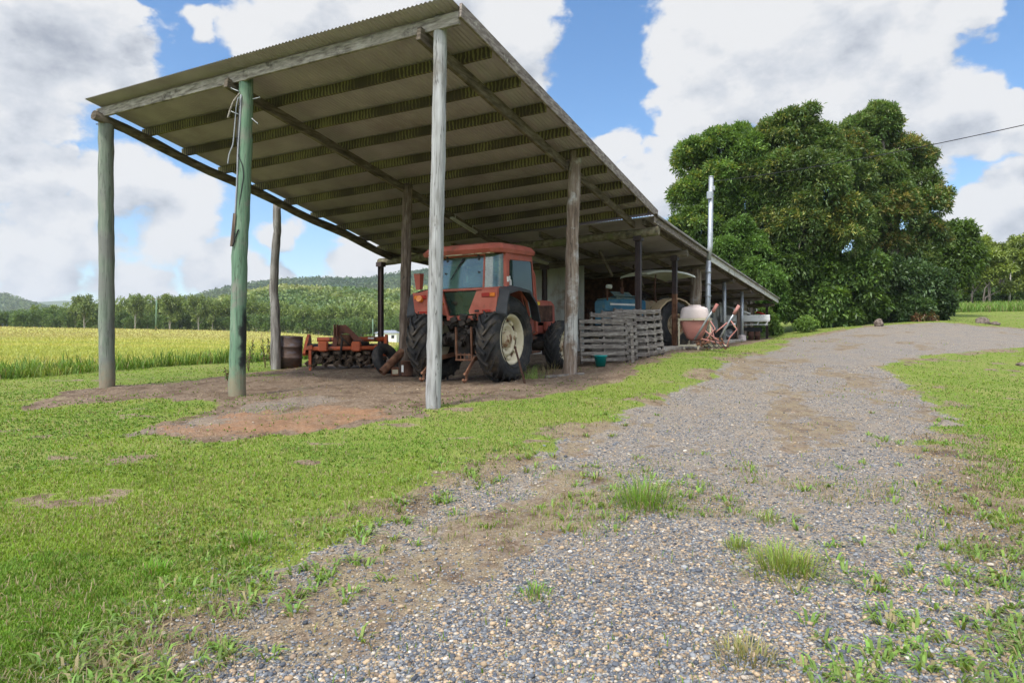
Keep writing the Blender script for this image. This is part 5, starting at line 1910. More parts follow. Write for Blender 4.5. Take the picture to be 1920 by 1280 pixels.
mb.lathe([(.19, -.012), (.20, 0), (.19, .012), (.178, 0), (.19, -.012)], 22, Mx); mb.tube([Mx @ Vector((-.19, 0, 0)), Mx @ Vector((.19, 0, 0))], .01, 6); mb.build('steering_wheel', M['dark_plastic'], BT)

# ------------------------------------------------------------------ rotary hoe
Yh = 17.6
hl = G(570, 692); Lh = 2.45
HC = PX(648, 690, Yh)
HT = thing('rotary_hoe', 'orange rotary hoe with a black tined rotor standing on the shed floor', 'rotary hoe', (HC.x, HC.y, gz(HC.x, HC.y)), (0, 0, R(4)))
# local x to the right, y away
mb = MB()
mb.tube([(-.98, -.10, .52), (.88, -.10, .55)], .055, 12)
mb.tube([(-.80, .34, .76), (.98, .34, .78)], .065, 12)
for x in (-.55, .30):
    mb.box((x, -.10, .58), (.24, .22, .26), bevel=.03)
mb.build('frame_tube', M['orange'], HT)
for x in (-.88, .82):
    mb = MB(); mb.box((x, -.14, .30), (.07, .05, .62), bevel=.008); mb.box((x, -.14, .56), (.12, .10, .12), bevel=.01); mb.box((x, -.14, .05), (.05, .04, .2)); mb.build('stand', M['orange'], HT)
for sd in (-1, 1):
    Mx = Matrix(((0, 0, 1, sd * 1.02), (-1, 0, 0, .1), (0, 1, 0, 0), (0, 0, 0, 1)))
    mb = MB()
    mb.prism([(-.42, .66), (-.34, .86), (-.20, .90), (-.10, .84), (.28, .48), (.34, .40), (.28, .34), (-.1, .40), (-.30, .30), (-.42, .40)], .07, Mx)
    mb.build('side_plate', M['orange'], HT)
# A-frame headstock
mb = MB()


def hs(pts): return [(x * (.60 if x > 0 else .9), .62 + (z - .62) * .66 if z > .62 else z) for x, z in pts]


for x in (-.26, -.19):
    mb.box((x, -.14, 1.0), (.03, .12, .30), bevel=.006)
out = hs([(-.40, .50), (-.34, .95), (-.26, 1.40), (.02, 1.42), (.12, 1.34), (.44, 1.04), (.78, .80), (.78, .70), (.46, .70), (.30, .88), (.16, 1.06), (.02, 1.10), (-.12, 1.05), (-.22, .80), (-.27, .50)])
mb.prism(out, .05, Matrix(((1, 0, 0, 0), (0, 0, 1, -.02), (0, 1, 0, 0), (0, 0, 0, 1))))
out2 = hs([(.0, 1.39), (.11, 1.31), (.43, 1.01), (.74, .79), (.70, .73), (.48, .74), (.32, .91), (.14, 1.10), (.02, 1.16)])
mb.prism(out2, .16, Matrix(((1, 0, 0, 0), (0, 0, 1, .09), (0, 1, 0, 0), (0, 0, 0, 1))))
mb.build('headstock', M['head_red'], HT)
mb = MB(); mb.box((-.05, .12, .74), (.36, .3, .3), bevel=.05); mb.tube([(-.05, -.15, .78), (-.05, .1, .78)], .06, 10); mb.tube([(.05, -.1, .70), (.05, .1, .7)], .05, 10); mb.build('gearbox', M['rust'], HT)
mb = MB(); mb.tube([(.2, -.12, .70), (.62, -.05, .66)], .045, 10); mb.tube([(-.05, -.2, .78), (-.10, -.22, .28)], .03, 8); mb.tube([(-.1, -.2, .85), (.15, -.2, .6)], .02, 8); mb.build('drive_shaft', M['greasy'], HT)
mb = MB()
mb.tube([(-.98, .12, .30), (1.0, .12, .30)], .06, 10)
rr = random.Random(9)
for i in range(13):
    x = -.92 + i * .153
    for k in range(5):
        a = 2 * math.pi * k / 5 + i * .5
        p0 = Vector((x, .12, .30)); d = Vector((0, math.cos(a), math.sin(a)))
        p1 = p0 + d * .20; p2 = p0 + d * .26 + Vector((rr.choice((-1, 1)) * .10, 0, 0)) + Vector((0, -math.sin(a), math.cos(a))) * .05
        mb.beam(p0 + d * .05, p1, .085, .05, up=(1, 0, 0), bevel=.01); mb.beam(p1, p2, .11, .04, up=d, bevel=.01)
mb.build('rotor', M['mud'], HT)
mb = MB()
vs = []
for i in range(7):
    a = R(-40 + i * 30)
    vs += [(-1.0, .16 + .36 * math.cos(a), .32 + .34 * math.sin(a)), (1.0, .16 + .36 * math.cos(a), .32 + .34 * math.sin(a))]
mb.add(vs, [(2 * i, 2 * i + 1, 2 * i + 3, 2 * i + 2) for i in range(6)], 0, True)
mb.build('rotor_cover', M['greasy'], HT)
mb = MB(); mb.box((.62, .27, .80), (.16, .01, .04)); mb.build('label_plate', M['sticker'], HT)

# ------------------------------------------------------------------ drum, tyre, pipe, tins beside them
DC = PX(545, 692, 18.4)
mb = MB(); g = gz(DC.x, DC.y)
mb.lathe([(.0, .02), (.285, .02), (.29, 0), (.29, .29), (.302, .30), (.302, .32), (.29, .33), (.29, .58), (.302, .59), (.302, .61), (.29, .62), (.29, .86), (.298, .88), (.285, .885), (.278, .85), (.275, .05)], 32)
o = mb.build('steel_drum', M['drum']); o.location = (DC.x, DC.y, g - .02); o.rotation_euler = (R(2), R(3), 0)
tag(o, 'rusty open steel drum between the crooked post and the rotary hoe', 'drum')

tc_ = PX(727, 697, 16.3); g = gz(tc_.x, tc_.y)
mb = MB()
mb.lathe([(.20, -.085), (.26, -.11), (.36, -.105), (.40, -.08), (.408, -.03), (.408, .03), (.40, .08), (.36, .105), (.26, .11), (.20, .085), (.19, .06), (.19, -.06), (.20, -.085)], 40)
for y in (-.05, -.025, 0, .025, .05): mb.lathe([(.407, y - .006), (.413, y - .004), (.413, y + .004), (.407, y + .006)], 40)
o = mb.build('old_tyre', M['tyre']); o.location = (tc_.x - .03, tc_.y - .02, g + .33)
o.rotation_euler = (R(80), R(0), R(64)); o.rotation_euler = Vector((.80, -.48, .34)).to_track_quat('Z', 'Y').to_euler()
tag(o, 'bald black tyre leaning by the rotary hoe', 'tyre')
mb = MB(); a = PX(716, 706, 15.6); b = PX(760, 662, 16.0); a.z = gz(a.x, a.y) + .09; b = Vector((b.x, b.y, a.z + .56))
mb.tube([a, b], .095, 16, caps=False); mb.tube([a.lerp(b, .002), b], .082, 16, caps=False)
o = mb.build('rusty_pipe', M['rust']); tag(o, 'thick rusty pipe propped against the brown post', 'pipe')
p = PX(763, 704, 15.7); g = gz(p.x, p.y)
mb = MB(); mb.lathe([(0, .01), (.145, .01), (.15, 0), (.15, .02), (.145, .03), (.145, .33), (.152, .335), (.152, .355), (.12, .36), (.115, .345), (.0, .345)], 28)
o = mb.build('rusty_tin', M['rust_dark']); o.location = (p.x, p.y, g); tag(o, 'round rusty tin with a pale label in front of the tractor tyre', 'tin')
mb = MB(); 
for k in range(4):
    pass
vs = [(math.cos(R(a)) * .148, math.sin(R(a)) * .148, z) for a in range(-140, -105, 7) for z in (.10, .26)]
mb.add(vs, [(2 * i, 2 * i + 2, 2 * i + 3, 2 * i + 1) for i in range(len(vs) // 2 - 1)], 0, True)
mb.build('paper_label', M['sticker'], o)
p = PX(741, 703, 15.75); g = gz(p.x, p.y)
mb = MB(); mb.box((0, 0, .10), (.18, .16, .2), bevel=.012); mb.box((0, 0, .205), (.14, .12, .012), bevel=.004)
o = mb.build('square_tin', M['rust']); o.location = (p.x, p.y, g); o.rotation_euler = (0, 0, R(10)); tag(o, 'small square rusty tin with a cream label, between pipe and round tin', 'tin')
mb = MB(); mb.box((0, -.083, .10), (.13, .004, .10)); mb.build('paper_label', M['frame_cream'], o)
# bar leaning on the tractor tyre
a = PX(985, 712, 12.75); a.z = gz(a.x, a.y) - .02; b = PX(966, 652, 13.02)
mb = MB(); mb.tube([a, b], .020, 8); mb.tube([b, b + (b - a).normalized() * .05], [.03, .012], 8)
o = mb.build('iron_bar', M['rust_dark']); tag(o, 'thin rusty iron bar leaning on the right rear tyre of the red tractor', 'bar')
# old plank on the ground by the post
a = G(1022, 709); b = G(1095, 703)
mb = MB(); mb.beam((a[0], a[1], gz(*a) + .03), (b[0], b[1], gz(*b) + .03), .07, .05, bevel=.008)
o = mb.build('plank', M['pallet']); tag(o, 'grey weathered stick lying on the ground before the bleached post', 'plank')


# ------------------------------------------------------------------ pallets
def make_pallet(name, Lx, H, nb, seed):
    """leaning pallet: local x along, z up, y thickness; boards run along x, three bearers run up"""
    rr = random.Random(seed)
    mb = MB()
    gap = H / nb
    for side in (-1, 1):
        for i in range(nb):
            z = gap * (i + .5) + rr.uniform(-.008, .008)
            if side > 0 and i % 3 != 1: continue
            mb.box((rr.uniform(-.01, .01), side * .062, z), (Lx, .020, gap * rr.uniform(.50, .64)), Matrix.Rotation(rr.uniform(-.008, .008), 3, 'Y'), bevel=.003)
    for x in (-Lx / 2 + .03, 0, Lx / 2 - .03):
        mb.box((x, 0, H / 2), (.045, .102, H), bevel=.004)
    return mb.build(name, M['pallet'])


def stand(o, px, py, Y, head, lean, roll=0):
    g = PX(px, py, Y); o.location = (g.x, g.y, gz(g.x, g.y) + .01)
    o.rotation_euler = (R(lean), R(roll), R(head))
    return o


PAL = [  # px, py, Y, heading, lean, width, height, boards, label
    (1134, 686, 15.75, 9, -9, 1.17, 1.06, 7, 'nearest wide grey pallet in the row, standing behind the teal bucket'),
    (1152, 684, 16.15, 9, -8, 1.17, 1.18, 7, 'tallest-looking grey pallet leaning directly behind the nearest one'),
    (1176, 683, 16.5, 10, -8, 1.15, 1.22, 7, 'grey pallet third from the front of the leaning row'),
    (1193, 681, 16.85, 10, -8, 1.12, 1.22, 7, 'grey pallet fourth from the front of the leaning row'),
    (1207, 678, 17.2, 11, -8, 1.10, 1.22, 7, 'rearmost grey pallet of the row, against the big black tyre'),
]
for i, (px, py, Y, hd_, ln, w, h, nb, lab) in enumerate(PAL):
    o = make_pallet('pallet', w, h, nb, 30 + i)
    stand(o, px, py, Y, hd_ + (0, 3, -2, 5, 0)[i], ln - (0, 2, 4, 1, 3)[i], (-.8, 1.5, -1.2, 1.0, -.6)[i])
    tag(o, lab, 'pallet', 'pallets leaning in a row beside the post')
a = PX(1187, 684, 15.6); a.z = gz(a.x, a.y) - .01; b = PX(1184, 610, 15.75)
mb = MB(); mb.beam(a, b, .075, .03, up=(0, 1, 0), bevel=.004); o = mb.build('loose_board', M['pallet']); tag(o, 'single grey board standing upright against the pallets', 'board')
# bucket
p = PX(1126, 688, 15.3); g = gz(p.x, p.y)
mb = MB(); mb.lathe([(.0, .005), (.10, .005), (.105, 0), (.14, .215), (.152, .22), (.152, .25), (.138, .25), (.13, .2), (.1, .02), (.0, .02)], 28)
o = mb.build('bucket', M['bucket']); o.location = (p.x, p.y, g); tag(o, 'small teal plastic bucket on the ground before the pallets', 'bucket')
mb = MB(); mb.tube([(math.cos(R(a)) * .15, -.02 - .1 * math.sin(R(a)), .235 - .03 * math.sin(R(a))) for a in range(0, 181, 15)], .005, 6); mb.build('handle', M['galv'], o)

# ------------------------------------------------------------------ boom sprayer
SP = PX(1302, 652, 20.3)
ST = thing('boom_sprayer', 'boom sprayer with a pink-stained poly tank in a cream frame beside the rusted post', 'sprayer', (SP.x, SP.y, gz(SP.x, SP.y)), (0, 0, R(-14)))


def rrect(hx, hy, c, z, n=5):
    out = []
    for sx, sy, a0 in ((1, 1, 0), (-1, 1, 90), (-1, -1, 180), (1, -1, 270)):
        for k in range(n):
            a = R(a0 + 90 * k / (n - 1)); out.append((sx * (hx - c) + c * math.cos(a), sy * (hy - c) + c * math.sin(a), z))
    return out


mb = MB()
mb.loft([rrect(.12, .12, .08, .27), rrect(.22, .20, .12, .34), rrect(.33, .27, .14, .55), rrect(.40, .32, .15, .80), rrect(.425, .34, .15, .905)], smooth=True)
mb.build('tank_lower', M['tank_pink'], ST)
mb = MB()
mb.loft([rrect(.425, .34, .15, .906), rrect(.43, .345, .15, .96), rrect(.40, .33, .15, 1.16), rrect(.37, .30, .15, 1.24), rrect(.28, .22, .14, 1.285), rrect(.14, .12, .1, 1.29)], smooth=True)
mb.build('tank_upper', M['tank_white'], ST)
mb = MB(); mb.lathe([(.20, 1.28), (.20, 1.325), (.17, 1.34), (.0, 1.34)], 24); mb.build('tank_lid', M['tank_white'], ST)
mb = MB()
mb.beam((-.47, -.37, .90), (.47, -.37, .90), .045, .07, bevel=.005); mb.beam((-.47, .37, .90), (.47, .37, .90), .045, .07, bevel=.005)
for sx in (-1, 1):
    mb.beam((sx * .47, -.345, .90), (sx * .47, .345, .90), .04, .06); mb.box((sx * .45, -.372, .48), (.05, .05, .77)); mb.box((sx * .45, .372, .48), (.05, .05, .77))
    mb.beam((sx * .45, -.34, .12), (sx * .45, .34, .12), .05, .06)
mb.beam((-.42, -.37, .125), (.9, -.37, .125), .05, .06); mb.beam((-.42, .37, .125), (.42, .37, .125), .05, .06)
for x in (-.3, .1, .5): mb.box((x, -.37, .05), (.05, .05, .10))
mb.build('frame', M['frame_cream'], ST)
mb = MB()
BX = -.42
mb.tube([(.42 + BX, -.45, .30), (.80 + BX, -.48, .95), (.98 + BX, -.48, 1.22)], .033, 8); mb.build('boom_arm', M['galv'], ST)
mb = MB(); mb.tube([(.93 + BX, -.49, 1.10), (1.06 + BX, -.49, 1.34)], .05, 8); mb.build('boom_end', M['pinkish_bar'], ST)
mb = MB()
mb.tube([(1.15 + BX, -.30, .36), (1.42 + BX, -.28, .86), (1.60 + BX, -.28, 1.16)], .033, 8); mb.build('boom_arm', M['galv'], ST)
mb = MB(); mb.tube([(1.53 + BX, -.29, 1.04), (1.68 + BX, -.29, 1.30)], .05, 8); mb.build('boom_end', M['pinkish_bar'], ST)
mb = MB()
for pts in ([(.86 + BX, -.45, .85), (1.00 + BX, -.45, .62), (.84 + BX, -.45, .42), (.70 + BX, -.45, .20)], [(.62 + BX, -.5, .32), (1.1 + BX, -.4, .2), (1.3 + BX, -.35, .02)], [(1.45 + BX, -.3, .85), (1.62 + BX, -.3, .60), (1.42 + BX, -.3, .36), (1.3 + BX, -.3, .0)],
            [(.72 + BX, -.46, .55), (1.05 + BX, -.4, .30), (1.4 + BX, -.3, .06)], [(.9 + BX, -.42, .66), (1.0 + BX, -.42, .2)], [(1.0 + BX, -.38, .5), (1.35 + BX, -.3, .8)]):
    mb.tube(pts, .022, 7)
mb.build('linkage', M['pinkish_bar'], ST)
mb = MB()
rr = random.Random(2)
for i in range(26):
    p = Vector((rr.uniform(.45, 1.25) + BX, rr.uniform(-.55, -.2), rr.uniform(.06, .34)))
    if rr.random() < .5: mb.tube([p, p + Vector((rr.uniform(-.12, .12), 0, rr.uniform(-.06, .1)))], rr.uniform(.02, .045), 8)
    else: mb.box(p, (rr.uniform(.05, .12), .08, rr.uniform(.04, .10)), Matrix.Rotation(rr.uniform(-.5, .5), 3, 'Y'), bevel=.01)
mb.build('pump', M['rust'], ST)
mb = MB()
for k in range(5):
    x = .55 + k * .14 + BX
    mb.tube([(x, -.45, .3), (x + .1, -.52, .15), (x + .2, -.5, .05), (x + .28, -.42, .12)], .012, 6)
mb.build('hose', M['dark_plastic'], ST)

# ------------------------------------------------------------------ white utility truck
UC = PX(1395, 640, 33.2)
UT = thing('utility_truck', 'white flat-tray utility truck parked under the far end of the low shed', 'truck', (UC.x, UC.y, gz(UC.x, UC.y)), (0, 0, R(160)))
# local x forward (to the left in the picture), y to its left (towards the camera is -y... the near side)
for x in (.55, 3.35):
    for sd in (-1, 1):
        w = thing_child('wheel', UT, (x + .1, sd * .72, .36))
        mb = MB(); mb.lathe([(.20, -.10), (.27, -.12), (.34, -.11), (.36, -.06), (.36, .06), (.34, .11), (.27, .12), (.20, .10)], 32, axis_y((0, 0, 0))); mb.build('tyre', M['tyre'], w)
        mb = MB(); mb.lathe([(.205, sd * .09), (.19, sd * .06), (.10, sd * .04), (.06, sd * .09), (.003, sd * .09)], 24, axis_y((0, 0, 0)))
        for k in range(6):
            a = 2 * math.pi * k / 6
            mb.box((math.cos(a) * .13, sd * .07, math.sin(a) * .13), (.13, .03, .045), Matrix.Rotation(-a, 3, 'Y'), bevel=.006)
        mb.build('rim', M['alloy'], w)
mb = MB(); mb.box((1.4, 0, .55), (4.4, .8, .16)); mb.box((-.6, 0, .50), (.5, .9, .2)); mb.build('chassis', M['dark_plastic'], UT)
mb = MB()
mb.box((-.05, 0, .93), (2.25, 1.78, .05))
for sd in (-1, 1):
    mb.box((-.05, sd * .89, 1.08), (2.25, .035, .27), bevel=.006)
    for z in (1.0, 1.09, 1.17): mb.box((-.05, sd * .912, z), (2.2, .012, .022))
mb.box((-1.165, 0, 1.08), (.035, 1.76, .27), bevel=.006); mb.box((1.065, 0, 1.10), (.035, 1.76, .30), bevel=.006)
mb.build('tray', M['white_paint'], UT)
mb = MB()
for sd in (-1, 1):
    for x in (-1.1, -.7, .3, .9): mb.beam((x, sd * .88, .9), (x + .12, sd * .86, .74), .03, .03)
    mb.beam((-1.1, sd * .86, .76), (.95, sd * .86, .76), .03, .03)
mb.build('tray_rail', M['white_paint'], UT)
mb = MB()
for sd in (-1, 1): mb.tube([(1.08, sd * .7, 1.2), (1.10, sd * .7, 1.85)], .03, 8)
mb.tube([(1.10, -.7, 1.85), (1.10, .7, 1.85)], .03, 8); mb.tube([(1.09, -.7, 1.6), (1.09, .7, 1.6)], .02, 8)
mb.tube([(1.1, .72, 1.78), (-.3, .80, 1.28)], .035, 8)
mb.build('headboard', M['white_paint'], UT)
cabm = MB()


def cabr(x, hw_, zb, zt): return [(x, -hw_, zb), (x, hw_, zb), (x, hw_, zt), (x, -hw_, zt)]


cabm.loft([cabr(1.2, .80, .5, 1.0), cabr(2.5, .80, .45, 1.02), cabr(3.65, .78, .45, .98), cabr(3.75, .70, .5, .85)])
cabm.loft([cabr(1.22, .78, 1.0, 1.05), cabr(1.22, .70, 1.0, 1.72), cabr(2.1, .66, 1.0, 1.76), cabr(2.7, .74, 1.0, 1.06)])
cabm.build('cab', M['white_paint'], UT)
mb = MB()
for sd in (-1, 1):
    mb.prism([(1.4, 1.10), (1.42, 1.62), (2.05, 1.66), (2.45, 1.12)], .01, Matrix(((1, 0, 0, 0), (0, 0, 1, sd * .765), (0, 1, 0, 0), (0, 0, 0, 1))))
mb.build('side_window', M['glass_dark'], UT)
mb = MB(); mb.tube([(-.95, .8, 1.24), (-.72, .7, 1.34), (-.5, .6, 1.30)], .03, 6); mb.tube([(-.85, .6, 1.23), (-.6, .5, 1.4)], .025, 6); mb.build('red_strap', M['lamp_red'], UT)
mb = MB()
for sd in (-1, 1): mb.box((-1.19, sd * .7, 1.0), (.02, .22, .09), bevel=.004)
mb.build('tail_light', M['lamp_red'], UT)

# oil drums under the tray end
for k, (px, lab) in enumerate(((1408, 'dark rusty drum standing under the rear of the truck tray, left one'), (1420, 'dark rusty drum standing under the rear of the truck tray, right one'))):
    p = PX(px, 640, 32.2); g = gz(p.x, p.y)
    mb = MB(); mb.lathe([(0, 0), (.13, 0), (.13, .2), (.137, .21), (.13, .22), (.13, .42), (.12, .43), (0, .42)], 18)
    o = mb.build('small_drum', M['rust_dark']); o.location = (p.x, p.y, g - .02); tag(o, lab, 'drum', 'drums by the truck tray')
# cream post-and-rail rack behind the sprayer
p = PX(1279, 650, 21.6); g = gz(p.x, p.y)
mb = MB()
for dx in (-.22, .22):
    mb.box((dx, 0, .4), (.06, .06, .82))
mb.box((0, -.035, .72), (.7, .03, .08)); mb.box((0, -.035, .40), (.7, .03, .08))
o = mb.build('timber_rack', M['frame_cream']); o.location = (p.x, p.y, g); tag(o, 'low cream timber rack between the rusted post and the sprayer tank', 'rack')

# ------------------------------------------------------------------ service pole and overhead wire
p = PX(1330, 640, 22.3); g = gz(p.x, p.y)
PT = thing('power_pole', 'slim galvanised service pole standing against the low shed roof edge', 'pole', (p.x, p.y, g))
zt = EYE + (645 - 332) / F * 22.3 - g
mb = MB(); mb.tube([(-.06, 0, -.1), (-.05, 0, 1.5), (-.03, 0, 2.9)], .085, 12); mb.tube([(-.03, 0, 2.9), (.03, 0, 3.4), (.06, 0, zt)], [.085, .085, .075], 12); mb.tube([(.06, 0, zt - .005), (.06, 0, zt + .02)], .083, 12)
mb.build('pole_tube', M['galv'], PT)
mb = MB(); mb.box((-.02, -.08, zt - .62), (.16, .10, .24), bevel=.01); mb.box((.12, -.02, zt - .38), (.10, .10, .14), bevel=.01); mb.build('meter_box', M['galv'], PT)
mb = MB()
for z in (1.7, 2.1, 2.5): mb.tube([(-.04, 0, z), (-.04, 0, z + .05)], .10, 12)
mb.build('clamp', M['galv'], PT)
a = Vector((p.x + .10, p.y, g + zt - .15)); b = PX(2120, 188, 13.5)
mb = MB()
L_ = [a.lerp(b, i / 24) + Vector((0, 0, -.16 * 4 * (i / 24) * (1 - i / 24))) for i in range(25)]
mb.tube(L_, .010, 6)
o = mb.build('overhead_wire', M['wire_dark']); tag(o, 'thin black overhead wire running from the pole past the big trees', 'wire')

# ------------------------------------------------------------------ stones by the drive
def boulder(name, px, py, Y, sx, sy, sz, seed, lab):
    rr = np.random.default_rng(seed)
    bm = bmesh.new(); bmesh.ops.create_icosphere(bm, subdivisions=3, radius=1)
    for v in bm.verts:
        c = v.co
        k = 1 + .35 * (vnoise(c.x * 1.3 + seed, c.y * 1.3 + c.z * 2, seed) - .5) + .22 * (vnoise(c.x * 3.1, c.y * 3.1 + c.z * 4, seed + 3) - .5)
        v.co = Vector((c.x * sx, c.y * sy, c.z * sz)) * float(k)
    me = bpy.data.meshes.new(name); bm.to_mesh(me); bm.free(); me.materials.append(M['stone'])
    p = PX(px, py, Y)
    o = bpy.data.objects.new(name, me); COL.objects.link(o); o.location = (p.x, p.y, gz(p.x, p.y) + sz * .35)
    return tag(o, lab, 'rock')


boulder('boulder', 1842, 606, 39, .42, .3, .26, 3, 'flat brown boulder on the grass at the far side of the drive, the widest one')
boulder('boulder', 1866, 608, 38.5, .26, .2, .15, 7, 'small pale-topped rock just right of the widest boulder')
boulder('boulder', 1648, 611, 37, .24, .25, .30, 12, 'dark upright stone at the grass edge before the big trees')
boulder('boulder', 1914, 684, 19, .12, .1, .07, 21, 'small dark stone in the right-hand lawn')


# ================================================================== TREES
def leaf_quads(base, d, length, width, tint, curl=.25):
    """kite-shaped leaves: base, two shoulders, tip"""
    n = len(base)
    up = np.zeros((n, 3)); up[:, 2] = 1
    side = np.cross(d, up + rng.normal(0, .5, (n, 3)))
    side /= np.linalg.norm(side, axis=1, keepdims=True) + 1e-9
    mid = base + d * (length * .48)[:, None]
    tip = base + d * length[:, None]; tip[:, 2] -= length * curl
    V = np.stack([base, mid + side * (width / 2)[:, None], tip, mid - side * (width / 2)[:, None]], 1).reshape(-1, 3)
    L = np.arange(n * 4); S = np.arange(0, n * 4, 4)
    return V, L, S, np.repeat(tint, 4, 0)


def crown_leaves(lobes, n_tuft, k_leaf, leaf_len, leaf_w, cols, new_col=None, new_frac=.0, flat=1.0, droop=.25, shell=.62, low=.35, sub=0):
    """lobes: list of (centre, radius). Tufts of leaves spread through the outer part of each lobe, thinner underneath."""
    if sub:                                   # every lobe carries smaller clumps on its outside
        more = []
        for c, r in lobes:
            more.append((c, r * .80))
            for _ in range(sub):
                v = Vector((random.gauss(0, 1), random.gauss(0, 1), random.gauss(.35, .8))).normalized()
                more.append((Vector(c) + v * r * random.uniform(.55, .82), r * random.uniform(.22, .38)))
        lobes = more
    C = np.array([c[:] for c, r in lobes]); Rr = np.array([r for c, r in lobes])
    w = Rr ** 2; w = w / w.sum()
    li = rng.choice(len(C), n_tuft, p=w)
    v = rng.normal(0, 1, (n_tuft, 3)); v /= np.linalg.norm(v, axis=1, keepdims=True)
    flip = (v[:, 2] < -.15) & (rng.random(n_tuft) > low)
    v[flip, 2] *= -1
    rad = Rr[li] * (shell + (1.04 - shell) * rng.random(n_tuft) ** .6)
    # ragged: a lump pattern on each lobe
    lump = vnoise(v[:, 0] * 3.2 + li * 5.1, v[:, 1] * 3.2 + v[:, 2] * 3.7 + li * 2.3, 5)
    rad *= .80 + .38 * lump
    keep = (lump > .18) | (rng.random(n_tuft) < .25)
    v, rad, li = v[keep], rad[keep], li[keep]
    tc = C[li] + v * rad[:, None] * np.array([1, 1, flat])
    n = len(tc)
    tone = rng.uniform(.72, 1.25, n) * (.75 + .5 * vnoise(tc[:, 0] * .6, tc[:, 2] * .6 + tc[:, 1] * .4, 21))
    hue = rng.random(n)
    cols = np.array(cols)
    ci = rng.choice(len(cols), n)
    tcol = cols[ci] * tone[:, None]
    if new_col is not None:
        patch = vnoise(tc[:, 0] * .45 + 3, tc[:, 2] * .45 + tc[:, 1] * .3, 77)
        nw = (rng.random(n) < new_frac * 2.2 * np.clip(patch - .25, 0, 1)) & (v[:, 2] > -.1)
        tcol[nw] = np.array(new_col) * rng.uniform(.8, 1.2, (nw.sum(), 1))
    idx = np.repeat(np.arange(n), k_leaf)
    m = len(idx)
    d = v[idx] * .75 + rng.normal(0, .75, (m, 3)); d[:, 2] -= droop
    d /= np.linalg.norm(d, axis=1, keepdims=True)
    base = tc[idx] + rng.normal(0, leaf_len * .28, (m, 3))
    ln = leaf_len * rng.uniform(.65, 1.25, m); wd = leaf_w * rng.uniform(.7, 1.25, m)
    tint = tcol[idx] * rng.uniform(.82, 1.18, (m, 1))
    return leaf_quads(base, d, ln, wd, tint, droop)


def limbs(base, lobes, r0, mat, parent, name='trunk', seed=1, fork=.35, stems=1, spread=.5, per=1.0):
    rr = random.Random(seed)
    mb = MB()
    base = Vector(base)
    roots = [base + Vector((rr.uniform(-spread, spread), rr.uniform(-spread, spread), 0)) * (0 if stems == 1 else 1) for _ in range(stems)]
    for i, (c, r) in enumerate(lobes):
        if rr.random() > per: continue
        b = roots[i % stems]
        c = Vector(c)
        top = Vector((b.x + (c.x - b.x) * .12, b.y + (c.y - b.y) * .12, b.z + (c.z - b.z) * fork))
        mid = top.lerp(c, .5) + Vector((rr.uniform(-.3, .3), rr.uniform(-.3, .3), rr.uniform(-.2, .4))) * r * .5
        P = [b + Vector((0, 0, -.3)), b.lerp(top, .55) + Vector((rr.uniform(-.1, .1), rr.uniform(-.1, .1), 0)) * r0 * 2, top, mid, c]
        rad = [r0 * 1.15, r0 * .85, r0 * .62, r0 * .36, r0 * .14]
        mb.tube(P, rad, 8, jit=.06)
        for k in range(3):
            v = Vector((rr.uniform(-1, 1), rr.uniform(-1, 1), rr.uniform(-.2, 1))).normalized()
            q = mid.lerp(c, rr.uniform(.2, .9))
            mb.tube([q, q + v * r * .5 + Vector((0, 0, .1 * r)), q + v * r * .95], [r0 * .2, r0 * .12, r0 * .04], 6)
    return mb.build(name, mat, parent)


def px_lobes(rows, jitter=.5, k=.98):
    out = []
    for px, py, Y, rp_ in rows:
        r = k * rp_ / F * Y
        p = PX(px, py, Y + random.uniform(-jitter, jitter) * r)
        out.append((p, r))
    return out


def make_tree(name, label, cat, lobes, base, trunk_r, mat, tuft, k, ll, lw, cols, group=None, stems=1, spread=.5, fork=.35, seed=1, per=1.0, **kw):
    root = thing(name, label, cat, base, group=group)
    rel = [(Vector(c) - Vector(base), r) for c, r in lobes]
    V, L, S, T = crown_leaves(rel, tuft, k, ll, lw, cols, **kw)
    np_mesh('crown', V, L, S, M['leaf'], T, parent=root)
    limbs((0, 0, 0), rel, trunk_r, mat, root, seed=seed, stems=stems, spread=spread, fork=fork, per=per)
    return root


def gbase(px, Y):
    x = (px - CX) / F * Y
    return Vector((x, Y, gz(x, Y)))


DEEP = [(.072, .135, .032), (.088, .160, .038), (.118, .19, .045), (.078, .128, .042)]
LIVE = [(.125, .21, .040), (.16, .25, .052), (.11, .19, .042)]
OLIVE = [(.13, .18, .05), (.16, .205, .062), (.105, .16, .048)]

# the group of big trees at the end of the shed
A_ = [(1300, 305, 41, 52), (1348, 278, 41, 46), (1290, 372, 41, 45), (1275, 435, 41, 34), (1342, 350, 40, 58), (1400, 300, 41, 52), (1388, 258, 42, 28), (1312, 425, 40, 44), (1400, 378, 40, 48), (1300, 480, 41, 40), (1385, 335, 41, 48), (1355, 410, 41, 44)]
make_tree('mango_tree', 'broad bright green tree leftmost of the big clump, rising behind the service pole', 'tree', px_lobes(A_), gbase(1395, 41), .34, M['bark'], 18000, 8, .25, .085, LIVE + DEEP[:2], seed=3, new_col=(.24, .27, .05), new_frac=.22, droop=.12, sub=12)
B_ = [(1462, 268, 41, 50), (1496, 240, 41, 42), (1535, 285, 41, 50), (1445, 335, 40, 58), (1530, 352, 39, 72), (1500, 425, 39, 66), (1585, 405, 39, 52), (1440, 420, 40, 48), (1565, 305, 40, 48), (1602, 345, 40, 42), (1590, 445, 39, 44), (1420, 470, 40, 40), (1415, 330, 40.5, 46), (1480, 385, 40, 52), (1545, 425, 39.5, 46)]
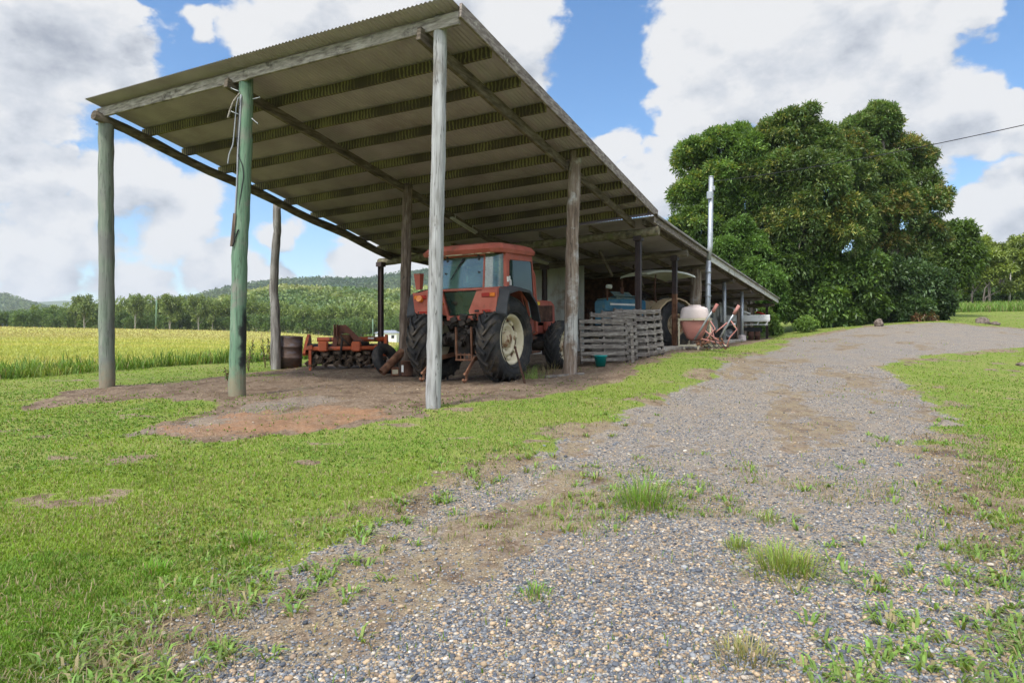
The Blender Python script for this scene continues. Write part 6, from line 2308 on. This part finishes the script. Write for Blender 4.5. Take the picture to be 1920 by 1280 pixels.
make_tree('mango_tree', 'dark domed tree at the centre of the big clump with yellowish new leaves', 'tree', px_lobes(B_), gbase(1525, 41), .42, M['bark'], 26000, 8, .25, .08, DEEP + OLIVE, seed=5, new_col=(.28, .28, .07), new_frac=.28, droop=.14, sub=8, stems=3, spread=1.2)
C_ = [(1640, 245, 43, 50), (1652, 220, 43, 34), (1602, 255, 43, 38), (1688, 295, 43, 52), (1722, 350, 43, 50), (1747, 382, 43, 38), (1642, 335, 42, 60), (1682, 402, 42, 56), (1742, 440, 43, 38), (1702, 482, 42, 50), (1650, 465, 42, 48), (1612, 300, 43, 40), (1585, 285, 42, 44), (1665, 375, 42, 52), (1620, 400, 41, 50), (1725, 300, 43.5, 34)]
make_tree('mango_tree', 'tallest tree of the big clump on the right with bronze young leaves', 'tree', px_lobes(C_), gbase(1645, 43), .42, M['bark'], 24000, 8, .25, .08, DEEP + OLIVE, seed=7, new_col=(.27, .235, .075), new_frac=.36, droop=.14, sub=8, stems=3, spread=1.4)
D_ = [(1475, 500, 39.5, 50), (1540, 515, 40, 58), (1480, 566, 39.5, 42), (1550, 566, 39.5, 44), (1612, 520, 40, 54), (1625, 568, 40, 40), (1510, 590, 39, 26), (1590, 592, 39.2, 26)]
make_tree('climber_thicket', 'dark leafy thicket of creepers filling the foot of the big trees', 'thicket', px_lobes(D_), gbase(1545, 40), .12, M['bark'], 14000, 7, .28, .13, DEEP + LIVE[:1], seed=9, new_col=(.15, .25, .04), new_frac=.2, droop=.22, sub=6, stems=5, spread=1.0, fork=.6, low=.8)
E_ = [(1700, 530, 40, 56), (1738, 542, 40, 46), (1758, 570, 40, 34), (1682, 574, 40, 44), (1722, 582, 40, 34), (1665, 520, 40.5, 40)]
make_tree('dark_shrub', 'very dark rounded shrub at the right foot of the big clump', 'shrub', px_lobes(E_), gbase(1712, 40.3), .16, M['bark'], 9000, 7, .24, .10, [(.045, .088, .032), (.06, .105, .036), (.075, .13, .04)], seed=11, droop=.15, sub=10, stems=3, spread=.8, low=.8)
F_ = [(1385, 440, 38.5, 38), (1362, 468, 38.5, 32), (1412, 478, 38.5, 42), (1432, 530, 38.5, 44), (1400, 512, 38.5, 36), (1450, 575, 38.5, 36), (1375, 500, 39, 36)]
make_tree('young_tree', 'light green feathery young tree just behind the low shed roof', 'tree', px_lobes(F_), gbase(1420, 38.5), .13, M['bark'], 8000, 8, .22, .07, [(.10, .20, .038), (.135, .24, .05), (.105, .18, .042)], seed=13, droop=.1, sub=6, stems=2, spread=.4)
G_ = [(1782, 452, 50, 36), (1812, 480, 50, 30), (1802, 438, 50, 26), (1762, 482, 50, 40), (1795, 505, 50, 34), (1770, 530, 50, 32)]
make_tree('open_tree', 'thin-crowned light green tree peeping out right of the big clump', 'tree', px_lobes(G_), gbase(1775, 50), .16, M['bark'], 2600, 7, .36, .13, [(.075, .135, .022), (.10, .165, .030), (.055, .10, .02)], seed=15, droop=.25, shell=.5)
make_tree('small_bush', 'small round green bush on the grass under the big trees', 'bush', px_lobes([(1512, 606, 37, 13), (1500, 609, 37, 9), (1526, 608, 37, 9)]), gbase(1512, 37), .03, M['bark'], 500, 6, .16, .06, LIVE, seed=17, stems=3, spread=.1, low=.9)
make_tree('red_leaved_bush', 'low bush with dry reddish leaves at the foot of the dark shrub', 'bush', px_lobes([(1735, 592, 39, 13), (1722, 597, 39, 9), (1748, 598, 39, 8)]), gbase(1735, 39), .03, M['bark'], 320, 6, .18, .06, [(.14, .065, .035), (.17, .10, .05), (.08, .09, .03)], seed=18, stems=3, spread=.15, low=.9)
make_tree('fern_bush', 'bright green bush beside the end post of the low shed', 'bush', px_lobes([(1432, 590, 38, 14), (1445, 605, 38, 12), (1428, 612, 38, 10), (1455, 618, 38, 9)]), gbase(1440, 38), .03, M['bark'], 700, 6, .18, .06, LIVE, seed=19, stems=3, spread=.15, low=.9)

# the wood on the right: flat-topped wattles with visible leaning stems
ACA = [(.19, .25, .045), (.235, .29, .058), (.14, .19, .045)]
WOOD = [
    (1848, 68, [(1835, 470, 24), (1860, 485, 26), (1880, 505, 24), (1820, 500, 22), (1850, 520, 26), (1890, 540, 18)], 'spreading flat-topped wattle with a leaning forked trunk, right of the big clump'),
    (1800, 72, [(1800, 515, 24), (1780, 500, 22), (1822, 535, 22), (1790, 545, 22), (1765, 520, 24)], 'low wattle in the shade between the big clump and the forked wattle'),
    (1902, 70, [(1915, 455, 22), (1905, 480, 24), (1930, 490, 26), (1900, 515, 24), (1925, 530, 24)], 'taller wattle at the right edge with a pale straight trunk'),
    (1955, 72, [(1950, 450, 34), (1970, 500, 34), (1940, 520, 30), (1990, 470, 34)], 'wattle half hidden behind the one at the right edge'),
    (1830, 78, [(1815, 470, 22), (1840, 455, 18), (1825, 490, 24), (1855, 505, 22)], 'pale green wattle crown standing between the big clump and the forked wattle'),
    (1880, 80, [(1870, 470, 20), (1885, 492, 24), (1860, 500, 22), (1895, 470, 18)], 'wattle crown rising behind the forked wattle'),
]
for i, (px, Y, rows, lab) in enumerate(WOOD):
    lob = px_lobes([(a, b, Y, r) for a, b, r in rows])
    make_tree('wattle', lab, 'tree', lob, gbase(px, Y), .10, M['bark_pale'] if i == 2 else M['bark'], 1500, 7, .38, .12, ACA, seed=30 + i, flat=.6, droop=.1, shell=.35, stems=3, spread=1.3, fork=.5, low=.3, sub=5)
# undergrowth along the foot of that wood
V_ = []
for k in range(26):
    px = 1745 + k * 11; V_.append((px, 566 + random.uniform(-6, 6), 72 + random.uniform(-3, 4), random.uniform(13, 20)))
lob = px_lobes(V_)
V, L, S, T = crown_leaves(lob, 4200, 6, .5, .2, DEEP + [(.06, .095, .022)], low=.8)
o = np_mesh('undergrowth', V, L, S, M['leaf'], T); tag(o, 'dark undergrowth along the foot of the wattle wood', 'undergrowth', kind='stuff')
V_ = [(1750 + k * 7, 528 + random.uniform(-34, 12), 86 + random.uniform(-3, 8), random.uniform(14, 24)) for k in range(40)]
V, L, S, T = crown_leaves(px_lobes(V_), 7000, 6, .55, .20, OLIVE + ACA[:1] + [(.13, .11, .06)], low=.6, shell=.4)
o = np_mesh('woodland', V, L, S, M['leaf'], T); tag(o, 'olive woodland massed behind the wattles', 'woodland', kind='stuff')
# long grass along the right-hand wood
n = 16000
x = rng.uniform(30, 62, n); y = rng.uniform(58, 68, n)
kk = np.abs(x - y * .7) < y * .16
x, y = x[kk], y[kk]; n = len(x)
V, L, S, T = blades(x, y, ground_z(x, y), rng.uniform(.3, .9, n), np.full(n, .06), rng.uniform(.1, .7, n), rng.uniform(0, 6.28, n), greens(n, (.16, .26, .05), .3, .1))
o = np_mesh('long_grass', V, L, S, M['grass'], T); tag(o, 'uncut long grass in front of the wattle wood', 'grass', kind='stuff')


# ------------------------------------------------------------------ the tree line beyond the field
def horizon_base(px):
    return np.interp(px, [-300, 0, 300, 560, 740, 1000], [601, 607, 616, 626, 641, 642])


def far_tree_proto(kind, seed):
    rr = random.Random(seed)
    root = thing('field_tree', 'x', 'tree')
    if kind == 'gum':
        H, Wd = 1.0, .42
        lob = [(Vector((rr.uniform(-.3, .3) * Wd * 2, rr.uniform(-.2, .2), rr.uniform(.38, .95))), rr.uniform(.09, .16)) for _ in range(17)]
        cols = [(.14, .19, .062), (.185, .23, .078), (.11, .155, .055)]; nt, mat, tr, sh = 900, M['bark_pale'], .010, .2
    elif kind == 'bushy':
        lob = [(Vector((rr.uniform(-.34, .34), rr.uniform(-.25, .25), rr.uniform(.22, .80))), rr.uniform(.16, .24)) for _ in range(12)]
        cols = [(.075, .13, .04), (.10, .165, .048), (.13, .185, .055)]; nt, mat, tr, sh = 620, M['bark'], .014, .5
    else:
        lob = [(Vector((rr.uniform(-.30, .30), rr.uniform(-.2, .2), rr.uniform(.35, .90))), rr.uniform(.12, .20)) for _ in range(12)]
        cols = [(.15, .205, .055), (.20, .25, .07), (.125, .18, .052)]; nt, mat, tr, sh = 620, M['bark_pale'], .011, .35
    V, L, S, T = crown_leaves(lob, nt, 5, .062, .034, cols, shell=sh, low=.6, droop=.05)
    np_mesh('crown', V, L, S, M['leaf'], T, parent=root)
    limbs((0, 0, 0), lob, tr, mat, root, seed=seed, fork=.5, per=.55)
    return root


protos = {k: [far_tree_proto(k, s) for s in ss_] for k, ss_ in (('gum', (1, 2, 3)), ('bushy', (4, 5, 6, 7)), ('olive', (8, 9, 10)))}
used = set()


def place_far(kind, i, px, top, Y, wide, label, group=None):
    pr = protos[kind][i % len(protos[kind])]
    if (kind, i % len(protos[kind])) in used: o = dup_tree(pr)
    else: o = pr; used.add((kind, i % len(protos[kind])))
    x = (px - CX) / F * Y
    g = gz(x, Y) - .3
    h = EYE - (top - HY) / F * Y - g
    w_ = wide / F * Y
    o.location = (x, Y, g)
    o.scale = (w_ / .85, w_ / .85, h * 1.02)
    o.rotation_euler = (0, 0, random.uniform(-.6, .6))
    tag(o, label, 'tree', group)
    return o


named = [('gum', 0, 158, 556, 168, 46, 'tall open gum tree just left of the grey-green post, standing above the tree line'),
         ('gum', 1, 253, 553, 168, 40, 'tall flat-crowned gum tree just right of the grey-green post'),
         ('gum', 2, 318, 557, 168, 52, 'pale-trunked gum tree behind the thin green utility pole'),
         ('gum', 0, 372, 556, 168, 40, 'gum tree with a leaning pale trunk left of the scorched green post'),
         ('gum', 2, 398, 566, 169, 34, 'small gum tree close to the left side of the scorched green post')]
for k, i, px, top, Y, wd, lab in named: place_far(k, i, px, top, Y, wd, lab)
GL = 'dark leafy tree in the long row beyond the crop field'
px = -50.0; i = 0
while px < 815:
    top = np.interp(px, [-150, 0, 100, 300, 420, 560, 640, 930], [578, 583, 580, 588, 588, 592, 594, 594]) + random.uniform(-5, 6)
    place_far('bushy', i, px, top, 172 + random.uniform(-2, 6), random.uniform(24, 36), GL, 'row of dark trees beyond the field')
    px += random.uniform(11, 17); i += 1
GO = 'olive gum in the back row of the tree line beyond the field'
px = 60.0
while px < 810:
    top = np.interp(px, [60, 140, 225, 260, 440, 520, 600, 800], [580, 572, 566, 558, 559, 566, 572, 578]) + random.uniform(-7, 5)
    place_far('olive', i, px, top, 176 + random.uniform(-3, 10), random.uniform(30, 46), GO, 'back row of olive gums beyond the field')
    px += random.uniform(13, 19); i += 1


# ------------------------------------------------------------------ hills
def ridge(name, pts, Y0, depth, mat, label, base_y, kind='structure'):
    """a real hill: a crest line at depth Y0 with slopes falling to the front and back"""
    NU, NV = 120, 26
    pxs = np.linspace(pts[0][0], pts[-1][0], NU)
    tops = np.interp(pxs, [p[0] for p in pts], [p[1] for p in pts])
    V = []
    for j in range(NV):
        v = j / (NV - 1) * 2 - 1                 # -1 front foot, 0 crest, 1 back foot
        for i in range(NU):
            Yc = Y0 + v * depth
            xc = (pxs[i] - CX) / F * Y0
            zt = EYE - (tops[i] - HY) / F * Y0
            zb = EYE - (base_y - HY) / F * Y0 - 4
            k = math.cos(v * math.pi / 2) ** 1.2 if abs(v) < 1 else 0
            n_ = (vnoise(xc / depth * 3.0, Yc / depth * 3.0, 5) - .5) * .22 + (vnoise(xc / depth * 9, Yc / depth * 9, 8) - .5) * .07
            V.append((xc, Yc, zb + (zt - zb) * max(0, k * (1 + (n_ if abs(v) > .12 else n_ * .3)))))
    idx = np.arange(NU * NV).reshape(NV, NU)
    q = np.stack([idx[:-1, :-1], idx[:-1, 1:], idx[1:, 1:], idx[1:, :-1]], -1).reshape(-1, 4)
    V = np.array(V)
    o = np_mesh(name, V, q.ravel(), np.arange(0, len(q) * 4, 4), mat, smooth=True)
    tag(o, label, 'hill', kind=kind)
    return V.reshape(NV, NU, 3)


def forest_on(V, n, size, cols, name, label, front=True):
    NV, NU, _ = V.shape
    j = rng.uniform(0, (NV - 1) * (.56 if front else 1), n); i = rng.uniform(0, NU - 1.01, n)
    j0, i0 = np.minimum(j.astype(int), NV - 2), i.astype(int)
    fj, fi = (j - j0)[:, None], (i - i0)[:, None]
    P = V[j0, i0] * (1 - fj) * (1 - fi) + V[j0 + 1, i0] * fj * (1 - fi) + V[j0, i0 + 1] * (1 - fj) * fi + V[j0 + 1, i0 + 1] * fj * fi
    sz = size * rng.uniform(.6, 1.3, n)
    k = 16
    idx = np.repeat(np.arange(n), k)
    v = rng.normal(0, 1, (n * k, 3)); v /= np.linalg.norm(v, axis=1, keepdims=True); v[:, 2] = np.abs(v[:, 2])
    base = P[idx] + v * (sz[idx] * .5)[:, None]; base[:, 2] += sz[idx] * .35
    d = rng.normal(0, 1, (n * k, 3)); d /= np.linalg.norm(d, axis=1, keepdims=True)
    patch = vnoise(P[:, 0] / size / 6, P[:, 1] / size / 6, 4)
    c = np.array(cols)[(np.clip(patch * len(cols) * 1.2 - .2 + rng.uniform(-.5, .5, n), 0, len(cols) - 1)).astype(int)] * rng.uniform(.7, 1.3, (n, 1))
    T = c[idx] * rng.uniform(.85, 1.15, (n * k, 1))
    V2, L, S, T = leaf_quads(base, d, sz[idx] * .30, sz[idx] * .22, T, .1)
    o = np_mesh(name, V2, L, S, M['leaf'], T)
    tag(o, label, 'forest', kind='stuff')


M['hill_green'] = pmat('forested_slope', [(.05, .08, .026), (.08, .115, .036), (.12, .14, .055)], .05, (1, 1, 1), 1.0, 0)
Vn = ridge('near_hill', [(390, 622), (440, 596), (485, 566), (540, 554), (600, 554), (660, 557), (740, 562), (800, 556), (900, 550), (1050, 560), (1200, 600)], 420, 150, M['hill_green'], 'low pale green wooded hill behind the field trees', 628)
forest_on(Vn, 15000, 5.0, [(.10, .165, .045), (.165, .225, .06), (.24, .285, .085), (.28, .31, .11)], 'hill_forest', 'pale green open forest covering the nearer hill')
Vf = ridge('far_hill', [(390, 605), (430, 578), (462, 556), (500, 546), (540, 541), (600, 536), (640, 534), (700, 535), (735, 531), (770, 527), (800, 524), (860, 520), (960, 530), (1200, 560), (1300, 600)], 1250, 420, M['hill_green'], 'darker bluish wooded hill rising behind the pale one', 615)
forest_on(Vf, 15000, 11, [(.065, .115, .04), (.09, .14, .046), (.115, .16, .055)], 'hill_forest', 'dark forest covering the farther hill')
Vl = ridge('left_hill', [(-500, 545), (-200, 540), (-60, 548), (0, 561), (40, 572), (90, 585), (160, 600), (230, 612)], 1300, 400, M['hill_green'], 'wooded hill at the left edge beyond the field', 615)
forest_on(Vl, 9000, 11, [(.08, .135, .04), (.115, .17, .05), (.14, .19, .06)], 'hill_forest', 'forest covering the hill at the left edge')
ridge('blue_hill', [(-100, 585), (40, 573), (90, 567), (140, 564), (200, 570), (300, 585), (420, 600)], 3200, 700, M['hill_green'], 'faint blue hill far beyond the left part of the field', 612)

# ------------------------------------------------------------------ small far things
p = gbase(292, 140)
PL = thing('utility_pole', 'thin green utility pole standing out in the crop field', 'pole', p)
h = EYE - (556 - HY) / F * 140 - p.z
MB().tube([(0, 0, -.3), (.12, 0, h * .5), (.2, 0, h)], [.20, .17, .13], 8).build('pole_shaft', M['post_green'], PL)
MB().beam((-.5, 0, h - .5), (.9, 0, h - .5), .12, .12).build('cross_arm', M['beam'], PL)
p = gbase(699, 165)
PL = thing('utility_pole', 'thin pale green pole seen left of the white farmhouse', 'pole', p)
h = EYE - (598 - HY) / F * 165 - p.z
MB().tube([(0, 0, -.3), (0, 0, h)], [.16, .12], 8).build('pole_shaft', M['post_green'], PL)
MB().beam((-.6, 0, h - .4), (.6, 0, h - .4), .12, .12).build('cross_arm', M['beam'], PL)
p = gbase(728, 160)
FH = thing('farmhouse', 'small white farmhouse with a low pale roof at the far side of the field', 'house', p, (0, 0, R(-8)))
mb = MB(); mb.box((0, 0, .9), (5.2, 3.6, 2.2)); mb.build('wall', M['white_paint'], FH)
mb = MB(); mb.loft([[(-2.9, -2.1, 2.0), (2.9, -2.1, 2.0), (2.9, 2.1, 2.0), (-2.9, 2.1, 2.0)], [(-1.7, -.1, 2.75), (1.7, -.1, 2.75), (1.7, .1, 2.75), (-1.7, .1, 2.75)]]); mb.build('roof', M['galv'], FH)
for x in (-1.6, .2, 1.7):
    MB().box((x, -1.83, 1.15), (.7, .06, .7)).build('window', M['dark_plastic'], FH)
mb = MB(); mb.box((-4.0, 0, .5), (2.6, 2.4, 1.3)); mb.box((-4.0, 0, 1.2), (2.9, 2.7, .1)); mb.build('annex', M['white_paint'], FH)
make_tree('round_bush', 'round yellow-green bush just left of the white farmhouse', 'bush', px_lobes([(690, 636, 158, 8), (697, 638, 158, 6), (684, 639, 158, 6)]), gbase(690, 158), .08, M['bark'], 260, 6, .6, .3, [(.10, .16, .03), (.13, .18, .04)], seed=40, stems=2, spread=.3, low=.9)


# ------------------------------------------------------------------ plants in front
def tussock(name, px, py, h, n, spread, col, label, dry=.15):
    gx, gy = G(px, py)
    x = gx + rng.normal(0, spread, n); y = gy + rng.normal(0, spread, n)
    rad = np.hypot(x - gx, y - gy)
    hh = h * rng.uniform(.25, 1.1, n) * np.exp(-(rad / (spread * 2.2)) ** 2)
    az = np.arctan2(y - gy, x - gx) + rng.normal(0, .7, n)
    V, L, S, T = blades(x, y, surface_z(x, y), hh, np.full(n, .006), np.clip(.30 + rad / spread * .42 + rng.normal(0, .18, n), .05, 1.15), az, greens(n, np.array(col) * 1.35, .3, dry))
    o = np_mesh(name, V - np.array([gx, gy, 0]), L, S, M['grass'], T)
    o.location = (gx, gy, 0)
    return tag(o, label, 'grass tuft')


tussock('grass_tuft', 1205, 938, .30, 420, .13, (.15, .25, .04), 'upright green grass tuft on the crown of the drive, farthest of the large tufts')
tussock('grass_tuft', 1472, 1058, .22, 520, .13, (.19, .25, .05), 'bushy yellow-green grass tuft, largest on the gravel at lower right')
tussock('grass_tuft', 1385, 1015, .13, 160, .05, (.18, .25, .05), 'small grass tuft on the gravel just left of the largest one')
tussock('grass_tuft', 1440, 968, .16, 90, .05, (.17, .24, .05), 'thin pale grass tuft on the gravel beyond the largest one')
tussock('grass_tuft', 1400, 1225, .13, 220, .08, (.20, .20, .07), 'half dry grass tuft on the gravel at the bottom edge', .45)
tussock('grass_tuft', 1000, 1105, .10, 150, .06, (.13, .24, .035), 'low green tuft in the middle of the gravel below the drive crown')
tussock('grass_tuft', 470, 1022, .12, 260, .06, (.11, .23, .02), 'dense dark green tuft at the lawn edge, upper of two')
tussock('grass_tuft', 290, 1072, .11, 240, .06, (.11, .23, .02), 'dense dark green tuft at the lawn edge, lower of two')
tussock('grass_tuft', 1030, 697, .30, 110, .22, (.24, .20, .10), 'dry brownish grass tuft between the tractor wheels and the bleached post', .6)
tussock('grass_tuft', 1000, 712, .42, 120, .14, (.15, .25, .05), 'grass tuft growing against the front of the right rear tractor tyre')


def stalk(px, py, h_px, Y, seed, label, leafy=True):
    rr = random.Random(seed)
    p = PX(px, py, Y); g = gz(p.x, p.y); h = h_px / F * Y
    root = thing('weed', label, 'weed', (p.x, p.y, g))
    mb = MB()
    tips = []
    for k in range(3):
        dx = rr.uniform(-.15, .15); hh = h * rr.uniform(.6, 1)
        mb.tube([(0, 0, 0), (dx * .4, rr.uniform(-.05, .05), hh * .5), (dx, 0, hh)], [.012, .009, .005], 5)
        for q in range(7):
            f = rr.uniform(.3, 1); tips.append((dx * f, 0, hh * f))
    mb.build('stem', M['cane'], root)
    if leafy:
        b = np.array(tips).repeat(4, 0); n = len(b)
        d = rng.normal(0, 1, (n, 3)); d /= np.linalg.norm(d, axis=1, keepdims=True)
        V, L, S, T = leaf_quads(b, d, rng.uniform(.05, .14, n), rng.uniform(.02, .04, n), greens(n, (.09, .14, .03), .3, .35, (.14, .09, .05)), .2)
        np_mesh('leaves', V, L, S, M['leaf'], T, parent=root)
    return root


stalk(497, 690, 70, 18.6, 1, 'tall weed with a leafy green head left of the crooked post')
stalk(466, 690, 62, 17.5, 2, 'dry branching weed beside the right side of the scorched green post')
stalk(428, 700, 28, 15.0, 3, 'short dark dead weed left of the scorched green post')
stalk(507, 690, 58, 19.5, 4, 'thin brown weed touching the crooked post')


# ------------------------------------------------------------------ the air
def make_haze():
    mb = MB()
    mb.box((0, 0, 105), (9200, 9200, 290))
    m = bpy.data.materials.new('thin_haze'); m.use_nodes = True
    n, l = m.node_tree.nodes, m.node_tree.links
    n.clear()
    out = n.new('ShaderNodeOutputMaterial'); v = n.new('ShaderNodeVolumePrincipled')
    v.inputs['Color'].default_value = (.86, .92, 1.0, 1); v.inputs['Density'].default_value = HAZE; v.inputs['Anisotropy'].default_value = .2
    l.new(v.outputs[0], out.inputs['Volume'])
    o = mb.build('haze', m)
    tag(o, 'thin blue haze in the air over the fields', 'haze', kind='stuff')


HAZE = .00017
if HAZE: make_haze()
